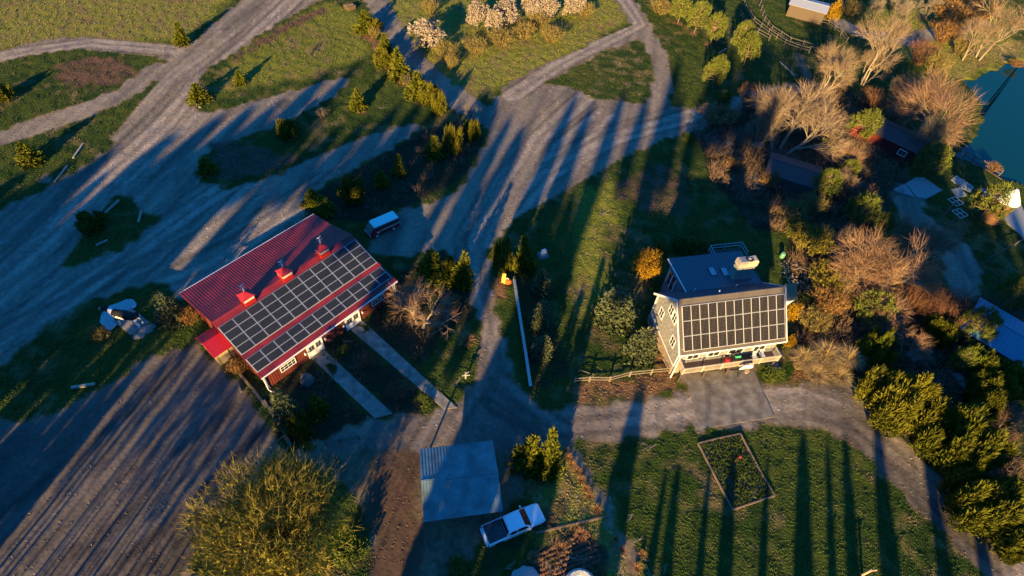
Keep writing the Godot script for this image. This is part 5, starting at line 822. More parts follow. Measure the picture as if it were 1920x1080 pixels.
	w2.beam(Vector3(-0.1, 1.4, 0), Vector3(0.65, 1.5, 0.1), 0.1, 0.1)
	part("crossbar", w2, mat("fresh_wood", 0.5, 0.34, 0.2, 0.85), wp)


func deck_things() -> void:
	var h := Transform3D(Basis(Vector3.UP, deg_to_rad(15.219)), Vector3(23.777, 0, -42.395))
	var dark := mat("black_plastic", 0.02, 0.02, 0.022, 0.6)
	var g := thing("barbecue_grill", "dark barbecue grill with a green gas bottle shelf on the deck", "grill", h * Vector3(1.0, 1.925, 4.3), deg_to_rad(15.2))
	var a := Shape.new()
	a.box(Vector3(0, 0.75, -0.05), Vector3(1.1, 0.3, 0.6))
	a.box(Vector3(-0.1, 1.0, -0.28), Vector3(0.9, 0.35, 0.1), Basis(Vector3(1, 0, 0), -0.5))
	part("firebox", a, dark, g)
	var b := Shape.new()
	for x in [-0.45, 0.45]:
		for z in [-0.25, 0.25]:
			b.box(Vector3(x, 0.3, z), Vector3(0.05, 0.6, 0.05))
	part("legs", b, dark, g)
	var c := Shape.new()
	c.tube(Vector3(-0.25, 0.98, 0.12), Vector3(0.35, 0.98, 0.12), 0.13, 0.13, 10, true)
	part("green_tank", c, mat("tank_green", 0.05, 0.42, 0.16, 0.5), g)
	var r := thing("red_bucket", "round red lidded bucket beside the grill on the deck", "bucket", h * Vector3(0.0, 1.925, 4.35))
	var d := Shape.new()
	d.lathe(Vector3.ZERO, [Vector2(0.22, 0), Vector2(0.3, 0.6), Vector2(0.32, 0.62), Vector2(0.2, 0.7), Vector2(0, 0.72)], 14)
	part("tub", d, mat("bucket_red", 0.42, 0.02, 0.02, 0.5), r)
	for q in [[Vector3(3.3, 1.925, 4.4), "left white wicker chair on the right end of the deck"], [Vector3(4.3, 1.925, 4.25), "right white wicker chair on the right end of the deck"]]:
		var ch := thing("garden_chair", q[1], "chair", h * q[0], deg_to_rad(15.2), "deck chairs")
		var w := mat("chair_white", 0.6, 0.58, 0.55, 0.6)
		var e := Shape.new()
		e.box(Vector3(0, 0.42, 0), Vector3(0.55, 0.08, 0.55))
		part("seat", e, w, ch)
		var f := Shape.new()
		for k in 5:
			f.box(Vector3(-0.22 + k * 0.11, 0.78, -0.26), Vector3(0.07, 0.66, 0.05), Basis(Vector3(1, 0, 0), -0.2))
		part("backrest", f, w, ch)
		for x in [-0.24, 0.24]:
			for z in [-0.24, 0.24]:
				var l := Shape.new()
				l.box(Vector3(x, 0.19, z), Vector3(0.05, 0.38, 0.05))
				part("leg", l, w, ch)
	var tb := thing("clay_pot", "terracotta pot with a plant between the white chairs", "plant pot", h * Vector3(3.85, 1.925, 4.6))
	var pt := Shape.new()
	pt.lathe(Vector3.ZERO, [Vector2(0.16, 0), Vector2(0.24, 0.36), Vector2(0.2, 0.36), Vector2(0.18, 0.3), Vector2(0, 0.3)], 12)
	part("pot", pt, mat("terracotta", 0.34, 0.13, 0.06, 0.85), tb)
	var lf := Shape.new()
	rng.seed = 3
	for k in 60:
		var dd := (rdir() + Vector3(0, 0.8, 0)).normalized()
		lf.tint = Color(0.05, 0.09, 0.02)
		lf.leaf(Vector3(0, 0.32, 0), dd * 0.35, dd.cross(rdir()).normalized(), 0.04)
	part("plant", lf, foliage("leaves"), tb)
	# basketball hoop standing in front of the deck
	var bk := thing("basketball_hoop", "white basketball backboard with a net below the deck", "basketball hoop", h * Vector3(1.6, 0.06, 5.75), deg_to_rad(15.2))
	var p := Shape.new()
	p.tube(Vector3(0, 0, -0.3), Vector3(0, 2.6, -0.25), 0.05, 0.05, 8, true)
	part("pole", p, dark, bk)
	var bb := Shape.new()
	bb.loft([[Vector3(-0.85, 2.3, 0.02), Vector3(-0.6, 3.05, 0.02), Vector3(0.6, 3.05, 0.02), Vector3(0.85, 2.3, 0.02)], [Vector3(-0.85, 2.3, -0.03), Vector3(-0.6, 3.05, -0.03), Vector3(0.6, 3.05, -0.03), Vector3(0.85, 2.3, -0.03)]])
	part("backboard", bb, mat("board_white", 0.72, 0.7, 0.67, 0.5), bk)
	var rm := Shape.new()
	for i in 14:
		var u := TAU * i / 14
		var v := TAU * (i + 1) / 14
		rm.tube(Vector3(cos(u) * 0.24, 2.4, 0.3 + sin(u) * 0.24), Vector3(cos(v) * 0.24, 2.4, 0.3 + sin(v) * 0.24), 0.015, 0.015, 4)
	part("rim", rm, mat("rim_orange", 0.4, 0.1, 0.02, 0.5), bk)
	var ne := Shape.new()
	for i in 12:
		var u := TAU * i / 12
		ne.tube(Vector3(cos(u) * 0.24, 2.4, 0.3 + sin(u) * 0.24), Vector3(cos(u + 0.4) * 0.14, 1.95, 0.3 + sin(u + 0.4) * 0.14), 0.012, 0.012, 3)
		ne.tube(Vector3(cos(u) * 0.24, 2.4, 0.3 + sin(u) * 0.24), Vector3(cos(u - 0.4) * 0.14, 1.95, 0.3 + sin(u - 0.4) * 0.14), 0.012, 0.012, 3)
	part("net", ne, mat("net_cream", 0.55, 0.48, 0.36, 0.8), bk)


func make_cover() -> void:
	var t := Shape.new()
	rng.seed = 21
	for k in 5:
		var a := TAU * k / 5
		var o := Vector3(cos(a), 0, sin(a))
		t.leaf(o * 0.04, o * 0.12 + Vector3(0, 0.1, 0), o.cross(Vector3.UP), 0.05)
	var clear := func(x: float, z: float, i: int) -> float:
		if pond_b[i] > 40:
			return 0.0
		if gravel_b[i] > 90:
			return 0.035 if x > -70.0 else 0.0
		return 1.0
	scatter("grass_tufts", t, foliage("tufts"), 230000, 61, clear, "short rough grass tufts over the lawns and banks", "grass")
	var u := Shape.new()
	rng.seed = 22
	for k in 14:
		var a := rng.randf() * TAU
		var o := Vector3(cos(a), 0, sin(a))
		var d := (o * rng.randf_range(0.2, 0.9) + Vector3.UP).normalized() * rng.randf_range(0.6, 1.6)
		var p := o * rng.randf() * 0.5
		u.leaf(p, d, d.cross(rdir()).normalized(), 0.022)
		for q in 3:
			var e := (d.normalized() + rdir() * 0.7).normalized() * rng.randf_range(0.3, 0.6)
			u.leaf(p + d * rng.randf_range(0.4, 0.9), e, e.cross(rdir()).normalized(), 0.014)
	var under := func(x: float, z: float, i: int) -> float:
		return 0.75 if mulch_b[i] > 150 and x > 15.0 else 0.1 if mulch_b[i] > 150 else 0.0
	scatter("undergrowth", u, mat("undergrowth", 0.18, 0.11, 0.065, 0.9), 40000, 63, under, "tangled bare undergrowth between the trees on the right", "undergrowth")
	var s := Shape.new()
	s.tint = Color(0.75, 0.72, 0.7)
	s.ball(Vector3(0, 0.02, 0), Vector3(0.075, 0.045, 0.06), 4, 6)
	var rim := func(x: float, z: float, i: int) -> float:
		return 0.09 if gravel_b[i] > 60 and gravel_b[i] < 190 else 0.001
	var g := Shape.new()
	g.tint = Color(0.6, 0.57, 0.55)
	g.ball(Vector3(0, 0.01, 0), Vector3(0.05, 0.025, 0.045), 3, 5)
	var onlot := func(x: float, z: float, i: int) -> float:
		return 0.06 if x < -14.0 and z > -42.0 else 0.7 if gravel_b[i] > 170 else 0.05
	scatter("gravel_pebbles", g, foliage("stones"), 45000, 64, onlot, "coarse pebbles strewn over the gravel lots", "pebbles")
	var st := Shape.new()
	rng.seed = 24
	for k in 3:
		var p := Vector3(r1() * 0.4, 0.06, r1() * 0.4)
		var d := Vector3(r1(), 0.05, r1()).normalized() * rng.randf_range(0.5, 1.1)
		st.leaf(p, d, d.cross(Vector3.UP).normalized(), 0.035)
		st.leaf(p + d * 0.5, Vector3(d.x + d.z * 0.5, 0.1, d.z - d.x * 0.5) * 0.5, d.cross(Vector3.UP).normalized(), 0.025)
	var onlawn := func(x: float, z: float, i: int) -> float:
		return 0.12 if gravel_b[i] < 90 and x > -1.0 and x < 17.0 and z > -30.0 else 0.004 if gravel_b[i] < 90 else 0.0
	scatter("fallen_sticks", st, mat("stick_grey", 0.26, 0.2, 0.14, 0.9), 14000, 65, onlawn, "thin fallen sticks scattered over the lower lawn", "sticks")
	scatter("loose_stones", s, foliage("stones"), 60000, 62, rim, "loose pale stones along the gravel edges", "stones")


# ---------------------------------------------------------------- shapes
class Shape:
	var v := PackedVector3Array()
	var n := PackedVector3Array()
	var c := PackedColorArray()
	var t := PackedVector2Array()
	var tint := Color.WHITE

	func tri(a: Vector3, b: Vector3, d: Vector3) -> void:
		var m := (d - a).cross(b - a).normalized()
		v.append(a); v.append(b); v.append(d)
		n.append(m); n.append(m); n.append(m)
		c.append(tint); c.append(tint); c.append(tint)
		t.append(Vector2(0, 0)); t.append(Vector2(1, 0)); t.append(Vector2(1, 1))

	func smooth_tri(a: Vector3, b: Vector3, d: Vector3, na: Vector3, nb: Vector3, nd: Vector3) -> void:
		v.append(a); v.append(b); v.append(d)
		n.append(na); n.append(nb); n.append(nd)
		c.append(tint); c.append(tint); c.append(tint)
		t.append(Vector2(0, 0)); t.append(Vector2(1, 0)); t.append(Vector2(1, 1))

	func quad(a: Vector3, b: Vector3, d: Vector3, e: Vector3) -> void:  # clockwise from outside
		tri(a, b, d)
		var m := (e - a).cross(d - a).normalized()
		v.append(a); v.append(d); v.append(e)
		n.append(m); n.append(m); n.append(m)
		c.append(tint); c.append(tint); c.append(tint)
		t.append(Vector2(0, 0)); t.append(Vector2(1, 1)); t.append(Vector2(0, 1))

	func hexa(p: Array) -> void:  # eight corners: bottom 0..3 and top 4..7, both clockwise seen from above
		quad(p[4], p[5], p[6], p[7])
		quad(p[3], p[2], p[1], p[0])
		for i in 4:
			var j := (i + 1) % 4
			quad(p[i + 4], p[i], p[j], p[j + 4])

	func box(at: Vector3, size: Vector3, b := Basis()) -> void:
		var h := size * 0.5
		var p := []
		for y in [-1.0, 1.0]:
			for q in [Vector2(-1, -1), Vector2(1, -1), Vector2(1, 1), Vector2(-1, 1)]:
				p.append(at + b * Vector3(q.x * h.x, y * h.y, q.y * h.z))
		hexa(p)

	func beam(a: Vector3, b: Vector3, w: float, h: float, up := Vector3.UP) -> void:  # a bar from a to b
		var d := (b - a).normalized()
		var s := d.cross(up)
		if s.length() < 0.01:
			s = d.cross(Vector3.RIGHT)
		s = s.normalized()
		var u := s.cross(d)
		box((a + b) * 0.5, Vector3(a.distance_to(b), h, w), Basis(d, u, s))

	func tube(a: Vector3, b: Vector3, ra: float, rb: float, sides := 6, caps := false) -> void:
		var d := (b - a).normalized()
		var s := d.cross(Vector3.UP if absf(d.y) < 0.95 else Vector3.RIGHT).normalized()
		var u := s.cross(d)
		for i in sides:
			var p := TAU * i / sides
			var q := TAU * (i + 1) / sides
			var np := s * cos(p) + u * sin(p)
			var nq := s * cos(q) + u * sin(q)
			smooth_tri(a + np * ra, b + nq * rb, b + np * rb, np, nq, np)
			smooth_tri(a + np * ra, a + nq * ra, b + nq * rb, np, nq, nq)
			if caps:
				tri(b, b + np * rb, b + nq * rb)
				tri(a, a + nq * ra, a + np * ra)

	func lathe(at: Vector3, prof: Array, sides := 16) -> void:  # profile of (radius, height) from the bottom up
		for k in prof.size() - 1:
			var a: Vector2 = prof[k]
			var b: Vector2 = prof[k + 1]
			for i in sides:
				var p := TAU * i / sides
				var q := TAU * (i + 1) / sides
				var cp := Vector3(cos(p), 0, sin(p))
				var cq := Vector3(cos(q), 0, sin(q))
				var sl := Vector2(b.y - a.y, a.x - b.x).normalized()
				var n1 := (cp * sl.x + Vector3.UP * sl.y)
				var n2 := (cq * sl.x + Vector3.UP * sl.y)
				var pa := at + cp * a.x + Vector3.UP * a.y
				var pb := at + cp * b.x + Vector3.UP * b.y
				var qa := at + cq * a.x + Vector3.UP * a.y
				var qb := at + cq * b.x + Vector3.UP * b.y
				smooth_tri(pa, qa, qb, n1, n2, n2)
				smooth_tri(pa, qb, pb, n1, n2, n1)

	func ball(at: Vector3, r: Vector3, rings := 6, sides := 10) -> void:
		for k in rings:
			var a := PI * k / rings
			var b := PI * (k + 1) / rings
			for i in sides:
				var p := TAU * i / sides
				var q := TAU * (i + 1) / sides
				var x := [Vector3(sin(a) * cos(p), cos(a), sin(a) * sin(p)), Vector3(sin(a) * cos(q), cos(a), sin(a) * sin(q)), Vector3(sin(b) * cos(q), cos(b), sin(b) * sin(q)), Vector3(sin(b) * cos(p), cos(b), sin(b) * sin(p))]
				if k > 0:
					smooth_tri(at + x[0] * r, at + x[2] * r, at + x[1] * r, x[0], x[2], x[1])
				if k < rings - 1:
					smooth_tri(at + x[0] * r, at + x[3] * r, at + x[2] * r, x[0], x[3], x[2])

	func loft(rings: Array, caps := true) -> void:  # closed rings of equal length; rings run towards the viewer's far end, each clockwise seen from the first
		for k in rings.size() - 1:
			var a: Array = rings[k]
			var b: Array = rings[k + 1]
			for i in a.size():
				var j := (i + 1) % a.size()
				quad(a[j], a[i], b[i], b[j])
		if caps:
			for side in 2:
				var a: Array = rings[0] if side == 0 else rings[-1]
				var m := Vector3.ZERO
				for p in a:
					m += p
				m /= a.size()
				for i in a.size():
					var j := (i + 1) % a.size()
					if side == 0:
						tri(m, a[i], a[j])
					else:
						tri(m, a[j], a[i])

	func leaf(p: Vector3, d: Vector3, side: Vector3, w: float) -> void:  # one pointed face
		tri(p - side * w, p + d, p + side * w)

	func mesh() -> ArrayMesh:
		var a := []
		a.resize(Mesh.ARRAY_MAX)
		a[Mesh.ARRAY_VERTEX] = v
		a[Mesh.ARRAY_NORMAL] = n
		a[Mesh.ARRAY_COLOR] = c
		a[Mesh.ARRAY_TEX_UV] = t
		var m := ArrayMesh.new()
		m.add_surface_from_arrays(Mesh.PRIMITIVE_TRIANGLES, a)
		return m


# ---------------------------------------------------------------- objects
func numbered(called: String) -> String:
	var k: int = taken.get(called, 0)
	taken[called] = k + 1
	return called if k == 0 else "%s_%03d" % [called, k]


func part(called: String, s, m: Material, parent: Node, label := "") -> MeshInstance3D:
	var o := MeshInstance3D.new()
	o.name = called
	o.mesh = s.mesh() if s is Shape else s
	o.material_override = m
	var k := 0
	while parent.has_node(NodePath(String(o.name))):
		k += 1
		o.name = "%s_%03d" % [called, k]
	if parent == self:
		o.name = numbered(called)
	parent.add_child(o, true)
	if label:
		o.set_meta("label", label)
	return o


func tag(o: Node, label: String, category: String, group := "") -> void:
	o.set_meta("label", label)
	o.set_meta("category", category)
	if group:
		o.set_meta("group", group)


func thing(called: String, label: String, category: String, at := Vector3.ZERO, turn := 0.0, group := "") -> Node3D:
	var o := Node3D.new()
	o.name = numbered(called)
	add_child(o)
	o.position = at
	o.rotation.y = turn
	tag(o, label, category, group)
	return o


func struct(called: String, s, m: Material) -> MeshInstance3D:
	var o := part(called, s, m, self)
	o.set_meta("kind", "structure")
	return o


func stuff(o: Node) -> void:
	o.set_meta("kind", "stuff")


func lin(r: float, g: float, b: float) -> Color:
	return Color(r, g, b).linear_to_srgb()


func noise_tex(freq: float, seed_: int, size := 256, bump := false, octaves := 4, lo := 0.75, hi := 1.15) -> Texture2D:
	var f := FastNoiseLite.new()
	f.seed = seed_
	f.frequency = freq
	f.fractal_octaves = octaves
	var im := f.get_seamless_image(size, size)
	if bump:
		im.convert(Image.FORMAT_RGBA8)
		return ImageTexture.create_from_image(im)
	var d := im.get_data()
	var out := Image.create(size, size, false, Image.FORMAT_RGB8)
	for y in size:
		for x in size:
			var g := minf(1.0, lerpf(lo, hi, d[y * size + x] / 255.0) / 1.15)
			out.set_pixel(x, y, Color(g, g, g))
	return ImageTexture.create_from_image(out)


# a plain material in linear base colour, with optional mottling and vertex colours
func mat(key: String, r: float, g: float, b: float, rough := 0.85, metal := 0.0, mottle := 0.0, vertex := false) -> StandardMaterial3D:
	if mats.has(key):
		return mats[key]
	var m := StandardMaterial3D.new()
	m.resource_name = key
	m.albedo_color = lin(r, g, b)
	m.roughness = rough
	m.metallic = metal
	m.vertex_color_use_as_albedo = vertex
	if mottle > 0.0:
		m.albedo_texture = mats_noise()
		m.uv1_triplanar = true
		m.uv1_world_triplanar = true
		m.uv1_scale = Vector3.ONE * mottle
	mats[key] = m
	return m


var _mn: Texture2D
func mats_noise() -> Texture2D:
	if _mn == null:
		_mn = noise_tex(0.02, 41, 256, false, 5, 0.72, 1.15)
	return _mn


func foliage(key: String, back := 0.0) -> StandardMaterial3D:
	if mats.has(key):
		return mats[key]
	var m := StandardMaterial3D.new()
	m.resource_name = key
	m.vertex_color_use_as_albedo = true
	m.roughness = 0.75
	m.metallic_specular = 0.25
	if back > 0.0:
		m.backlight_enabled = true
		m.backlight = Color(back, back, back * 0.5)
	mats[key] = m
	return m


func r1() -> float:
	return rng.randf_range(-1.0, 1.0)


func rdir() -> Vector3:
	var y := r1()
	var a := rng.randf() * TAU
	var s := sqrt(1.0 - y * y)
	return Vector3(s * cos(a), y, s * sin(a))


func shade(a: Color, b: Color, f: float) -> Color:
	return a.lerp(b, f)


# ---------------------------------------------------------------- plants (each kind is grown once per variant at unit size, then duplicated)
func plant_root(trunk: Shape, crown: Shape, bark: Material, leaves: Material) -> Node3D:
	var o := Node3D.new()
	part("trunk", trunk, bark, o)
	part("crown", crown, leaves, o)
	return o


func bark() -> Material:
	return mat("bark", 0.11, 0.085, 0.065, 0.9)


# layered conifer, unit height and unit radius
func grow_conifer(seed_: int, layers: int, per: int, droop: float, c0: Color, c1: Color, tip: Color, taper: float, ragged: float, leaf_size: float) -> Node3D:
	rng.seed = seed_
	var t := Shape.new()
	t.tube(Vector3(0, -0.03, 0), Vector3(0, 0.92, 0), 0.035, 0.008, 6)
	var s := Shape.new()
	for k in layers:
		var f := (k + rng.randf() * 0.7) / layers
		var y := 0.04 + 0.93 * f
		var rad := pow(1.0 - f, taper) * (0.95 + 0.05 * r1()) + 0.04
		var count := int(lerpf(per, 4.0, f))
		var off := rng.randf() * TAU
		for b in count:
			var a := off + TAU * (b + 0.5 * r1()) / count
			var reach := rad * (1.0 + ragged * r1())
			var out := Vector3(cos(a), 0, sin(a))
			var side := Vector3(-sin(a), 0, cos(a))
			var c := shade(c0, c1, rng.randf())
			var steps := maxi(2, int(reach / 0.16))
			for i in steps:
				var g := (i + 0.6 + 0.4 * rng.randf()) / steps
				var p := out * reach * g + Vector3(0, y + (0.06 - droop * g) * 0.35 * reach, 0)
				for q in 4:
					var d := (out * rng.randf_range(0.3, 1.0) + side * r1() * 0.9 + Vector3(0, rng.randf_range(-0.25, 0.55), 0)).normalized()
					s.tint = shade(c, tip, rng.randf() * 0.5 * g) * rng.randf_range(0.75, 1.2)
					var ls := leaf_size * rng.randf_range(0.7, 1.3)
					s.leaf(p, Vector3(d.x, d.y * 0.6, d.z) * ls, d.cross(rdir()).normalized() * Vector3(1, 0.6, 1), ls * 0.25)
	for q in 5:
		s.tint = tip
		s.leaf(Vector3(0, 0.93, 0), Vector3(r1() * 0.04, 0.1, r1() * 0.04), rdir() * Vector3(1, 0.3, 1), 0.05)
	return plant_root(t, s, bark(), foliage("needles"))


# bushy evergreen of many overlapping upright plumes: cedar, arborvitae, yew
func grow_cedar(seed_: int, sprays: int, c0: Color, c1: Color, tip: Color, leaf_size: float) -> Node3D:
	rng.seed = seed_
	var t := Shape.new()
	var s := Shape.new()
	var plumes := []
	for i in 26:
		var a := rng.randf() * TAU
		var g := sqrt(rng.randf()) * 0.78 if i > 2 else 0.1
		var top := rng.randf_range(0.55, 1.0) * (1.0 - 0.5 * g * g)
		plumes.append([Vector3(cos(a) * g, 0, sin(a) * g), top, rng.randf_range(0.2, 0.34), rng.randf(), Vector3(cos(a), 0, sin(a)) * g * 0.25])
		t.tube(Vector3(0, -0.03, 0), Vector3(cos(a) * g, top * 0.6, sin(a) * g), 0.025, 0.008, 4)
	for k in sprays:
		var b: Array = plumes[k % plumes.size()]
		var f := pow(rng.randf(), 0.8)
		var rad: float = b[2] * pow(maxf(0.0, 1.0 - pow(absf(f - 0.35) / 0.67, 2.0)), 0.6) * (0.5 + 0.5 * sqrt(rng.randf()))
		var a := rng.randf() * TAU
		var out := Vector3(cos(a), 0, sin(a))
		var p: Vector3 = b[0] + b[4] * f + out * rad + Vector3(0, lerpf(0.03, b[1], f), 0)
		var c := shade(c0, c1, clampf(b[3] * 0.7 + rng.randf() * 0.4, 0, 1))
		var d0: Vector3 = (out * 0.6 + b[4] + Vector3(0, 0.6 + 0.5 * f, 0)).normalized()
		for q in 4:
			var d: Vector3 = (d0 + rdir() * 0.6).normalized()
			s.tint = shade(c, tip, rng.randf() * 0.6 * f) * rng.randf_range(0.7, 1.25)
			var ls := leaf_size * rng.randf_range(0.6, 1.6)
			s.leaf(p + rdir() * 0.03, d * ls, d.cross(rdir()).normalized(), ls * 0.16)
	return plant_root(t, s, bark(), foliage("needles"))


# pine with a bare lower trunk and tufted limbs
func grow_pine(seed_: int, tufts: int, c0: Color, c1: Color, tip: Color) -> Node3D:
	rng.seed = seed_
	var t := Shape.new()
	t.tube(Vector3(0, -0.03, 0), Vector3(0.01, 0.45, 0), 0.035, 0.028, 7)
	t.tube(Vector3(0.01, 0.45, 0), Vector3(0, 0.93, 0), 0.028, 0.008, 6)
	var s := Shape.new()
	for k in tufts:
		var f := rng.randf_range(0.0, 1.0)
		var y := 0.3 + 0.66 * f
		var rad := pow(maxf(0.02, 1.0 - pow(absf(f - 0.32) / 0.72, 2.0)), 0.6) * rng.randf_range(0.45, 1.0)
		var a := rng.randf() * TAU
		var p := Vector3(cos(a) * rad, y, sin(a) * rad)
		t.tube(Vector3(0, y - 0.05, 0), p, 0.012, 0.004, 3)
		var c := shade(c0, c1, rng.randf())
		for q in 34:
			var d := (rdir() + Vector3(cos(a) * 0.5, 0.7, sin(a) * 0.5)).normalized()
			s.tint = shade(c, tip, rng.randf() * 0.7) * rng.randf_range(0.75, 1.2)
			var ls := rng.randf_range(0.08, 0.2)
			s.leaf(p + rdir() * 0.09, d * ls * Vector3(1, 0.75, 1), d.cross(rdir()).normalized(), ls * 0.11)
	return plant_root(t, s, mat("pine_bark", 0.2, 0.12, 0.08, 0.9), foliage("needles"))


func twigs(s: Shape, p: Vector3, d: Vector3, count: int, size: float, w: float, spread: float, c0: Color, c1: Color) -> void:
	for q in count:
		var e := (d + rdir() * spread).normalized()
		var ls := size * rng.randf_range(0.6, 1.3)
		s.tint = shade(c0, c1, rng.randf()) * rng.randf_range(0.8, 1.15)
		var side := e.cross(rdir()).normalized()
		s.leaf(p, e * ls, side, w)
		var m := p + e * ls * 0.45
		var g := (e + rdir() * 0.8).normalized()
		s.leaf(m, g * ls * 0.6, g.cross(rdir()).normalized(), w * 0.8)


func limb(t: Shape, s: Shape, p: Vector3, d: Vector3, length: float, rad: float, depth: int, o: Dictionary) -> void:
	var segs := 3 if depth >= 2 else 2
	var q := p
	var e := d
	var spots := []
	for i in segs:
		e = (e + rdir() * o.bend + Vector3(0, o.lift, 0)).normalized()
		var w := q + e * length / segs
		var ra := rad * (1.0 - 0.45 * i / segs)
		var rb := rad * (1.0 - 0.45 * (i + 1) / segs)
		t.tube(q, w, ra, rb, 6 if depth >= 3 else 4 if depth >= 1 else 3)
		q = w
		spots.append([q, e])
	if depth == 0:
		for k in spots:
			twigs(s, k[0], k[1], o.twigs, o.twig_len, o.twig_w, o.twig_spread, o.c0, o.c1)
		return
	for i in int(o.kids) + (1 if rng.randf() < fmod(o.kids, 1.0) else 0):
		var k: Array = spots[rng.randi_range(0 if i > 1 else segs - 1, segs - 1)] if i > 0 else spots[-1]
		var f := (k[1] as Vector3)
		var side := f.cross(rdir()).normalized()
		var ang: float = o.fork * rng.randf_range(0.55, 1.25) if i > 0 else o.fork * 0.4
		var g := (f * cos(ang) + side * sin(ang)).normalized()
		limb(t, s, k[0], g, length * o.ratio * rng.randf_range(0.8, 1.15), rad * 0.6, depth - 1, o)


# leafless broadleaf tree, about unit height
func grow_bare(seed_: int, o: Dictionary) -> Node3D:
	rng.seed = seed_
	var t := Shape.new()
	var s := Shape.new()
	t.tint = o.bark
	var stems: int = o.get("stems", 1)
	for k in stems:
		var lean: float = o.get("lean", 0.1)
		var a := rng.randf() * TAU
		var d := Vector3(cos(a) * lean, 1, sin(a) * lean).normalized()
		var base := Vector3(cos(a), 0, sin(a)) * (0.03 * stems if stems > 1 else 0.0)
		limb(t, s, base - Vector3(0, 0.03, 0), d, o.trunk, o.rad, o.depth, o)
	if o.has("bloom"):
		var sp := s.v.duplicate()
		for i in range(0, sp.size(), 3):
			if rng.randf() < o.bloom:
				var p := sp[i + 1]
				s.tint = shade(o.b0, o.b1, rng.randf())
				var d := rdir()
				var bs: float = o.get("bs", 0.025)
				for z in 3:
					d = rdir()
					s.leaf(p + rdir() * bs, d * bs * 2.0, d.cross(rdir()).normalized(), bs * 0.8)
	fit_unit(t, s)
	return plant_root(t, s, foliage("branches"), foliage("twigs"))


# scales a grown plant to height 1 and half-width 1
func fit_unit(t: Shape, s: Shape) -> void:
	var top := 0.01
	var rad := []
	for p in s.v:
		top = maxf(top, p.y)
		rad.append(Vector2(p.x, p.z).length())
	rad.sort()
	var w: float = rad[int(rad.size() * 0.96)]
	var k := Vector3(1.0 / w, 1.0 / top, 1.0 / w)
	for i in s.v.size():
		s.v[i] *= k
	for i in t.v.size():
		t.v[i] *= k


# many-stemmed leafless shrub
func grow_stems(seed_: int, stems: int, c0: Color, c1: Color, spread: float, w: float, leafy := 0.0, l0 := Color.WHITE, l1 := Color.WHITE, leaf_size := 0.09) -> Node3D:
	rng.seed = seed_
	var t := Shape.new()
	var s := Shape.new()
	for k in stems:
		var a := rng.randf() * TAU
		var out := Vector3(cos(a), 0, sin(a))
		var g := sqrt(rng.randf())
		var p := out * 0.3 * g * spread
		var d := (out * g * spread + Vector3(0, 1.1, 0) + rdir() * 0.15).normalized()
		t.tint = shade(c0, c1, rng.randf())
		var l := rng.randf_range(0.35, 0.6)
		var m := p + d * l
		t.tube(p, m, w, w * 0.7, 3)
		for q in 5:
			var e := (d + rdir() * 0.45).normalized()
			var b := m + e * rng.randf_range(0.2, 0.4)
			var from := p.lerp(m, rng.randf_range(0.55, 1.0))
			s.tint = shade(c0, c1, rng.randf()) * rng.randf_range(0.8, 1.2)
			s.leaf(from, b - from, e.cross(rdir()).normalized(), w * 0.9)
			twigs(s, b, e, 2, 0.2, w * 0.6, 0.5, c0, c1)
			if rng.randf() < leafy:
				for z in 5:
					s.tint = shade(l0, l1, rng.randf()) * rng.randf_range(0.75, 1.2)
					var f := rdir()
					s.leaf(b + rdir() * leaf_size * 0.7, f * leaf_size, f.cross(rdir()).normalized(), leaf_size * 0.38)
	fit_unit(t, s)
	var o := Node3D.new()
	part("stems", t, foliage("branches"), o)
	part("crown", s, foliage("twigs"), o)
	return o


# rounded leafy shrub
func grow_leafy(seed_: int, leaves: int, c0: Color, c1: Color, size: float, brown := Color(0.1, 0.07, 0.05)) -> Node3D:
	rng.seed = seed_
	var t := Shape.new()
	t.tint = brown
	var s := Shape.new()
	var lobes := []
	for i in 11:
		var a := rng.randf() * TAU
		var g := sqrt(rng.randf()) * 0.62
		lobes.append([Vector3(cos(a) * g, rng.randf_range(0.25, 0.68), sin(a) * g), rng.randf_range(0.28, 0.42), rng.randf()])
		t.tube(Vector3(cos(a) * g * 0.2, -0.03, sin(a) * g * 0.2), lobes[-1][0], 0.02, 0.008, 4)
	for k in leaves:
		var b: Array = lobes[k % lobes.size()]
		var d := rdir()
		var p: Vector3 = b[0] + d * b[1] * pow(rng.randf(), 0.4)
		if p.y < 0.02:
			continue
		var e := (d + rdir() * 0.8).normalized()
		s.tint = shade(c0, c1, clampf(b[2] * 0.6 + rng.randf() * 0.5, 0, 1)) * rng.randf_range(0.75, 1.2)
		var ls := size * rng.randf_range(0.6, 1.3)
		s.leaf(p, e * ls, e.cross(rdir()).normalized(), ls * 0.35)
	var o := Node3D.new()
	part("stems", t, foliage("branches"), o)
	part("crown", s, foliage("leaves"), o)
	return o


# fountain of grass blades
func grow_grass(seed_: int, blades: int, c0: Color, c1: Color, arch: float, w: float) -> Node3D:
	rng.seed = seed_
	var s := Shape.new()
	for k in blades:
		var a := rng.randf() * TAU
		var out := Vector3(cos(a), 0, sin(a))
		var g := pow(rng.randf(), 0.6)
		var p := out * 0.25 * rng.randf()
		var m := p + Vector3(0, rng.randf_range(0.45, 0.8), 0) + out * g * arch * 0.45
		var b := m + Vector3(0, rng.randf_range(-0.05, 0.35) * (1.2 - g), 0) + out * g * arch * 0.5
		s.tint = shade(c0, c1, rng.randf()) * rng.randf_range(0.75, 1.2)
		var side := out.cross(Vector3.UP) * w + rdir() * w * 0.5
		s.tri(p - side, m + side * 0.6, p + side)
		s.leaf(m, b - m, side.normalized(), w * 0.7)
	var o := Node3D.new()
	part("blades", s, foliage("twigs"), o)
	return o


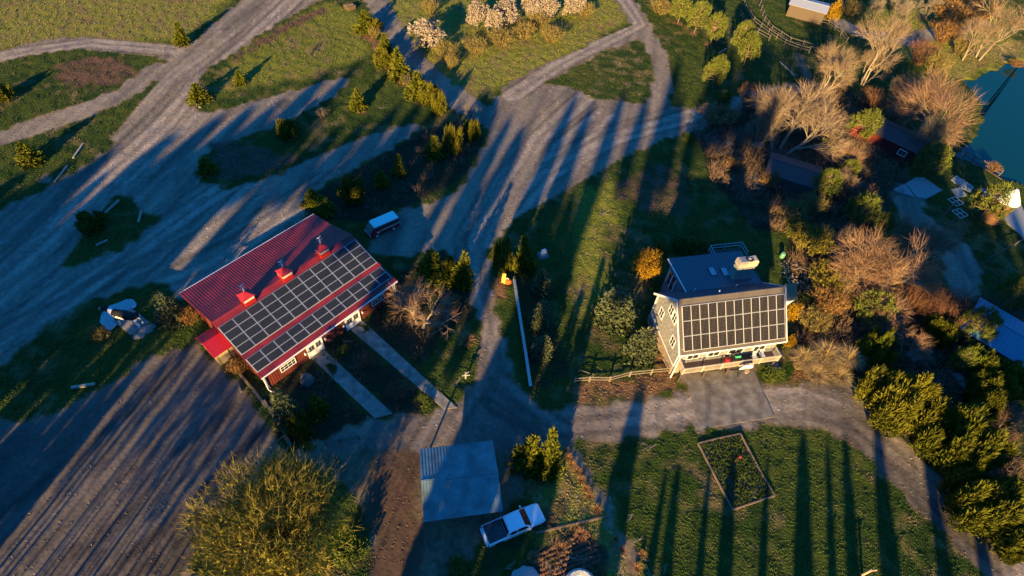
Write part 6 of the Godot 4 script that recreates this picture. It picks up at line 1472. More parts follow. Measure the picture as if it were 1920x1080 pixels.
# tall woodland tree; crown between the fractions lo and 1 of its height
func grow_tall(seed_: int, lo: float, dense: int) -> Node3D:
	rng.seed = seed_
	var thick := 0.2 if lo < 0.5 or dense < 100 else 0.05
	var t := Shape.new()
	t.tint = Color(0.1, 0.08, 0.06)
	t.tube(Vector3(0, -0.01, 0), Vector3(0, lerpf(lo, 1.0, 0.4), 0), thick, thick * 0.6, 7)
	t.tube(Vector3(0, lerpf(lo, 1.0, 0.4), 0), Vector3(0, 0.97, 0), thick * 0.6, thick * 0.15, 6)
	var s := Shape.new()
	for k in dense:
		var f := rng.randf()
		var y := lerpf(lo, 1.0, f)
		var a := rng.randf() * TAU
		var rad := pow(maxf(0.0, 1.0 - pow(absf(f - 0.35) / 0.66, 2.0)), 0.5) * sqrt(rng.randf()) * (0.8 + 0.2 * sin(a * 3.0 + f * 9.0 + seed_))
		var p := Vector3(cos(a) * rad, y, sin(a) * rad)
		if k % 14 == 0:
			t.tube(Vector3(0, y - 0.06, 0), p, 0.006, 0.002, 3)
		for q in 2:
			var d := (rdir() + Vector3(cos(a), 0.3, sin(a))).normalized()
			s.tint = shade(Color(0.05, 0.06, 0.02), Color(0.09, 0.075, 0.04), rng.randf())
			s.leaf(p, Vector3(d.x * 0.4, d.y * 0.09, d.z * 0.4), d.cross(rdir()).normalized() * Vector3(1, 0.25, 1), 0.13)
	return plant_root(t, s, bark(), foliage("leaves"))


func grow(kind: String, at: Vector3, height: float, radius: float, turn: float, label: String, category: String, group := "", called := "") -> Node3D:
	var list: Array = protos[kind]
	var src: Node3D = list[int(absf(at.x * 7.3 + at.z * 3.1)) % list.size()]
	var o: Node3D = src.duplicate()
	o.name = numbered(called if called else kind)
	add_child(o)
	o.position = at
	o.rotation.y = turn
	o.scale = Vector3(radius, height, radius)
	if height < 9.5:
		o.rotation.x = sin(at.x * 3.7 + at.z) * 0.06
		o.rotation.z = sin(at.z * 2.9 - at.x) * 0.06
	tag(o, label, category, group)
	return o

# ---------------------------------------------------------------- ground: painted as base colours, built as one relief split into its pieces
const X0 := -132.0
const Z0 := -166.0
const CELL := 0.2
const GW := 1360
const GH := 880
var layers := {}
var ids: Image
var tone := PackedByteArray()


func layer(key: String) -> Image:
	if not layers.has(key):
		layers[key] = Image.create(GW, GH, false, Image.FORMAT_L8)
	return layers[key]


func fill(im: Image, poly: PackedVector2Array, value: int) -> void:
	var lo := 1e9
	var hi := -1e9
	for p in poly:
		lo = minf(lo, p.y)
		hi = maxf(hi, p.y)
	var c := Color8(value, value, value)
	for y in range(maxi(0, int((lo - Z0) / CELL)), mini(GH - 1, int((hi - Z0) / CELL)) + 1):
		var z := Z0 + (y + 0.5) * CELL
		var xs := []
		for i in poly.size():
			var a := poly[i]
			var b := poly[(i + 1) % poly.size()]
			if (a.y <= z) != (b.y <= z):
				xs.append(a.x + (z - a.y) / (b.y - a.y) * (b.x - a.x))
		xs.sort()
		for k in range(0, xs.size() - 1, 2):
			var p := clampi(int((xs[k] - X0) / CELL), 0, GW)
			var q := clampi(int((xs[k + 1] - X0) / CELL), 0, GW)
			if q > p:
				im.fill_rect(Rect2i(p, y, q - p, 1), c)


func area(key: String, id: int, poly: PackedVector2Array, value := 255) -> void:
	fill(layer(key), poly, value)
	if id >= 0:
		fill(ids, poly, id)


func lane(key: String, id: int, pts: PackedVector2Array, width: float, value := 255) -> void:
	for p in Geometry2D.offset_polyline(pts, width * 0.5, Geometry2D.JOIN_ROUND, Geometry2D.END_ROUND):
		area(key, id, p, value)


func soft(key: String, by: int) -> PackedByteArray:
	var im: Image = layer(key).duplicate()
	im.resize(GW / by, GH / by, Image.INTERPOLATE_BILINEAR)
	im.resize(GW, GH, Image.INTERPOLATE_CUBIC)
	return im.get_data()


func noise_bytes(freq: float, seed_: int, oct := 4) -> PackedByteArray:
	var f := FastNoiseLite.new()
	f.seed = seed_
	f.frequency = freq
	f.fractal_octaves = oct
	f.noise_type = FastNoiseLite.TYPE_SIMPLEX_SMOOTH
	return f.get_image(GW, GH, false, false, false).get_data()


func step01(a: float, b: float, x: float) -> float:
	return clampf((x - a) / (b - a), 0.0, 1.0)


var gravel_b := PackedByteArray()
var pond_b := PackedByteArray()
var mulch_b := PackedByteArray()
var paint: Image

func compose() -> void:
	gravel_b = soft("gravel", 5)
	pond_b = soft("pond", 8)
	var dirt := soft("dirt", 8)
	var earth := soft("earth", 6)
	var mulch := soft("mulch", 6)
	var dry := soft("dry", 10)
	var track := soft("track", 2)
	var rut := soft("rut", 2)
	var shade_tone := soft("shade_tone", 14)  # painted darkening that deepens the shade
	mulch_b = mulch
	var na := noise_bytes(0.012, 3, 4)
	var nb := noise_bytes(0.06, 7, 4)
	var nc := noise_bytes(0.3, 11, 2)
	var sf := FastNoiseLite.new()
	sf.seed = 31
	sf.frequency = 0.05
	sf.fractal_octaves = 4
	var streak := sf.get_seamless_image(512, 512).get_data()
	var out := PackedByteArray()
	out.resize(GW * GH * 3)
	var lush := Vector3(0.027, 0.056, 0.008)
	var olive := Vector3(0.088, 0.108, 0.016)
	var pale := Vector3(0.215, 0.222, 0.03)
	var straw := Vector3(0.26, 0.185, 0.08)
	var grit := Vector3(0.36, 0.295, 0.225)
	var grit2 := Vector3(0.19, 0.158, 0.13)
	var worn := Vector3(0.5, 0.41, 0.33)
	var soil := Vector3(0.2, 0.115, 0.07)
	var soil2 := Vector3(0.15, 0.095, 0.06)
	var red := Vector3(0.2, 0.095, 0.045)
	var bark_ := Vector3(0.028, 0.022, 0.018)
	for i in GW * GH:
		var a := na[i] / 255.0
		var b := nb[i] / 255.0
		var c := nc[i] / 255.0
		var col := lush.lerp(olive, clampf(a * 1.1 - 0.3 + (b - 0.5) * 0.8 + dry[i] / 300.0, 0, 1)).lerp(pale, clampf(dry[i] / 255.0 * 1.3 + (b - 0.5) * 0.5 * dry[i] / 255.0, 0, 0.85)).lerp(straw, step01(0.62, 1.1, dry[i] / 255.0 * 0.75 + b * 0.42 + (c - 0.5) * 0.2))
		col = col.lerp(straw * 0.75, step01(0.56, 0.74, b * 0.55 + (1.0 - a) * 0.5) * 0.75)
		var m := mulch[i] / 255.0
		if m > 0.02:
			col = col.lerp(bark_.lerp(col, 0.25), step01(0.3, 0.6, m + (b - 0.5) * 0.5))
		var e := earth[i] / 255.0
		if e > 0.02:
			col = col.lerp(red.lerp(straw, c * 0.5), step01(0.35, 0.75, e + (b - 0.5) * 0.7))
		var g := gravel_b[i] / 255.0
		if g > 0.02:
			var gx := i % GW
			var gz := i / GW
			var su := (posmod(int((gx * 0.99 + gz * 0.139) * 1.6), 512)) * 512 + posmod(int((gz * 0.99 - gx * 0.139) * 0.12 + a * 14.0), 512)
			var gr := grit2.lerp(grit, clampf(0.5 + (b - 0.5) * 0.6 + (streak[su] / 255.0 - 0.5) * 1.5, 0, 1)).lerp(worn, track[i] / 255.0 * 0.8 * clampf(b * 1.6, 0, 1))
			gr = gr.lerp(Vector3(0.11, 0.088, 0.078), shade_tone[i] / 255.0 * (0.55 + 0.45 * b))  # gravel colour darkened so its shade looks deeper
			gr *= 1.0 - 0.5 * rut[i] / 255.0 * clampf(b * 1.7, 0, 1)
			gr = gr.lerp(olive * 0.6, step01(0.68, 0.85, b * 0.6 + a * 0.45) * 0.5)
			col = col.lerp(gr, step01(0.24, 0.7, g + (b - 0.5) * 0.6 + (c - 0.5) * 0.3))
			var fringe := clampf(1.0 - absf(g - 0.5) * 2.6, 0, 1) * step01(0.3, 0.6, b * 0.6 + a * 0.4)
			col = col.lerp(soil.lerp(straw, c), fringe * 0.8)
		var d := dirt[i] / 255.0
		if d > 0.02:
			col = col.lerp(soil2.lerp(soil, clampf(b * 1.5 - 0.3, 0, 1)), step01(0.3, 0.8, d + (b - 0.5) * 0.6)) * (1.0 - 0.3 * d)
		col *= 0.72 + 0.56 * c
		out[i * 3] = int(255.0 * pow(col.x, 0.4545))
		out[i * 3 + 1] = int(255.0 * pow(col.y, 0.4545))
		out[i * 3 + 2] = int(255.0 * pow(col.z, 0.4545))
	tone = out
	paint = Image.create_from_data(GW, GH, false, Image.FORMAT_RGB8, out)


var hills: FastNoiseLite
var fine: FastNoiseLite

func rise(x: float, z: float) -> float:
	var px := clampi(int((x - X0) / CELL), 0, GW - 1)
	var pz := clampi(int((z - Z0) / CELL), 0, GH - 1)
	var i := pz * GW + px
	var g := gravel_b[i] / 255.0
	return hills.get_noise_2d(x, z) * 0.12 + fine.get_noise_2d(x, z) * lerpf(0.15, 0.045, clampf(g * 1.4, 0, 1)) - 1.1 * smoothstep(0.3, 0.7, pond_b[i] / 255.0)


func build_ground(names: Array) -> void:
	hills = FastNoiseLite.new()
	hills.seed = 5
	hills.frequency = 0.06
	hills.fractal_octaves = 2
	fine = FastNoiseLite.new()
	fine.seed = 9
	fine.frequency = 0.55
	fine.fractal_octaves = 2
	var gm := StandardMaterial3D.new()
	gm.resource_name = "ground"
	gm.albedo_texture = ImageTexture.create_from_image(paint)
	gm.texture_repeat = false
	gm.roughness = 0.95
	gm.metallic_specular = 0.2
	var rough_ := FastNoiseLite.new()
	rough_.seed = 77
	rough_.frequency = 0.3
	rough_.fractal_octaves = 3
	gm.heightmap_enabled = true
	gm.heightmap_texture = ImageTexture.create_from_image(rough_.get_image(2040, 1320, false, false, false))
	gm.heightmap_scale = 5.0
	gm.detail_enabled = true
	gm.detail_albedo = noise_tex(0.14, 23, 512, false, 3, 0.5, 1.15)
	gm.detail_blend_mode = BaseMaterial3D.BLEND_MODE_MUL
	gm.detail_uv_layer = BaseMaterial3D.DETAIL_UV_2
	gm.uv2_scale = Vector3(40, 26, 1)
	var s := 0.5
	var nx := int(GW * CELL / s)
	var nz := int(GH * CELL / s)
	var pos := PackedVector3Array()
	pos.resize((nx + 1) * (nz + 1))
	for j in nz + 1:
		for i in nx + 1:
			var x := X0 + i * s
			var z := Z0 + j * s
			var edge := minf(minf(i, nx - i), minf(j, nz - j))
			pos[j * (nx + 1) + i] = Vector3(x, rise(x, z) if edge > 0 else 0.0, z)
	var idx := {}
	for k in names.size():
		idx[k] = PackedInt32Array()
	var cells := PackedByteArray()
	cells.resize(nx * nz)
	for j in nz:
		for i in nx:
			var px := mini(GW - 1, int((i + 0.5) * s / CELL))
			var pz := mini(GH - 1, int((j + 0.5) * s / CELL))
			var k := ids.get_pixel(px, pz).r8
			cells[j * nx + i] = k
	for k in names.size():
		var v := PackedVector3Array()
		var n := PackedVector3Array()
		var u := PackedVector2Array()
		var ind := PackedInt32Array()
		var map := {}
		for j in nz:
			for i in nx:
				if cells[j * nx + i] != k:
					continue
				var q := [j * (nx + 1) + i, j * (nx + 1) + i + 1, (j + 1) * (nx + 1) + i + 1, (j + 1) * (nx + 1) + i]
				var w := []
				for c in q:
					if not map.has(c):
						map[c] = v.size()
						var p := pos[c]
						v.append(p)
						var ci: int = c % (nx + 1)
						var cj: int = c / (nx + 1)
						var l := pos[cj * (nx + 1) + maxi(ci - 1, 0)].y
						var r := pos[cj * (nx + 1) + mini(ci + 1, nx)].y
						var t := pos[maxi(cj - 1, 0) * (nx + 1) + ci].y
						var b := pos[mini(cj + 1, nz) * (nx + 1) + ci].y
						n.append(Vector3(l - r, 4.0 * s * 0.5, t - b).normalized())
						u.append(Vector2((p.x - X0) / (GW * CELL), (p.z - Z0) / (GH * CELL)))
					w.append(map[c])
				ind.append_array(PackedInt32Array([w[0], w[1], w[2], w[0], w[2], w[3]]))
		if v.is_empty():
			continue
		var a := []
		a.resize(Mesh.ARRAY_MAX)
		a[Mesh.ARRAY_VERTEX] = v
		a[Mesh.ARRAY_NORMAL] = n
		a[Mesh.ARRAY_TEX_UV] = u
		a[Mesh.ARRAY_TEX_UV2] = u
		a[Mesh.ARRAY_INDEX] = ind
		var m := ArrayMesh.new()
		m.add_surface_from_arrays(Mesh.PRIMITIVE_TRIANGLES, a)
		struct(names[k], m, gm)
	var o := Shape.new()
	var x1 := X0 + GW * CELL
	var z1 := Z0 + GH * CELL
	var far := 1600.0
	o.quad(Vector3(-far, 0, -far), Vector3(far, 0, -far), Vector3(far, 0, Z0), Vector3(-far, 0, Z0))
	o.quad(Vector3(-far, 0, z1), Vector3(far, 0, z1), Vector3(far, 0, far), Vector3(-far, 0, far))
	o.quad(Vector3(-far, 0, Z0), Vector3(X0, 0, Z0), Vector3(X0, 0, z1), Vector3(-far, 0, z1))
	o.quad(Vector3(x1, 0, Z0), Vector3(far, 0, Z0), Vector3(far, 0, z1), Vector3(x1, 0, z1))
	struct("surrounding_fields", o, mat("fields", 0.08, 0.095, 0.02, 0.95, 0, 0.05))


func scatter(called: String, blade: Shape, m: Material, count: int, seed_: int, pick: Callable, label: String, category: String) -> void:
	rng.seed = seed_
	var buf := PackedFloat32Array()
	var got := 0
	for k in count:
		var z := -8.0 - 150.0 * pow(rng.randf(), 1.35)
		var half := 44.0 - z * 0.72
		var x := rng.randf_range(-half, half) - z * 0.03 + 2.0
		if x < X0 + 2 or x > X0 + GW * CELL - 2:
			continue
		var i := int((z - Z0) / CELL) * GW + int((x - X0) / CELL)
		var p: float = pick.call(x, z, i)
		if rng.randf() > p:
			continue
		var sc := rng.randf_range(0.65, 1.35)
		var b := Basis(Vector3.UP, rng.randf() * TAU).scaled(Vector3(sc, sc * rng.randf_range(0.7, 1.3), sc))
		var y := rise(x, z) - 0.01
		var f := rng.randf_range(0.8, 1.25)
		var c := Vector3(pow(tone[i * 3] / 255.0, 2.2), pow(tone[i * 3 + 1] / 255.0, 2.2), pow(tone[i * 3 + 2] / 255.0, 2.2)) * f
		buf.append_array(PackedFloat32Array([b.x.x, b.y.x, b.z.x, x, b.x.y, b.y.y, b.z.y, y, b.x.z, b.y.z, b.z.z, z, c.x, c.y, c.z, 1.0]))
		got += 1
	var mm := MultiMesh.new()
	mm.transform_format = MultiMesh.TRANSFORM_3D
	mm.use_colors = true
	mm.mesh = blade.mesh()
	mm.instance_count = got
	for k in got:
		var q := k * 16
		mm.set_instance_transform(k, Transform3D(Basis(Vector3(buf[q], buf[q + 4], buf[q + 8]), Vector3(buf[q + 1], buf[q + 5], buf[q + 9]), Vector3(buf[q + 2], buf[q + 6], buf[q + 10])), Vector3(buf[q + 3], buf[q + 7], buf[q + 11])))
		mm.set_instance_color(k, Color(buf[q + 12], buf[q + 13], buf[q + 14]))
	var o := MultiMeshInstance3D.new()
	o.name = called
	o.multimesh = mm
	o.material_override = m
	add_child(o)
	stuff(o)
	tag(o, label, category)

# ---------------------------------------------------------------- buildings
# a sloping sheet with raised ribs: corners a b along the upper edge, c d along the lower edge (d below a); clockwise seen from above
func ribbed(s: Shape, a: Vector3, b: Vector3, c: Vector3, d: Vector3, thick: float, count: int, rw: float, rh: float) -> void:
	var up := (d - a).cross(b - a).normalized()
	if up.y < 0:
		up = -up
	var q := up * thick
	s.hexa([a - q, b - q, c - q, d - q, a, b, c, d])
	for i in count:
		var f := (i + 0.5) / count
		s.beam(a.lerp(b, f) + up * rh * 0.5, d.lerp(c, f) + up * rh * 0.5, rw, rh, up)


var pv_tex := {}
func pv_material(key: String, across: int, down: int, line: Color, cell0: Color, cell1: Color) -> StandardMaterial3D:
	if mats.has(key):
		return mats[key]
	var cs := 12
	var im := Image.create(across * cs, down * cs, false, Image.FORMAT_RGB8)
	im.fill(line)
	rng.seed = 77
	for y in down:
		for x in across:
			var c := cell0.lerp(cell1, rng.randf())
			im.fill_rect(Rect2i(x * cs + 1, y * cs + 1, cs - 2, cs - 2), c)
			for k in [Vector2i(1, 1), Vector2i(cs - 3, 1), Vector2i(1, cs - 3), Vector2i(cs - 3, cs - 3)]:
				im.fill_rect(Rect2i(Vector2i(x * cs, y * cs) + k, Vector2i(2, 2)), line)
	var m := StandardMaterial3D.new()
	m.resource_name = key
	m.albedo_texture = ImageTexture.create_from_image(im)
	m.roughness = 0.22
	m.metallic_specular = 0.2
	m.texture_filter = BaseMaterial3D.TEXTURE_FILTER_LINEAR
	mats[key] = m
	return m


# one framed panel: origin o, edge vectors e (across) and f (down); frame and glass are two surfaces of one mesh
func panel_mesh(w: float, h: float, frame: float, fm: Material, gm: Material) -> ArrayMesh:
	var s := Shape.new()
	s.box(Vector3(w / 2, 0.02, frame / 2), Vector3(w, 0.04, frame))
	s.box(Vector3(w / 2, 0.02, h - frame / 2), Vector3(w, 0.04, frame))
	s.box(Vector3(frame / 2, 0.02, h / 2), Vector3(frame, 0.04, h - frame * 2))
	s.box(Vector3(w - frame / 2, 0.02, h / 2), Vector3(frame, 0.04, h - frame * 2))
	var m := s.mesh()
	var g := Shape.new()
	g.quad(Vector3(frame, 0.03, frame), Vector3(w - frame, 0.03, frame), Vector3(w - frame, 0.03, h - frame), Vector3(frame, 0.03, h - frame))
	g.quad(Vector3(frame, 0.004, h - frame), Vector3(w - frame, 0.004, h - frame), Vector3(w - frame, 0.004, frame), Vector3(frame, 0.004, frame))
	var a := []
	a.resize(Mesh.ARRAY_MAX)
	a[Mesh.ARRAY_VERTEX] = g.v
	a[Mesh.ARRAY_NORMAL] = g.n
	a[Mesh.ARRAY_TEX_UV] = g.t
	m.add_surface_from_arrays(Mesh.PRIMITIVE_TRIANGLES, a)
	m.surface_set_material(0, fm)
	m.surface_set_material(1, gm)
	return m


func panels(root: Node3D, a: Vector3, b: Vector3, d: Vector3, cols: int, rows: int, gap: Vector2, frame: float, fm: Material, gm: Material, lift: float) -> void:
	var ex := (b - a) / cols
	var ez := (d - a) / rows
	var up := ez.cross(ex).normalized()
	if up.y < 0:
		up = -up
	var m := panel_mesh(ex.length() - gap.x, ez.length() - gap.y, frame, fm, gm)
	var bs := Basis(ex.normalized(), up, ez.normalized())
	for r in rows:
		for c in cols:
			var o := MeshInstance3D.new()
			o.name = "solar_panel" if r + c == 0 else "solar_panel_%03d" % taken_in(root, "solar_panel")
			o.mesh = m
			o.transform = Transform3D(bs, a + ex * c + ez * r + up * lift + bs.x * gap.x / 2 + bs.z * gap.y / 2)
			if root.has_node(NodePath(String(o.name))):
				o.name = "solar_panel_%03d" % taken_in(root, "solar_panel")
			root.add_child(o, true)
	var rail := Shape.new()
	for c in cols + 1:
		rail.beam(a + ex * c + up * (lift - 0.03), d + ex * c + up * (lift - 0.03), 0.06, 0.05, up)
	for r in rows + 1:
		rail.beam(a + ez * r + up * (lift - 0.035), b + ez * r + up * (lift - 0.035), 0.05, 0.04, up)
	part("mounting_rails", rail, fm, root)


func taken_in(root: Node, called: String) -> int:
	var k := 0
	for c in root.get_children():
		if String(c.name).begins_with(called):
			k += 1
	return k


func pane_window(root: Node3D, at: Vector3, b: Basis, w: float, h: float, cols: int, rows: int, white: Material, called := "window") -> void:
	var s := Shape.new()
	var t := 0.09
	s.box(at + b * Vector3(0, h / 2 - t / 2, 0), Vector3(w, t, 0.07), b)
	s.box(at + b * Vector3(0, -h / 2 + t / 2, 0), Vector3(w, t, 0.07), b)
	s.box(at + b * Vector3(w / 2 - t / 2, 0, 0), Vector3(t, h - 2 * t, 0.07), b)
	s.box(at + b * Vector3(-w / 2 + t / 2, 0, 0), Vector3(t, h - 2 * t, 0.07), b)
	for i in range(1, cols):
		s.box(at + b * Vector3(-w / 2 + w * i / cols, 0, 0), Vector3(0.035, h - 2 * t, 0.05), b)
	for i in range(1, rows):
		s.box(at + b * Vector3(0, -h / 2 + h * i / rows, 0.003), Vector3(w - 2 * t, 0.035, 0.05), b)
	var f := part(called, s, white, root)
	var g := Shape.new()
	g.box(at + b * Vector3(0, 0, -0.012), Vector3(w - 2 * t, h - 2 * t, 0.02), b)
	part("pane", g, mat("dark_glass", 0.02, 0.025, 0.03, 0.08), f)


func red_barn() -> void:
	var root := thing("red_barn", "long red metal-roofed barn with two solar arrays and three roof cupolas", "barn", Vector3(-25.478, 0, -41.941), deg_to_rad(52.615))
	var red := mat("barn_red_roof", 0.29, 0.016, 0.017, 0.55, 0.0, 0.08)
	var redwall := mat("barn_red_wall", 0.24, 0.035, 0.015, 0.85, 0.0, 0.9)
	var white := mat("white_trim", 0.72, 0.7, 0.66, 0.6)
	var cream := mat("cream_trim", 0.6, 0.52, 0.38, 0.7)
	var L := 9.18
	var W := 7.94
	var wk := 4.663
	var hr := 5.14
	var hk := 3.73
	var he := 3.06
	var wx := 8.72
	var wz := 7.48
	# walls of boards and battens
	for side in [-1, 1]:
		var s := Shape.new()
		s.box(Vector3(0, 1.45, side * (wz - 0.06)), Vector3(wx * 2, 2.9, 0.12))
		for i in 59:
			s.box(Vector3(-wx + 0.15 + i * 0.295, 1.45, side * (wz + 0.015)), Vector3(0.05, 2.86, 0.03))
		part("wall", s, redwall, root)
		var g := Shape.new()
		var x: float = side * wx
		var pr := [Vector2(-wz, 0), Vector2(-wz, 2.95), Vector2(-wk, hk - 0.1), Vector2(0, hr - 0.1), Vector2(wk, hk - 0.1), Vector2(wz, 2.95), Vector2(wz, 0)]
		var ra := []
		var rb := []
		for p in pr:
			ra.append(Vector3(x - 0.06, p.y, p.x))
			rb.append(Vector3(x + 0.06, p.y, p.x))
		g.loft([ra, rb])
		for i in 50:
			var z := -wz + 0.15 + i * 0.3
			var top := lerpf(hr, hk, absf(z) / wk) if absf(z) < wk else lerpf(hk, 2.95, (absf(z) - wk) / (wz - wk))
			g.box(Vector3(x + side * 0.075, (top - 0.15) / 2, z), Vector3(0.03, top - 0.15, 0.05))
		part("gable_wall", g, redwall, root)
	# roof: four slopes
	for side in [-1, 1]:
		var s := Shape.new()
		var a := Vector3(-L, hr, 0)
		var b := Vector3(L, hr, 0)
		var c := Vector3(L, hk, side * wk)
		var d := Vector3(-L, hk, side * wk)
		if side > 0:
			ribbed(s, a, b, c, d, 0.06, 61, 0.05, 0.02)
		else:
			ribbed(s, b, a, d, c, 0.06, 61, 0.05, 0.02)
		part("upper_roof_slope", s, red, root)
		var t := Shape.new()
		var e := Vector3(L, he, side * W)
		var f := Vector3(-L, he, side * W)
		if side > 0:
			ribbed(t, d, c, e, f, 0.06, 61, 0.06, 0.03)
		else:
			ribbed(t, c, d, f, e, 0.06, 61, 0.06, 0.03)
		part("lower_roof_slope", t, red, root)
		var g := Shape.new()
		g.beam(Vector3(-L, he - 0.07, side * (W + 0.05)), Vector3(L, he - 0.07, side * (W + 0.05)), 0.1, 0.12)
		part("gutter", g, white, root)
		for x in [-wx - 0.02, wx + 0.02]:
			var k := Shape.new()
			k.box(Vector3(x, 1.42, side * (wz + 0.03)), Vector3(0.14, 2.8, 0.14))
			part("corner_board", k, cream, root)
	var rc := Shape.new()
	for side in [-1, 1]:
		rc.hexa([Vector3(-L, hr + 0.02, 0), Vector3(L, hr + 0.02, 0), Vector3(L, hr - 0.06, side * 0.22), Vector3(-L, hr - 0.06, side * 0.22), Vector3(-L, hr + 0.06, 0), Vector3(L, hr + 0.06, 0), Vector3(L, hr - 0.02, side * 0.22), Vector3(-L, hr - 0.02, side * 0.22)])
	part("ridge_cap", rc, red, root)
	# slanted white downspouts at the two near corners
	for x in [-8.95, 8.9]:
		var s := Shape.new()
		s.tube(Vector3(x, 2.95, W + 0.02), Vector3(x, 2.5, wz + 0.2), 0.06, 0.06, 6)
		s.tube(Vector3(x, 2.5, wz + 0.2), Vector3(x, 0.12, wz + 0.16), 0.06, 0.06, 6)
		s.tube(Vector3(x, 0.12, wz + 0.16), Vector3(x + 0.1, 0.06, wz + 0.75), 0.06, 0.07, 6)
		part("downspout", s, white, root)
	# solar arrays
	var fm := mat("panel_frame", 0.28, 0.3, 0.34, 0.4)
	var gm := pv_material("solar_cells", 10, 6, lin(0.045, 0.05, 0.06), lin(0.003, 0.004, 0.008), lin(0.006, 0.007, 0.013))
	var sl := (hk - hr) / wk
	panels(root, Vector3(-9.07, hr + sl * 0.87, 0.87), Vector3(9.0, hr + sl * 0.87, 0.87), Vector3(-9.07, hr + sl * 4.64, 4.64), 11, 4, Vector2(0.07, 0.03), 0.024, fm, gm, 0.13)
	var s2 := (he - hk) / (W - wk)
	panels(root, Vector3(-9.08, hk + s2 * (5.34 - wk), 5.34), Vector3(8.92, hk + s2 * (5.34 - wk), 5.34), Vector3(-9.08, hk + s2 * (7.22 - wk), 7.22), 11, 2, Vector2(0.07, 0.03), 0.024, fm, gm, 0.13)
	# cupolas
	for x in [4.98, -0.09, -4.91]:
		var s := Shape.new()
		s.box(Vector3(x, hr + 0.0, 0), Vector3(1.22, 0.75, 1.22))
		var cu := part("cupola", s, mat("cupola_red", 0.34, 0.012, 0.012, 0.5), root)
		var l := Shape.new()
		l.box(Vector3(x, hr + 0.62, 0), Vector3(1.12, 0.5, 1.12))
		for i in 4:
			l.box(Vector3(x, hr + 0.44 + i * 0.12, 0), Vector3(1.17, 0.05, 1.17))
		part("louver_band", l, cream, cu)
		var r := Shape.new()
		var y := hr + 0.87
		var top := Vector3(x, y + 0.62, 0)
		var q := [Vector3(x - 0.72, y, -0.72), Vector3(x + 0.72, y, -0.72), Vector3(x + 0.72, y, 0.72), Vector3(x - 0.72, y, 0.72)]
		var mid := []
		for p in q:
			mid.append(p.lerp(Vector3(x, y, 0), 0.45) + Vector3(0, 0.2, 0))
		for i in 4:
			var j := (i + 1) % 4
			r.quad(q[i], q[j], mid[j], mid[i])
			r.tri(mid[i], mid[j], top)
		r.quad(q[3], q[2], q[1], q[0])
		part("cupola_roof", r, mat("cupola_red", 0.34, 0.012, 0.012, 0.5), cu)
		var v := Shape.new()
		v.tube(top, top + Vector3(0, 0.95, 0), 0.025, 0.02, 5)
		v.ball(top + Vector3(0, 0.18, 0), Vector3.ONE * 0.09)
		v.ball(top + Vector3(0, 0.42, 0), Vector3.ONE * 0.075)
		v.beam(top + Vector3(-0.35, 0.6, 0), top + Vector3(0.35, 0.6, 0), 0.03, 0.03)
		v.beam(top + Vector3(0, 0.6, -0.35), top + Vector3(0, 0.6, 0.35), 0.03, 0.03)
		v.ball(top + Vector3(0, 0.95, 0), Vector3(0.2, 0.14, 0.05))
		v.box(top + Vector3(0.2, 1.06, 0), Vector3(0.1, 0.16, 0.04))
		v.box(top + Vector3(-0.24, 1.03, 0), Vector3(0.16, 0.2, 0.03))
		part("weathervane", v, mat("pale_metal", 0.55, 0.55, 0.55, 0.4, 0.4), cu)
	# double doors
	for x in [2.62, -2.6]:
		var f := Shape.new()
		for q in [-0.95, 0.95]:
			f.box(Vector3(x + q, 1.08, wz + 0.06), Vector3(0.12, 2.16, 0.1))
		f.box(Vector3(x, 2.2, wz + 0.06), Vector3(2.02, 0.12, 0.1))
		part("door_frame", f, white, root)
		for q in [-0.445, 0.445]:
			var s := Shape.new()
			s.box(Vector3(x + q, 1.06, wz + 0.05), Vector3(0.86, 2.1, 0.06))
			for k in [[0.0, 0.5, 0.68, 0.75]]:
				s.box(Vector3(x + q, 0.22, wz + 0.085), Vector3(0.7, 0.1, 0.02))
				s.box(Vector3(x + q, 0.9, wz + 0.085), Vector3(0.7, 0.1, 0.02))
				s.box(Vector3(x + q - 0.31, 0.56, wz + 0.085), Vector3(0.08, 0.58, 0.02))
				s.box(Vector3(x + q + 0.31, 0.56, wz + 0.085), Vector3(0.08, 0.58, 0.02))
			var d := part("door", s, white, root)
			var g := Shape.new()
			for i in 2:
				for j in 3:
					g.box(Vector3(x + q - 0.17 + i * 0.34, 1.22 + j * 0.29, wz + 0.09), Vector3(0.29, 0.245, 0.02))
			part("pane", g, mat("dark_glass", 0.02, 0.025, 0.03, 0.08), d)
			var h := Shape.new()
			h.ball(Vector3(x + q * 0.15, 1.02, wz + 0.13), Vector3.ONE * 0.05)
			part("handle", h, mat("brass", 0.5, 0.36, 0.12, 0.35, 0.8), d)
		var w := Shape.new()
		w.box(Vector3(x - 1.35, 1.55, wz + 0.1), Vector3(0.12, 0.12, 0.1))
		w.ball(Vector3(x - 1.35, 1.5, wz + 0.22), Vector3.ONE * 0.13)
		part("wall_lamp", w, white, root)
		var w2 := Shape.new()
		w2.box(Vector3(x + 1.35, 1.55, wz + 0.1), Vector3(0.12, 0.12, 0.1))
		w2.ball(Vector3(x + 1.35, 1.5, wz + 0.22), Vector3.ONE * 0.13)
		part("wall_lamp", w2, white, root)
	pane_window(root, Vector3(-6.05, 1.55, wz + 0.06), Basis(), 1.9, 1.0, 4, 2, white)
	pane_window(root, Vector3(6.4, 1.55, wz + 0.06), Basis(), 1.9, 1.0, 4, 2, white)
	# little side annexe with its own roof
	var an := Shape.new()
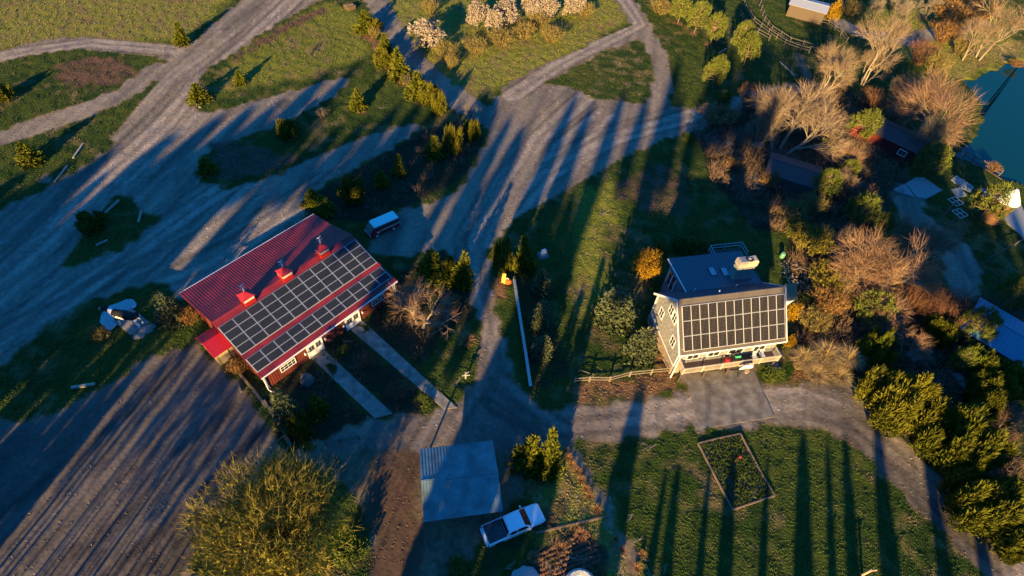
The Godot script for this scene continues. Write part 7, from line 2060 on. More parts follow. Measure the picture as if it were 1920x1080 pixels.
	an.loft([[Vector3(-10.75, 0, -1.75), Vector3(-10.75, 2.05, -1.75), Vector3(-10.75, 2.75, -0.2), Vector3(-10.75, 2.05, 1.3), Vector3(-10.75, 0, 1.3)], [Vector3(-8.8, 0, -1.75), Vector3(-8.8, 2.05, -1.75), Vector3(-8.8, 2.75, -0.2), Vector3(-8.8, 2.05, 1.3), Vector3(-8.8, 0, 1.3)]])
	part("annexe_wall", an, mat("annexe_tan", 0.42, 0.31, 0.15, 0.8, 0, 0.5), root)
	var ar := Shape.new()
	ribbed(ar, Vector3(-11.0, 2.86, -0.2), Vector3(-8.82, 2.86, -0.2), Vector3(-8.82, 2.1, 1.65), Vector3(-11.0, 2.1, 1.65), 0.05, 9, 0.05, 0.035)
	ribbed(ar, Vector3(-8.82, 2.86, -0.2), Vector3(-11.0, 2.86, -0.2), Vector3(-11.0, 2.1, -2.05), Vector3(-8.82, 2.1, -2.05), 0.05, 9, 0.05, 0.035)
	part("annexe_roof", ar, mat("annexe_red", 0.36, 0.008, 0.012, 0.42), root)
	var ad := Shape.new()
	ad.box(Vector3(-9.9, 1.0, 1.34), Vector3(1.0, 2.0, 0.06))
	part("annexe_door", ad, mat("door_tan", 0.5, 0.4, 0.22, 0.7), root)


func grey_house() -> void:
	var root := thing("grey_house", "tall pale house with a steep roof full of solar panels and a deck", "house", Vector3(23.777, 0, -42.395), deg_to_rad(15.219))
	var siding := mat("pale_siding", 0.36, 0.34, 0.3, 0.8, 0, 0.5)
	var trim := mat("white_trim", 0.72, 0.7, 0.66, 0.6)
	var stone := mat("field_stone", 0.42, 0.32, 0.22, 0.95, 0, 2.0)
	var shingle := mat("roof_shingle", 0.135, 0.11, 0.09, 0.9, 0, 2.5)
	var seam := mat("standing_seam", 0.06, 0.068, 0.085, 0.45)
	var L := 6.38
	var hr := 9.0
	var wx := 6.02
	# body
	var body := Shape.new()
	var fz := 3.72
	var bz := -3.75
	var pr := [Vector2(bz, 1.5), Vector2(bz, 5.15), Vector2(0, 8.86), Vector2(fz, 4.95), Vector2(fz, 1.5)]
	var ra := []
	var rb := []
	for p in pr:
		ra.append(Vector3(-wx, p.y, p.x))
		rb.append(Vector3(wx, p.y, p.x))
	body.loft([ra, rb])
	for i in 40:  # lapped boards on the end wall
		var y := 1.58 + i * 0.18
		var z0 := bz if y < 5.1 else lerpf(bz, 0, (y - 5.1) / 3.7)
		var z1 := fz if y < 4.9 else lerpf(fz, 0, (y - 4.9) / 3.9)
		if z1 - z0 > 0.3:
			body.hexa([Vector3(-wx - 0.03, y - 0.09, z0), Vector3(-wx + 0.01, y - 0.09, z0), Vector3(-wx + 0.01, y - 0.09, z1), Vector3(-wx - 0.03, y - 0.09, z1), Vector3(-wx - 0.006, y + 0.088, z0), Vector3(-wx + 0.01, y + 0.088, z0), Vector3(-wx + 0.01, y + 0.088, z1), Vector3(-wx - 0.006, y + 0.088, z1)])
	part("wall", body, siding, root)
	var fo := Shape.new()
	fo.box(Vector3(-0.05, 0.74, (fz + bz) / 2), Vector3(wx * 2 + 0.3, 1.5, fz - bz + 0.1))
	rng.seed = 12
	for i in 90:
		fo.box(Vector3(-wx - 0.2, rng.randf_range(0.12, 1.4), rng.randf_range(bz, fz)), Vector3(0.1, rng.randf_range(0.15, 0.28), rng.randf_range(0.2, 0.5)), Basis(Vector3(1, 0, 0), r1() * 0.15))
	part("stone_foundation", fo, stone, root)
	var tr := Shape.new()
	tr.beam(Vector3(-wx - 0.02, 1.52, bz), Vector3(-wx - 0.02, 1.52, fz), 0.14, 0.12)
	tr.box(Vector3(-wx - 0.03, 3.3, fz + 0.02), Vector3(0.14, 3.5, 0.16))
	tr.box(Vector3(-wx - 0.03, 3.3, bz - 0.02), Vector3(0.14, 3.6, 0.16))
	part("corner_trim", tr, trim, root)
	# main roof, front slope and back slope
	var fr := Shape.new()
	var up := Vector3(0, 4.26, 4.45).normalized()
	var a := Vector3(-L, hr, 0)
	var b := Vector3(L, hr, 0)
	var c := Vector3(L, 4.545, 4.26)
	var d := Vector3(-L, 4.545, 4.26)
	var q := up * 0.12
	fr.hexa([a - q, b - q, c - q, d - q, a, b, c, d])
	for i in 26:  # courses of shingles
		var f := (i + 0.5) / 26.0
		var p0 := a.lerp(d, f)
		var p1 := b.lerp(c, f)
		fr.beam(p0 + up * 0.008, p1 + up * 0.008, 0.2, 0.016, (up + Vector3(0, 0.08, -0.08)).normalized())
	part("front_roof", fr, shingle, root)
	var br := Shape.new()
	ribbed(br, Vector3(L, hr + 0.005, -0.02), Vector3(-L, hr + 0.005, -0.02), Vector3(-L, 4.94, -4.2), Vector3(L, 4.94, -4.2), 0.1, 30, 0.04, 0.05)
	part("back_roof", br, seam, root)
	var rk := Shape.new()
	for x in [-L - 0.03, L + 0.03]:
		rk.beam(Vector3(x, hr - 0.06, 0), Vector3(x, 4.47, 4.26), 0.07, 0.24)
		rk.beam(Vector3(x, hr - 0.06, 0), Vector3(x, 4.87, -4.2), 0.07, 0.24)
	rk.beam(Vector3(-L, 4.5, 4.28), Vector3(L, 4.5, 4.28), 0.06, 0.2)
	part("rake_trim", rk, trim, root)
	var fm := mat("bright_frame", 0.38, 0.37, 0.36, 0.4)
	var gm := pv_material("house_solar_cells", 6, 10, lin(0.06, 0.052, 0.044), lin(0.005, 0.005, 0.008), lin(0.012, 0.01, 0.012))
	var sl := -4.455 / 4.26
	panels(root, Vector3(-5.94, hr + sl * 0.5, 0.5), Vector3(6.13, hr + sl * 0.5, 0.5), Vector3(-5.94, hr + sl * 3.94, 3.94), 12, 3, Vector2(0.03, 0.04), 0.026, fm, gm, 0.16)
	for z in [[-1.95, 4.0], [-0.56, 6.42], [0.5, 6.36], [1.85, 3.75]]:
		pane_window(root, Vector3(-wx - 0.05, z[1], z[0]), Basis(Vector3.UP, -PI / 2), 0.98, 1.5, 2, 2, trim, "gable_window")
	# porch roof carried on beyond the far gable
	var pr2 := Shape.new()
	pr2.hexa([Vector3(L + 0.05, 9.02, -0.3), Vector3(7.85, 9.02, -0.3), Vector3(7.85, 7.72, 1.04), Vector3(L + 0.05, 7.72, 1.04), Vector3(L + 0.05, 9.14, -0.25), Vector3(7.85, 9.14, -0.25), Vector3(7.85, 7.84, 1.1), Vector3(L + 0.05, 7.84, 1.1)])
	for i in 7:
		pr2.beam(Vector3(L + 0.06, 9.14 - i * 0.2, -0.25 + i * 0.208), Vector3(7.84, 9.14 - i * 0.2, -0.25 + i * 0.208), 0.1, 0.03, Vector3(0, 0.7, 0.7))
	part("side_roof", pr2, mat("side_shingle", 0.2, 0.165, 0.1, 0.9, 0, 2.5), root)
	var pg := Shape.new()
	pg.hexa([Vector3(L + 0.04, 6.3, 0.95), Vector3(L + 0.3, 6.3, 0.95), Vector3(L + 0.3, 6.3, 1.0), Vector3(L + 0.04, 6.3, 1.0), Vector3(L + 0.04, 7.72, 0.95), Vector3(7.7, 7.72, 0.95), Vector3(7.7, 7.72, 1.0), Vector3(L + 0.04, 7.72, 1.0)])
	part("side_bracket", pg, trim, root)
	# rear wing
	var rw := Shape.new()
	rw.box(Vector3(1.5, 2.75, -5.8), Vector3(8.9, 5.5, 4.6))
	part("rear_wall", rw, mat("teal_siding", 0.16, 0.22, 0.22, 0.8, 0, 0.5), root)
	var rr := Shape.new()
	ribbed(rr, Vector3(6.2, 5.75, -8.5), Vector3(-3.3, 5.75, -8.5), Vector3(-3.3, 6.25, -2.9), Vector3(6.2, 6.25, -2.9), 0.12, 23, 0.05, 0.05)
	part("rear_roof", rr, seam, root)
	var rt := Shape.new()
	rt.beam(Vector3(-3.33, 5.68, -8.5), Vector3(-3.33, 6.18, -2.9), 0.05, 0.2)
	part("rear_roof_trim", rt, trim, root)
	for z in [-7.6, -6.7, -5.8]:
		var w := Shape.new()
		w.box(Vector3(-3.02, 3.6, z), Vector3(0.1, 2.2, 0.12))
		part("window_mullion", w, trim, root)
	var gl := Shape.new()
	gl.box(Vector3(-2.98, 3.6, -6.7), Vector3(0.06, 2.1, 1.7))
	part("window_glass", gl, mat("dark_glass", 0.02, 0.025, 0.03, 0.08), root)
	# skylights
	for p in [Vector3(1.05, 6.05, -5.5), Vector3(2.5, 6.08, -5.2)]:
		var s := Shape.new()
		s.box(p, Vector3(0.75, 0.22, 1.3))
		var k := part("skylight", s, mat("dark_metal", 0.06, 0.065, 0.07, 0.5), root)
		var g := Shape.new()
		g.box(p + Vector3(0, 0.12, 0), Vector3(0.62, 0.02, 1.14))
		part("pane", g, mat("sky_glass", 0.25, 0.28, 0.32, 0.1), k)
	# chimney: flared stone stack with a pale cap
	var ch := Shape.new()
	ch.loft([rect(3.0, 5.2, -4.95, -4.0, 5.9, 0.25), rect(3.0, 5.2, -4.95, -4.05, 6.7, 0.08), rect(3.05, 5.15, -4.9, -4.1, 8.1, 0.0)])
	rng.seed = 31
	for i in 60:
		var y := rng.randf_range(6.0, 8.0)
		ch.box(Vector3(rng.randf_range(3.1, 5.1), y, -4.08 + (8.1 - y) * 0.03), Vector3(rng.randf_range(0.2, 0.45), rng.randf_range(0.12, 0.25), 0.1), Basis(Vector3(0, 0, 1), r1() * 0.3))
		ch.box(Vector3(3.04 - (8.1 - y) * 0.03, y, rng.randf_range(-4.85, -4.15)), Vector3(0.1, rng.randf_range(0.12, 0.25), rng.randf_range(0.2, 0.4)))
	var cm := part("chimney", ch, mat("chimney_stone", 0.3, 0.3, 0.27, 0.95, 0, 2.2), root)
	var cc := Shape.new()
	cc.loft([rect(2.95, 5.25, -5.0, -4.0, 8.1, 0.0), rect(2.95, 5.25, -5.0, -4.0, 8.85, 0.0), rect(3.05, 5.15, -4.9, -4.1, 9.0, 0.0)])
	part("chimney_cap", cc, mat("cap_render", 0.62, 0.5, 0.36, 0.9, 0, 1.5), cm)
	var cp := Shape.new()
	cp.lathe(Vector3(4.25, 8.98, -4.5), [Vector2(0.2, 0), Vector2(0.2, 0.25), Vector2(0.16, 0.27), Vector2(0.16, 0.02), Vector2(0, 0.02)], 12)
	part("flue_pipe", cp, mat("pale_metal", 0.55, 0.55, 0.55, 0.4, 0.4), cm)
	var cd := Shape.new()
	cd.lathe(Vector3(4.25, 9.005, -4.5), [Vector2(0.48, 0), Vector2(0.0, 0.01)], 14)
	part("soot_ring", cd, mat("soot", 0.03, 0.025, 0.02, 0.95), cm)
	# roof vents
	for p in [Vector3(-2.6, 6.5, -2.6), Vector3(-1.2, 8.5, -0.55), Vector3(2.2, 6.85, -2.2)]:
		var s := Shape.new()
		s.tube(p, p + Vector3(0, 0.55, 0), 0.07, 0.07, 8, true)
		part("vent_pipe", s, mat("pale_metal", 0.55, 0.55, 0.55, 0.4, 0.4), root)
	# low lean-to roof and the railed platform behind
	var lo := Shape.new()
	ribbed(lo, Vector3(8.3, 3.6, -4.4), Vector3(6.25, 3.6, -4.4), Vector3(6.25, 3.4, -2.2), Vector3(8.3, 3.4, -2.2), 0.1, 5, 0.04, 0.04)
	part("lean_to_roof", lo, seam, root)
	var lp := Shape.new()
	for p in [Vector2(8.2, -4.3), Vector2(8.2, -2.3)]:
		lp.box(Vector3(p.x, 1.65, p.y), Vector3(0.12, 3.3, 0.12))
	part("lean_to_posts", lp, trim, root)
	var pd := Shape.new()
	pd.box(Vector3(5.3, 4.2, -9.4), Vector3(4.4, 0.12, 1.8))
	for p in [Vector2(3.2, -10.2), Vector2(7.4, -10.2), Vector2(7.4, -8.7), Vector2(3.2, -8.7)]:
		pd.box(Vector3(p.x, 2.1, p.y), Vector3(0.14, 4.2, 0.14))
	part("rear_platform", pd, mat("dark_deck", 0.09, 0.06, 0.05, 0.85, 0, 1.2), root)
	var pl := Shape.new()
	for y in [4.75, 5.25]:
		pl.beam(Vector3(3.15, y, -10.25), Vector3(7.45, y, -10.25), 0.1, 0.1)
		pl.beam(Vector3(7.45, y, -10.25), Vector3(7.45, y, -8.55), 0.1, 0.1)
		pl.beam(Vector3(3.15, y, -10.25), Vector3(3.15, y, -8.6), 0.1, 0.1)
	for p in [Vector2(3.15, -10.25), Vector2(5.3, -10.25), Vector2(7.45, -10.25), Vector2(7.45, -8.55)]:
		pl.box(Vector3(p.x, 4.78, p.y), Vector3(0.12, 1.04, 0.12))
	part("platform_railing", pl, mat("grey_rail", 0.2, 0.21, 0.21, 0.7), root)
	# deck along the front
	var dk := Shape.new()
	for i in 12:
		dk.box(Vector3(0.2, 1.9, 3.78 + i * 0.105), Vector3(11.7, 0.05, 0.098))
	for x in [-5.5, -2.6, 0.3, 3.2, 5.9]:
		dk.box(Vector3(x, 0.94, 4.9), Vector3(0.14, 1.87, 0.14))
	part("deck_floor", dk, mat("deck_boards", 0.13, 0.085, 0.065, 0.85, 0, 1.2), root)
	var rl := Shape.new()
	for y in [2.0, 2.9]:
		rl.beam(Vector3(-5.62, y, 5.02), Vector3(6.02, y, 5.02), 0.1, 0.08)
		rl.beam(Vector3(-5.62, y, 3.8), Vector3(-5.62, y, 5.02), 0.1, 0.08)
		rl.beam(Vector3(6.02, y, 3.8), Vector3(6.02, y, 5.02), 0.1, 0.08)
	part("deck_rail", rl, mat("rail_cream", 0.4, 0.35, 0.27, 0.7), root)
	for x in [-5.62, -3.3, -1.0, 1.35, 3.7, 6.02]:
		var s := Shape.new()
		s.box(Vector3(x, 2.4, 5.02), Vector3(0.13, 1.2, 0.13))
		part("deck_post", s, mat("rail_cream", 0.4, 0.35, 0.27, 0.7), root)
	var bl := Shape.new()
	for i in 96:
		bl.box(Vector3(-5.55 + i * 0.121, 2.45, 5.02), Vector3(0.035, 0.84, 0.035))
	for i in 9:
		bl.box(Vector3(-5.62, 2.45, 3.9 + i * 0.12), Vector3(0.035, 0.84, 0.035))
		bl.box(Vector3(6.02, 2.45, 3.9 + i * 0.12), Vector3(0.035, 0.84, 0.035))
	part("balusters", bl, mat("rail_cream", 0.4, 0.35, 0.27, 0.7), root)
	# windows and doors behind the deck
	for x in [-4.2, -1.7, 1.0, 3.9]:
		pane_window(root, Vector3(x, 3.5, fz + 0.04), Basis(), 1.5 if x != 1.0 else 1.9, 1.7, 2, 2, trim, "front_window")
	var gd := Shape.new()
	gd.box(Vector3(-2.5, 0.85, fz + 0.1), Vector3(4.6, 1.6, 0.1))
	part("garage_door", gd, mat("garage_cream", 0.5, 0.44, 0.33, 0.7), root)
	var po := Shape.new()
	po.beam(Vector3(-6.2, 4.42, 4.22), Vector3(-6.2, 0.02, 4.3), 0.11, 0.11, Vector3.RIGHT)
	part("downspout", po, trim, root)


func rect(x0: float, x1: float, z0: float, z1: float, y: float, flare: float) -> Array:  # a ring for loft() running upwards
	return [Vector3(x0 - flare, y, z0 - flare), Vector3(x0 - flare, y, z1 + flare), Vector3(x1 + flare, y, z1 + flare), Vector3(x1 + flare, y, z0 - flare)]


# a small gabled or single-pitch outbuilding: half length, half width, eave and ridge height
func outbuilding(called: String, label: String, category: String, at: Vector3, turn: float, hl: float, hw: float, he: float, hr: float, roof: Material, wall: Material, ribs: int) -> Node3D:
	var root := thing(called, label, category, at, turn)
	if wall:
		var g := Shape.new()
		var ra := []
		var rb := []
		for p in [Vector2(-hw + 0.25, 0), Vector2(-hw + 0.25, he), Vector2(0, hr - 0.12), Vector2(hw - 0.25, he), Vector2(hw - 0.25, 0)]:
			ra.append(Vector3(-hl + 0.3, p.y, p.x))
			rb.append(Vector3(hl - 0.3, p.y, p.x))
		g.loft([ra, rb])
		for i in int(hl * 5):
			for z in [-hw + 0.235, hw - 0.235]:
				g.box(Vector3(-hl + 0.4 + i * 0.4, he / 2, z), Vector3(0.05, he - 0.02, 0.04))
		part("wall", g, wall, root)
	for side in [-1, 1]:
		var s := Shape.new()
		var a := Vector3(-hl, hr, 0)
		var b := Vector3(hl, hr, 0)
		var c := Vector3(hl, he, side * hw)
		var d := Vector3(-hl, he, side * hw)
		if side > 0:
			ribbed(s, a, b, c, d, 0.06, ribs, 0.05, 0.03)
		else:
			ribbed(s, b, a, d, c, 0.06, ribs, 0.05, 0.03)
		part("roof_slope", s, roof, root)
	var k := Shape.new()
	k.beam(Vector3(-hl - 0.01, hr + 0.02, 0), Vector3(hl + 0.01, hr + 0.02, 0), 0.2, 0.05)
	part("ridge_cap", k, roof, root)
	return root

# ---------------------------------------------------------------- vehicles
func ring_x(x: float, w: float, y0: float, y1: float, cut: float, tumble := 0.0) -> Array:  # a rounded section across the car, for loft() running along +x
	return [Vector3(x, y0, -w + cut * 0.5), Vector3(x, y0 + cut, -w), Vector3(x, y1 - cut, -w + tumble * 0.6), Vector3(x, y1, -w + cut + tumble), Vector3(x, y1, w - cut - tumble), Vector3(x, y1 - cut, w - tumble * 0.6), Vector3(x, y0 + cut, w), Vector3(x, y0, w - cut * 0.5)]


func wheel(root: Node3D, at: Vector3, r: float, w: float, side: float, rimcol: Material) -> void:
	var t := Shape.new()
	var prof := [Vector2(r * 0.62, -w / 2), Vector2(r * 0.93, -w / 2), Vector2(r, -w * 0.3), Vector2(r, w * 0.3), Vector2(r * 0.93, w / 2), Vector2(r * 0.62, w / 2), Vector2(r * 0.62, -w / 2)]
	t.lathe(Vector3.ZERO, prof, 18)
	for i in t.v.size():
		t.v[i] = Vector3(t.v[i].x, -t.v[i].z, t.v[i].y) + at
		t.n[i] = Vector3(t.n[i].x, -t.n[i].z, t.n[i].y)
	var o := part("wheel", t, mat("tyre", 0.02, 0.02, 0.022, 0.85), root)
	var h := Shape.new()
	h.lathe(Vector3.ZERO, [Vector2(r * 0.64, w * 0.3), Vector2(r * 0.5, w * 0.42), Vector2(r * 0.16, w * 0.36), Vector2(0, w * 0.42)], 14)
	for i in h.v.size():
		h.v[i] = Vector3(h.v[i].x, -side * h.v[i].z, h.v[i].y * side) + at
		h.n[i] = Vector3(h.n[i].x, -side * h.n[i].z, h.n[i].y * side)
	part("rim", h, rimcol, o)


func pickup_truck(at: Vector3, turn: float) -> void:
	var root := thing("pickup_truck", "white four-door pickup truck with a dark flat bed cover", "pickup truck", at, turn)
	var paint_ := mat("white_car_paint", 0.62, 0.64, 0.66, 0.28)
	paint_.clearcoat_enabled = true
	paint_.clearcoat = 0.7
	var glass := mat("car_glass", 0.012, 0.014, 0.016, 0.06)
	glass.metallic_specular = 0.12
	var dark := mat("black_plastic", 0.02, 0.02, 0.022, 0.6)
	var chrome := mat("chrome", 0.6, 0.6, 0.6, 0.2, 0.9)
	var s := Shape.new()
	s.loft([ring_x(-2.93, 0.9, 0.52, 1.1, 0.06), ring_x(-2.88, 0.98, 0.45, 1.18, 0.06), ring_x(-1.0, 1.0, 0.42, 1.19, 0.06), ring_x(1.35, 1.0, 0.42, 1.19, 0.1), ring_x(1.5, 0.99, 0.42, 1.17, 0.12), ring_x(2.3, 0.97, 0.44, 1.12, 0.13), ring_x(2.72, 0.93, 0.48, 1.04, 0.13), ring_x(2.9, 0.84, 0.55, 0.92, 0.1)])
	part("body", s, paint_, root)
	var c := Shape.new()
	c.loft([ring_x(-0.98, 0.93, 1.12, 1.2, 0.03), ring_x(-0.9, 0.93, 1.12, 1.62, 0.1, 0.1), ring_x(-0.72, 0.92, 1.12, 1.8, 0.1, 0.16), ring_x(0.1, 0.92, 1.12, 1.84, 0.1, 0.16), ring_x(0.72, 0.92, 1.12, 1.8, 0.1, 0.16), ring_x(1.42, 0.93, 1.12, 1.2, 0.04, 0.02)])
	part("cab", c, paint_, root)
	var w := Shape.new()
	w.hexa([Vector3(0.8, 1.74, -0.7), Vector3(1.4, 1.24, -0.84), Vector3(1.4, 1.24, 0.84), Vector3(0.8, 1.74, 0.7), Vector3(0.83, 1.775, -0.7), Vector3(1.43, 1.275, -0.84), Vector3(1.43, 1.275, 0.84), Vector3(0.83, 1.775, 0.7)])
	part("windshield", w, glass, root)
	var rw := Shape.new()
	rw.hexa([Vector3(-1.0, 1.28, -0.78), Vector3(-0.86, 1.68, -0.68), Vector3(-0.86, 1.68, 0.68), Vector3(-1.0, 1.28, 0.78), Vector3(-1.03, 1.3, -0.78), Vector3(-0.9, 1.7, -0.68), Vector3(-0.9, 1.7, 0.68), Vector3(-1.03, 1.3, 0.78)])
	part("rear_window", rw, glass, root)
	for side in [-1.0, 1.0]:
		for k in [[-0.78, -0.08, -0.66, -0.08], [0.04, 1.12, 0.04, 0.72]]:
			var g := Shape.new()
			var p := [Vector3(k[0], 1.24, side * 0.915), Vector3(k[1], 1.24, side * 0.915), Vector3(k[3], 1.66, side * 0.845), Vector3(k[2], 1.66, side * 0.845)]
			var o := Vector3(0, 0.01, side * 0.035)
			if side > 0:
				g.hexa([p[3], p[2], p[1], p[0], p[3] + o, p[2] + o, p[1] + o, p[0] + o])
			else:
				g.hexa([p[0], p[1], p[2], p[3], p[0] + o, p[1] + o, p[2] + o, p[3] + o])
			part("side_window", g, glass, root)
		var m := Shape.new()
		m.box(Vector3(1.12, 1.28, side * 1.1), Vector3(0.14, 0.2, 0.2))
		part("mirror", m, paint_, root)
		var h := Shape.new()
		h.box(Vector3(-0.7, 1.06, side * 1.005), Vector3(0.18, 0.03, 0.03))
		h.box(Vector3(0.1, 1.06, side * 1.005), Vector3(0.18, 0.03, 0.03))
		part("door_handles", h, dark, root)
		var l := Shape.new()
		l.box(Vector3(2.8, 0.86, side * 0.68), Vector3(0.14, 0.16, 0.32))
		part("headlight", l, mat("lamp_glass", 0.6, 0.6, 0.58, 0.15), root)
		var t := Shape.new()
		t.box(Vector3(-2.9, 0.98, side * 0.86), Vector3(0.1, 0.3, 0.14))
		part("tail_light", t, mat("red_lamp", 0.4, 0.02, 0.015, 0.3), root)
		for x in [-1.85, 1.85]:
			var ar := Shape.new()
			ar.lathe(Vector3.ZERO, [Vector2(0.46, -0.03), Vector2(0.46, 0.03), Vector2(0.0, 0.03)], 18)
			for i in ar.v.size():
				ar.v[i] = Vector3(ar.v[i].x, maxf(-side * ar.v[i].z, -0.2), ar.v[i].y * side) + Vector3(x, 0.44, side * 0.975)
				ar.n[i] = Vector3(0, 0, side)
			part("wheel_arch", ar, dark, root)
			wheel(root, Vector3(x, 0.39, side * 0.9), 0.39, 0.26, side, chrome)
	var b := Shape.new()
	b.box(Vector3(-2.98, 0.62, 0), Vector3(0.14, 0.2, 1.8))
	b.box(Vector3(2.9, 0.58, 0), Vector3(0.14, 0.22, 1.7))
	part("bumpers", b, chrome, root)
	var v := Shape.new()
	v.box(Vector3(-1.93, 1.2, 0), Vector3(1.76, 0.05, 1.74))
	for i in 3:
		v.box(Vector3(-2.52 + i * 0.58, 1.228, 0), Vector3(0.03, 0.014, 1.7))
	part("bed_cover", v, mat("bed_cover", 0.014, 0.016, 0.022, 0.5, 0, 1.5), root)
	rng.seed = 5
	var sc := Shape.new()
	for i in 16:
		var p := Vector3(rng.randf_range(-1.9, -1.2), 1.227, rng.randf_range(-0.5, 0.6))
		sc.beam(p, p + Vector3(r1() * 0.25, 0, r1() * 0.25), 0.015, 0.004)
	part("cover_scuffs", sc, mat("scuff", 0.22, 0.22, 0.22, 0.8), root)


func red_van(at: Vector3, turn: float) -> void:
	var root := thing("red_van", "old red flat-nosed van with a pale roof, lettering along its side", "van", at, turn)
	var paint_ := mat("van_red", 0.3, 0.015, 0.02, 0.35)
	var roof := mat("van_roof", 0.27, 0.6, 0.56, 0.35)
	var glass := mat("van_glass", 0.02, 0.026, 0.032, 0.08)
	var white := mat("white_trim", 0.72, 0.7, 0.66, 0.6)
	var s := Shape.new()
	s.loft([ring_x(-2.15, 0.82, 0.5, 1.72, 0.1, 0.06), ring_x(-2.08, 0.87, 0.42, 1.8, 0.1, 0.1), ring_x(1.45, 0.87, 0.42, 1.8, 0.1, 0.1), ring_x(1.98, 0.86, 0.42, 1.16, 0.08, 0.0), ring_x(2.15, 0.8, 0.48, 1.06, 0.08)])
	part("body", s, paint_, root)
	var r := Shape.new()
	r.loft([ring_x(-2.12, 0.72, 1.74, 1.84, 0.04), ring_x(-2.0, 0.79, 1.76, 1.93, 0.06), ring_x(1.25, 0.79, 1.76, 1.93, 0.06), ring_x(1.5, 0.74, 1.74, 1.84, 0.04)])
	part("roof", r, roof, root)
	var w := Shape.new()
	w.hexa([Vector3(1.52, 1.74, -0.68), Vector3(1.95, 1.2, -0.76), Vector3(1.95, 1.2, 0.76), Vector3(1.52, 1.74, 0.68), Vector3(1.545, 1.755, -0.68), Vector3(1.98, 1.22, -0.76), Vector3(1.98, 1.22, 0.76), Vector3(1.545, 1.755, 0.68)])
	part("windshield", w, glass, root)
	for side in [-1.0, 1.0]:
		for k in [[-1.95, -1.2], [-1.1, -0.3], [-0.2, 0.55], [0.75, 1.4]]:
			var g := Shape.new()
			g.box(Vector3((k[0] + k[1]) / 2, 1.42, side * 0.835), Vector3(k[1] - k[0], 0.36, 0.04), Basis(Vector3(1, 0, 0), -side * 0.1))
			part("side_window", g, glass, root)
		var st := Shape.new()
		st.box(Vector3(-0.6, 0.98, side * 0.885), Vector3(2.7, 0.05, 0.02))
		part("side_stripe", st, mat("stripe_cream", 0.6, 0.5, 0.36, 0.6), root)
		var lt := Shape.new()  # the hand-lettered line above the stripe, too small to read
		rng.seed = 19
		var x := -1.9
		while x < 0.5:
			var cw := rng.randf_range(0.07, 0.14)
			lt.box(Vector3(x, 1.14 + r1() * 0.015, side * 0.882), Vector3(cw * 0.35, 0.16, 0.02), Basis(Vector3(0, 0, 1), -side * 0.2))
			lt.box(Vector3(x + cw * 0.4, 1.1, side * 0.882), Vector3(cw * 0.5, 0.05, 0.02))
			x += cw + 0.035
		part("lettering", lt, white, root)
		var gr := Shape.new()
		for q in [[-2.0, 1.12], [-1.0, 0.86], [0.62, 1.1]]:
			gr.ball(Vector3(q[0], q[1], side * 0.87), Vector3(0.17, 0.15, 0.03))
		part("painted_leaf_motif", gr, mat("motif_green", 0.16, 0.22, 0.1, 0.6), root)
		var bd := Shape.new()
		bd.box(Vector3(1.05, 0.92, side * 0.885), Vector3(0.36, 0.26, 0.02))
		part("door_badge", bd, white, root)
		var hl := Shape.new()
		hl.ball(Vector3(2.1, 0.86, side * 0.58), Vector3(0.08, 0.12, 0.12))
		part("headlight", hl, mat("lamp_glass", 0.6, 0.6, 0.58, 0.15), root)
		for q in [-1.2, 1.3]:
			wheel(root, Vector3(q, 0.34, side * 0.76), 0.34, 0.2, side, white)
	var pl := Shape.new()
	pl.box(Vector3(2.12, 0.95, 0.0), Vector3(0.06, 0.22, 0.4), Basis(Vector3(0, 0, 1), 0.3))
	part("front_badge", pl, white, root)
	var b := Shape.new()
	b.beam(Vector3(2.22, 0.55, -0.8), Vector3(2.22, 0.55, 0.8), 0.08, 0.14)
	b.beam(Vector3(-2.22, 0.55, -0.8), Vector3(-2.22, 0.55, 0.8), 0.08, 0.14)
	part("bumpers", b, mat("chrome", 0.6, 0.6, 0.6, 0.2, 0.9), root)


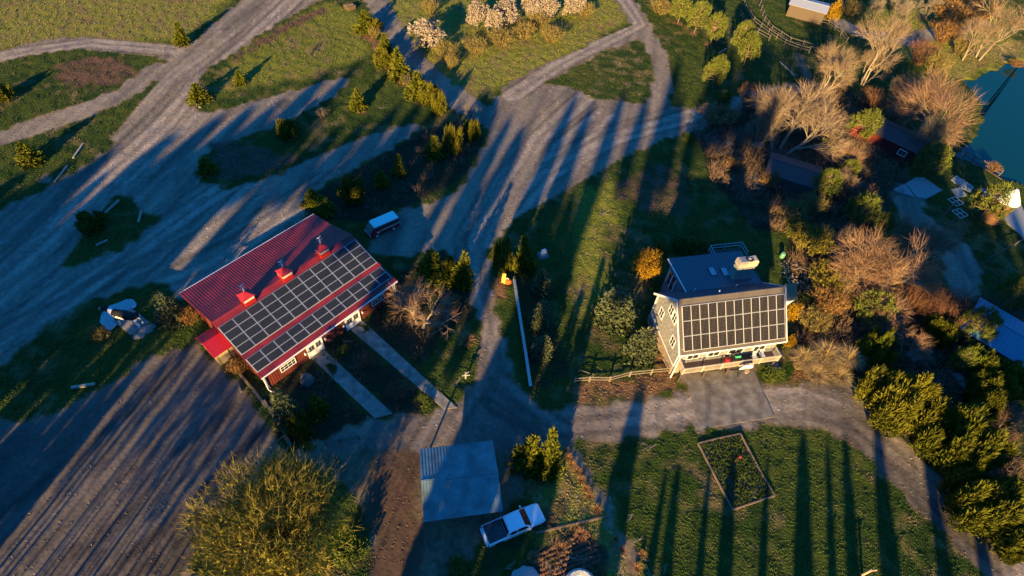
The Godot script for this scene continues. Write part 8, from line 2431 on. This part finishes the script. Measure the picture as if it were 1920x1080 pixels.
# ---------------------------------------------------------------- the cow statue: one continuous skin meshed from tapered bones
func bones_mesh(bones: Array, cell: float, tinted: Callable) -> ArrayMesh:
	var lo := Vector3(1e9, 1e9, 1e9)
	var hi := -lo
	for b in bones:
		var r: float = maxf(b[2], b[3]) + 0.15
		for p in [b[0], b[1]]:
			lo = lo.min(p - Vector3.ONE * r)
			hi = hi.max(p + Vector3.ONE * r)
	var nx := int((hi.x - lo.x) / cell) + 2
	var ny := int((hi.y - lo.y) / cell) + 2
	var nz := int((hi.z - lo.z) / cell) + 2
	var f := PackedFloat32Array()
	f.resize(nx * ny * nz)
	f.fill(1.0)
	for b in bones:
		var r: float = maxf(b[2], b[3]) + 0.22
		var p0: Vector3 = (b[0] as Vector3).min(b[1]) - Vector3.ONE * r
		var p1: Vector3 = (b[0] as Vector3).max(b[1]) + Vector3.ONE * r
		var ab: Vector3 = b[1] - b[0]
		var l2 := maxf(ab.length_squared(), 1e-6)
		for k in range(maxi(0, int((p0.z - lo.z) / cell)), mini(nz, int((p1.z - lo.z) / cell) + 2)):
			for j in range(maxi(0, int((p0.y - lo.y) / cell)), mini(ny, int((p1.y - lo.y) / cell) + 2)):
				for i in range(maxi(0, int((p0.x - lo.x) / cell)), mini(nx, int((p1.x - lo.x) / cell) + 2)):
					var p := lo + Vector3(i, j, k) * cell
					var t := clampf((p - b[0]).dot(ab) / l2, 0, 1)
					var d: float = (p - b[0] - ab * t).length() - lerpf(b[2], b[3], t)
					var q := (k * ny + j) * nx + i
					var h := clampf(0.5 + 0.5 * (f[q] - d) / 0.1, 0, 1)
					f[q] = lerpf(f[q], d, h) - 0.1 * h * (1.0 - h)
	var id := {}
	var pts := PackedVector3Array()
	var cols := PackedColorArray()
	for k in nz - 1:
		for j in ny - 1:
			for i in nx - 1:
				var s := Vector3.ZERO
				var c := 0
				var v := []
				for q in 8:
					v.append(f[((k + (q >> 2 & 1)) * ny + j + (q >> 1 & 1)) * nx + i + (q & 1)])
				for e in [[0, 1], [2, 3], [4, 5], [6, 7], [0, 2], [1, 3], [4, 6], [5, 7], [0, 4], [1, 5], [2, 6], [3, 7]]:
					var a: float = v[e[0]]
					var b: float = v[e[1]]
					if (a < 0) != (b < 0):
						var t := a / (a - b)
						var pa := Vector3(e[0] & 1, e[0] >> 1 & 1, e[0] >> 2 & 1)
						var pb := Vector3(e[1] & 1, e[1] >> 1 & 1, e[1] >> 2 & 1)
						s += pa.lerp(pb, t)
						c += 1
				if c:
					id[(k * ny + j) * nx + i] = pts.size()
					var p := lo + (Vector3(i, j, k) + s / c) * cell
					pts.append(p)
					cols.append(tinted.call(p))
	var st := SurfaceTool.new()
	st.begin(Mesh.PRIMITIVE_TRIANGLES)
	st.set_smooth_group(0)
	for q in pts.size():
		st.set_color(cols[q])
		st.add_vertex(pts[q])
	var steps := [1, nx, nx * ny]
	for k in range(1, nz - 1):
		for j in range(1, ny - 1):
			for i in range(1, nx - 1):
				var o := (k * ny + j) * nx + i
				for ax in 3:
					var a := f[o]
					var b := f[o + steps[ax]]
					if (a < 0) == (b < 0):
						continue
					var u: int = steps[(ax + 1) % 3]
					var w: int = steps[(ax + 2) % 3]
					var q := [o - u - w, o - w, o, o - u]
					if not (id.has(q[0]) and id.has(q[1]) and id.has(q[2]) and id.has(q[3])):
						continue
					var t := [0, 2, 1, 0, 3, 2] if a < 0 else [0, 1, 2, 0, 2, 3]
					for z in t:
						st.add_index(id[q[z]])
	st.generate_normals()
	return st.commit()


func cow_statue(at: Vector3, turn: float, k: float) -> void:
	var root := thing("cow_statue", "giant black and white dairy cow statue standing on a concrete slab", "statue", at, turn)
	var b := []
	for x in [
		[Vector3(-0.95, 1.28, 0), Vector3(0.0, 1.22, 0), 0.34, 0.38], [Vector3(0.0, 1.22, 0), Vector3(0.8, 1.26, 0), 0.38, 0.33], [Vector3(-0.95, 1.42, 0), Vector3(0.8, 1.46, 0), 0.18, 0.17],
		[Vector3(-0.98, 1.36, 0.18), Vector3(-0.98, 1.36, -0.18), 0.2, 0.2], [Vector3(0.8, 1.3, 0), Vector3(1.32, 1.55, 0), 0.29, 0.18], [Vector3(1.32, 1.55, 0), Vector3(1.5, 1.66, 0), 0.19, 0.18],
		[Vector3(1.48, 1.66, 0), Vector3(1.95, 1.46, 0), 0.17, 0.1], [Vector3(1.9, 1.48, 0), Vector3(2.0, 1.44, 0), 0.11, 0.1],
		[Vector3(1.42, 1.72, 0.14), Vector3(1.36, 1.72, 0.4), 0.06, 0.03], [Vector3(1.42, 1.72, -0.14), Vector3(1.36, 1.72, -0.4), 0.06, 0.03],
		[Vector3(1.46, 1.78, 0.08), Vector3(1.52, 2.0, 0.17), 0.05, 0.02], [Vector3(1.46, 1.78, -0.08), Vector3(1.52, 2.0, -0.17), 0.05, 0.02],
		[Vector3(-1.22, 1.5, 0), Vector3(-1.36, 1.2, 0), 0.05, 0.035], [Vector3(-1.36, 1.2, 0), Vector3(-1.38, 0.6, 0), 0.035, 0.05],
		[Vector3(-0.62, 0.9, 0), Vector3(-0.78, 0.86, 0), 0.2, 0.17],
	]:
		b.append([x[0] * k, x[1] * k, x[2] * k, x[3] * k])
	for s in [-1.0, 1.0]:
		for x in [
			[Vector3(-1.0, 1.2, s * 0.2), Vector3(-0.92, 0.78, s * 0.23), 0.24, 0.14], [Vector3(-0.92, 0.78, s * 0.23), Vector3(-1.08, 0.5, s * 0.23), 0.13, 0.085],
			[Vector3(-1.08, 0.5, s * 0.23), Vector3(-1.02, 0.14, s * 0.23), 0.08, 0.07], [Vector3(-1.02, 0.14, s * 0.23), Vector3(-0.97, 0.06, s * 0.23), 0.085, 0.09],
			[Vector3(0.7, 1.1, s * 0.2), Vector3(0.72, 0.66, s * 0.22), 0.2, 0.12], [Vector3(0.72, 0.66, s * 0.22), Vector3(0.72, 0.14, s * 0.22), 0.1, 0.075], [Vector3(0.72, 0.14, s * 0.22), Vector3(0.77, 0.06, s * 0.22), 0.085, 0.09],
		]:
			b.append([x[0] * k, x[1] * k, x[2] * k, x[3] * k])
	var nz := FastNoiseLite.new()
	nz.seed = 6
	nz.frequency = 0.75
	var skin := func(p: Vector3) -> Color:
		var q := p / k
		if q.x > 1.86:
			return Color(0.5, 0.28, 0.22)
		if q.y < 0.62 and q.x > -1.25:
			return Color(0.66, 0.64, 0.6)
		if q.x < -0.5 and q.x > -0.95 and q.y < 0.98 and absf(q.z) < 0.2:
			return Color(0.5, 0.27, 0.16)
		if q.x > 0.86 and q.x < 1.16:
			return Color(0.7, 0.68, 0.64)
		if q.x < -1.3 and q.y < 0.75:
			return Color(0.66, 0.64, 0.6)
		if q.y < 1.34 and nz.get_noise_3d(q.x * 1.6, q.y, q.z) > 0.03:
			return Color(0.68, 0.66, 0.62)
		return Color(0.012, 0.012, 0.014)
	var m := foliage("statue_paint")
	m.roughness = 0.45
	part("body", bones_mesh(b, 0.07, skin), m, root)


# ---------------------------------------------------------------- yard things
func rail_fence(called: String, label: String, pts: Array, rails: Array, post_h: float, every: float, thick: float, m: Material, category := "fence") -> Node3D:
	var o: Vector3 = pts[0]
	var root := thing(called, label, category, o)
	for i in pts.size() - 1:
		var a: Vector3 = pts[i] - o
		var b: Vector3 = pts[i + 1] - o
		var n := maxi(1, int(round(a.distance_to(b) / every)))
		for k in n:
			var p := a.lerp(b, float(k) / n)
			var q := a.lerp(b, float(k + 1) / n)
			var s := Shape.new()
			s.box(p + Vector3(0, post_h / 2 - 0.1, 0), Vector3(thick * 1.3, post_h + 0.2, thick * 1.3), Basis(Vector3.UP, i * 0.3))
			part("post", s, m, root)
			for y in rails:
				var r := Shape.new()
				var wob := sin((i * 7 + k) * 2.1) * 0.02
				r.beam(p + Vector3(0, y + wob, 0), q + Vector3(0, y - wob, 0), thick * 0.45, thick)
				part("rail", r, m, root)
	var e := Shape.new()
	e.box(pts[-1] - o + Vector3(0, post_h / 2 - 0.1, 0), Vector3(thick * 1.3, post_h + 0.2, thick * 1.3))
	part("post", e, m, root)
	return root


func timber(called: String, label: String, a: Vector3, b: Vector3, w: float, h: float, m: Material, category := "timber", group := "") -> void:
	var s := Shape.new()
	var d := (b - a)
	s.beam(-d / 2 + Vector3(0, h * 0.45, 0), d / 2 + Vector3(0, h * 0.45, 0), w, h)
	s.beam(-d / 2 * 0.985 + Vector3(0, h * 0.97, 0), d / 2 * 0.985 + Vector3(0, h * 0.97, 0), w * 0.7, h * 0.1)
	var o := part(called, s, m, self)
	o.position = (a + b) / 2
	tag(o, label, category, group)


func slab(root: Node, called: String, poly: PackedVector2Array, y0: float, y1: float, m: Material, inset := 0.012) -> MeshInstance3D:
	var c := Vector2.ZERO
	for p in poly:
		c += p
	c /= poly.size()
	var lo := []
	var hi := []
	for i in poly.size():
		var p := poly[i]
		var q := p + (c - p).normalized() * inset
		lo.append(Vector3(q.x, y0, q.y))
		hi.append(Vector3(q.x, y1, q.y))
	var area_ := 0.0
	for i in poly.size():
		area_ += poly[i].cross(poly[(i + 1) % poly.size()])
	if area_ > 0:  # clockwise seen from above in x right, z down
		lo.reverse()
		hi.reverse()
	var s := Shape.new()
	s.loft([lo, hi])
	return part(called, s, m, root)


func path_of_slabs(called: String, a: Vector3, b: Vector3, c: Vector3, d: Vector3, n: int, cols: int, y: float, key: String) -> void:  # a b at one end, d c at the other
	var root := Node3D.new()
	root.name = numbered(called)
	add_child(root)
	root.set_meta("kind", "structure")
	rng.seed = called.hash() % 1000
	for i in n:
		for j in cols:
			var f0 := float(i) / n
			var f1 := float(i + 1) / n
			var g0 := float(j) / cols
			var g1 := float(j + 1) / cols
			var p := [a.lerp(b, g0).lerp(d.lerp(c, g0), f0), a.lerp(b, g1).lerp(d.lerp(c, g1), f0), a.lerp(b, g1).lerp(d.lerp(c, g1), f1), a.lerp(b, g0).lerp(d.lerp(c, g0), f1)]
			var t := (0.3 if cols == 1 else 0.19) + 0.02 * r1()
			var m := mat("%s_%d" % [key, (i * 3 + j) % 3], t, t * 0.87, t * 0.72, 0.9, 0, 0.12)
			slab(root, "slab", PackedVector2Array([Vector2(p[0].x, p[0].z), Vector2(p[1].x, p[1].z), Vector2(p[2].x, p[2].z), Vector2(p[3].x, p[3].z)]), -0.2, y + rng.randf() * 0.01, m)


func rock(called: String, label: String, at: Vector3, r: Vector3, seed_: int, m: Material, group := "") -> void:
	var s := Shape.new()
	s.ball(Vector3.ZERO, Vector3.ONE, 7, 10)
	var nz := FastNoiseLite.new()
	nz.seed = seed_
	nz.frequency = 0.9
	var t := Shape.new()
	for i in range(0, s.v.size(), 3):
		var q := []
		for k in 3:
			var p := s.v[i + k]
			q.append(p * r * (1.0 + 0.5 * nz.get_noise_3d(p.x, p.y, p.z)))
		t.tri(q[0], q[1], q[2])
	var o := part(called, t, m, self)
	o.position = at
	tag(o, label, "rock", group)
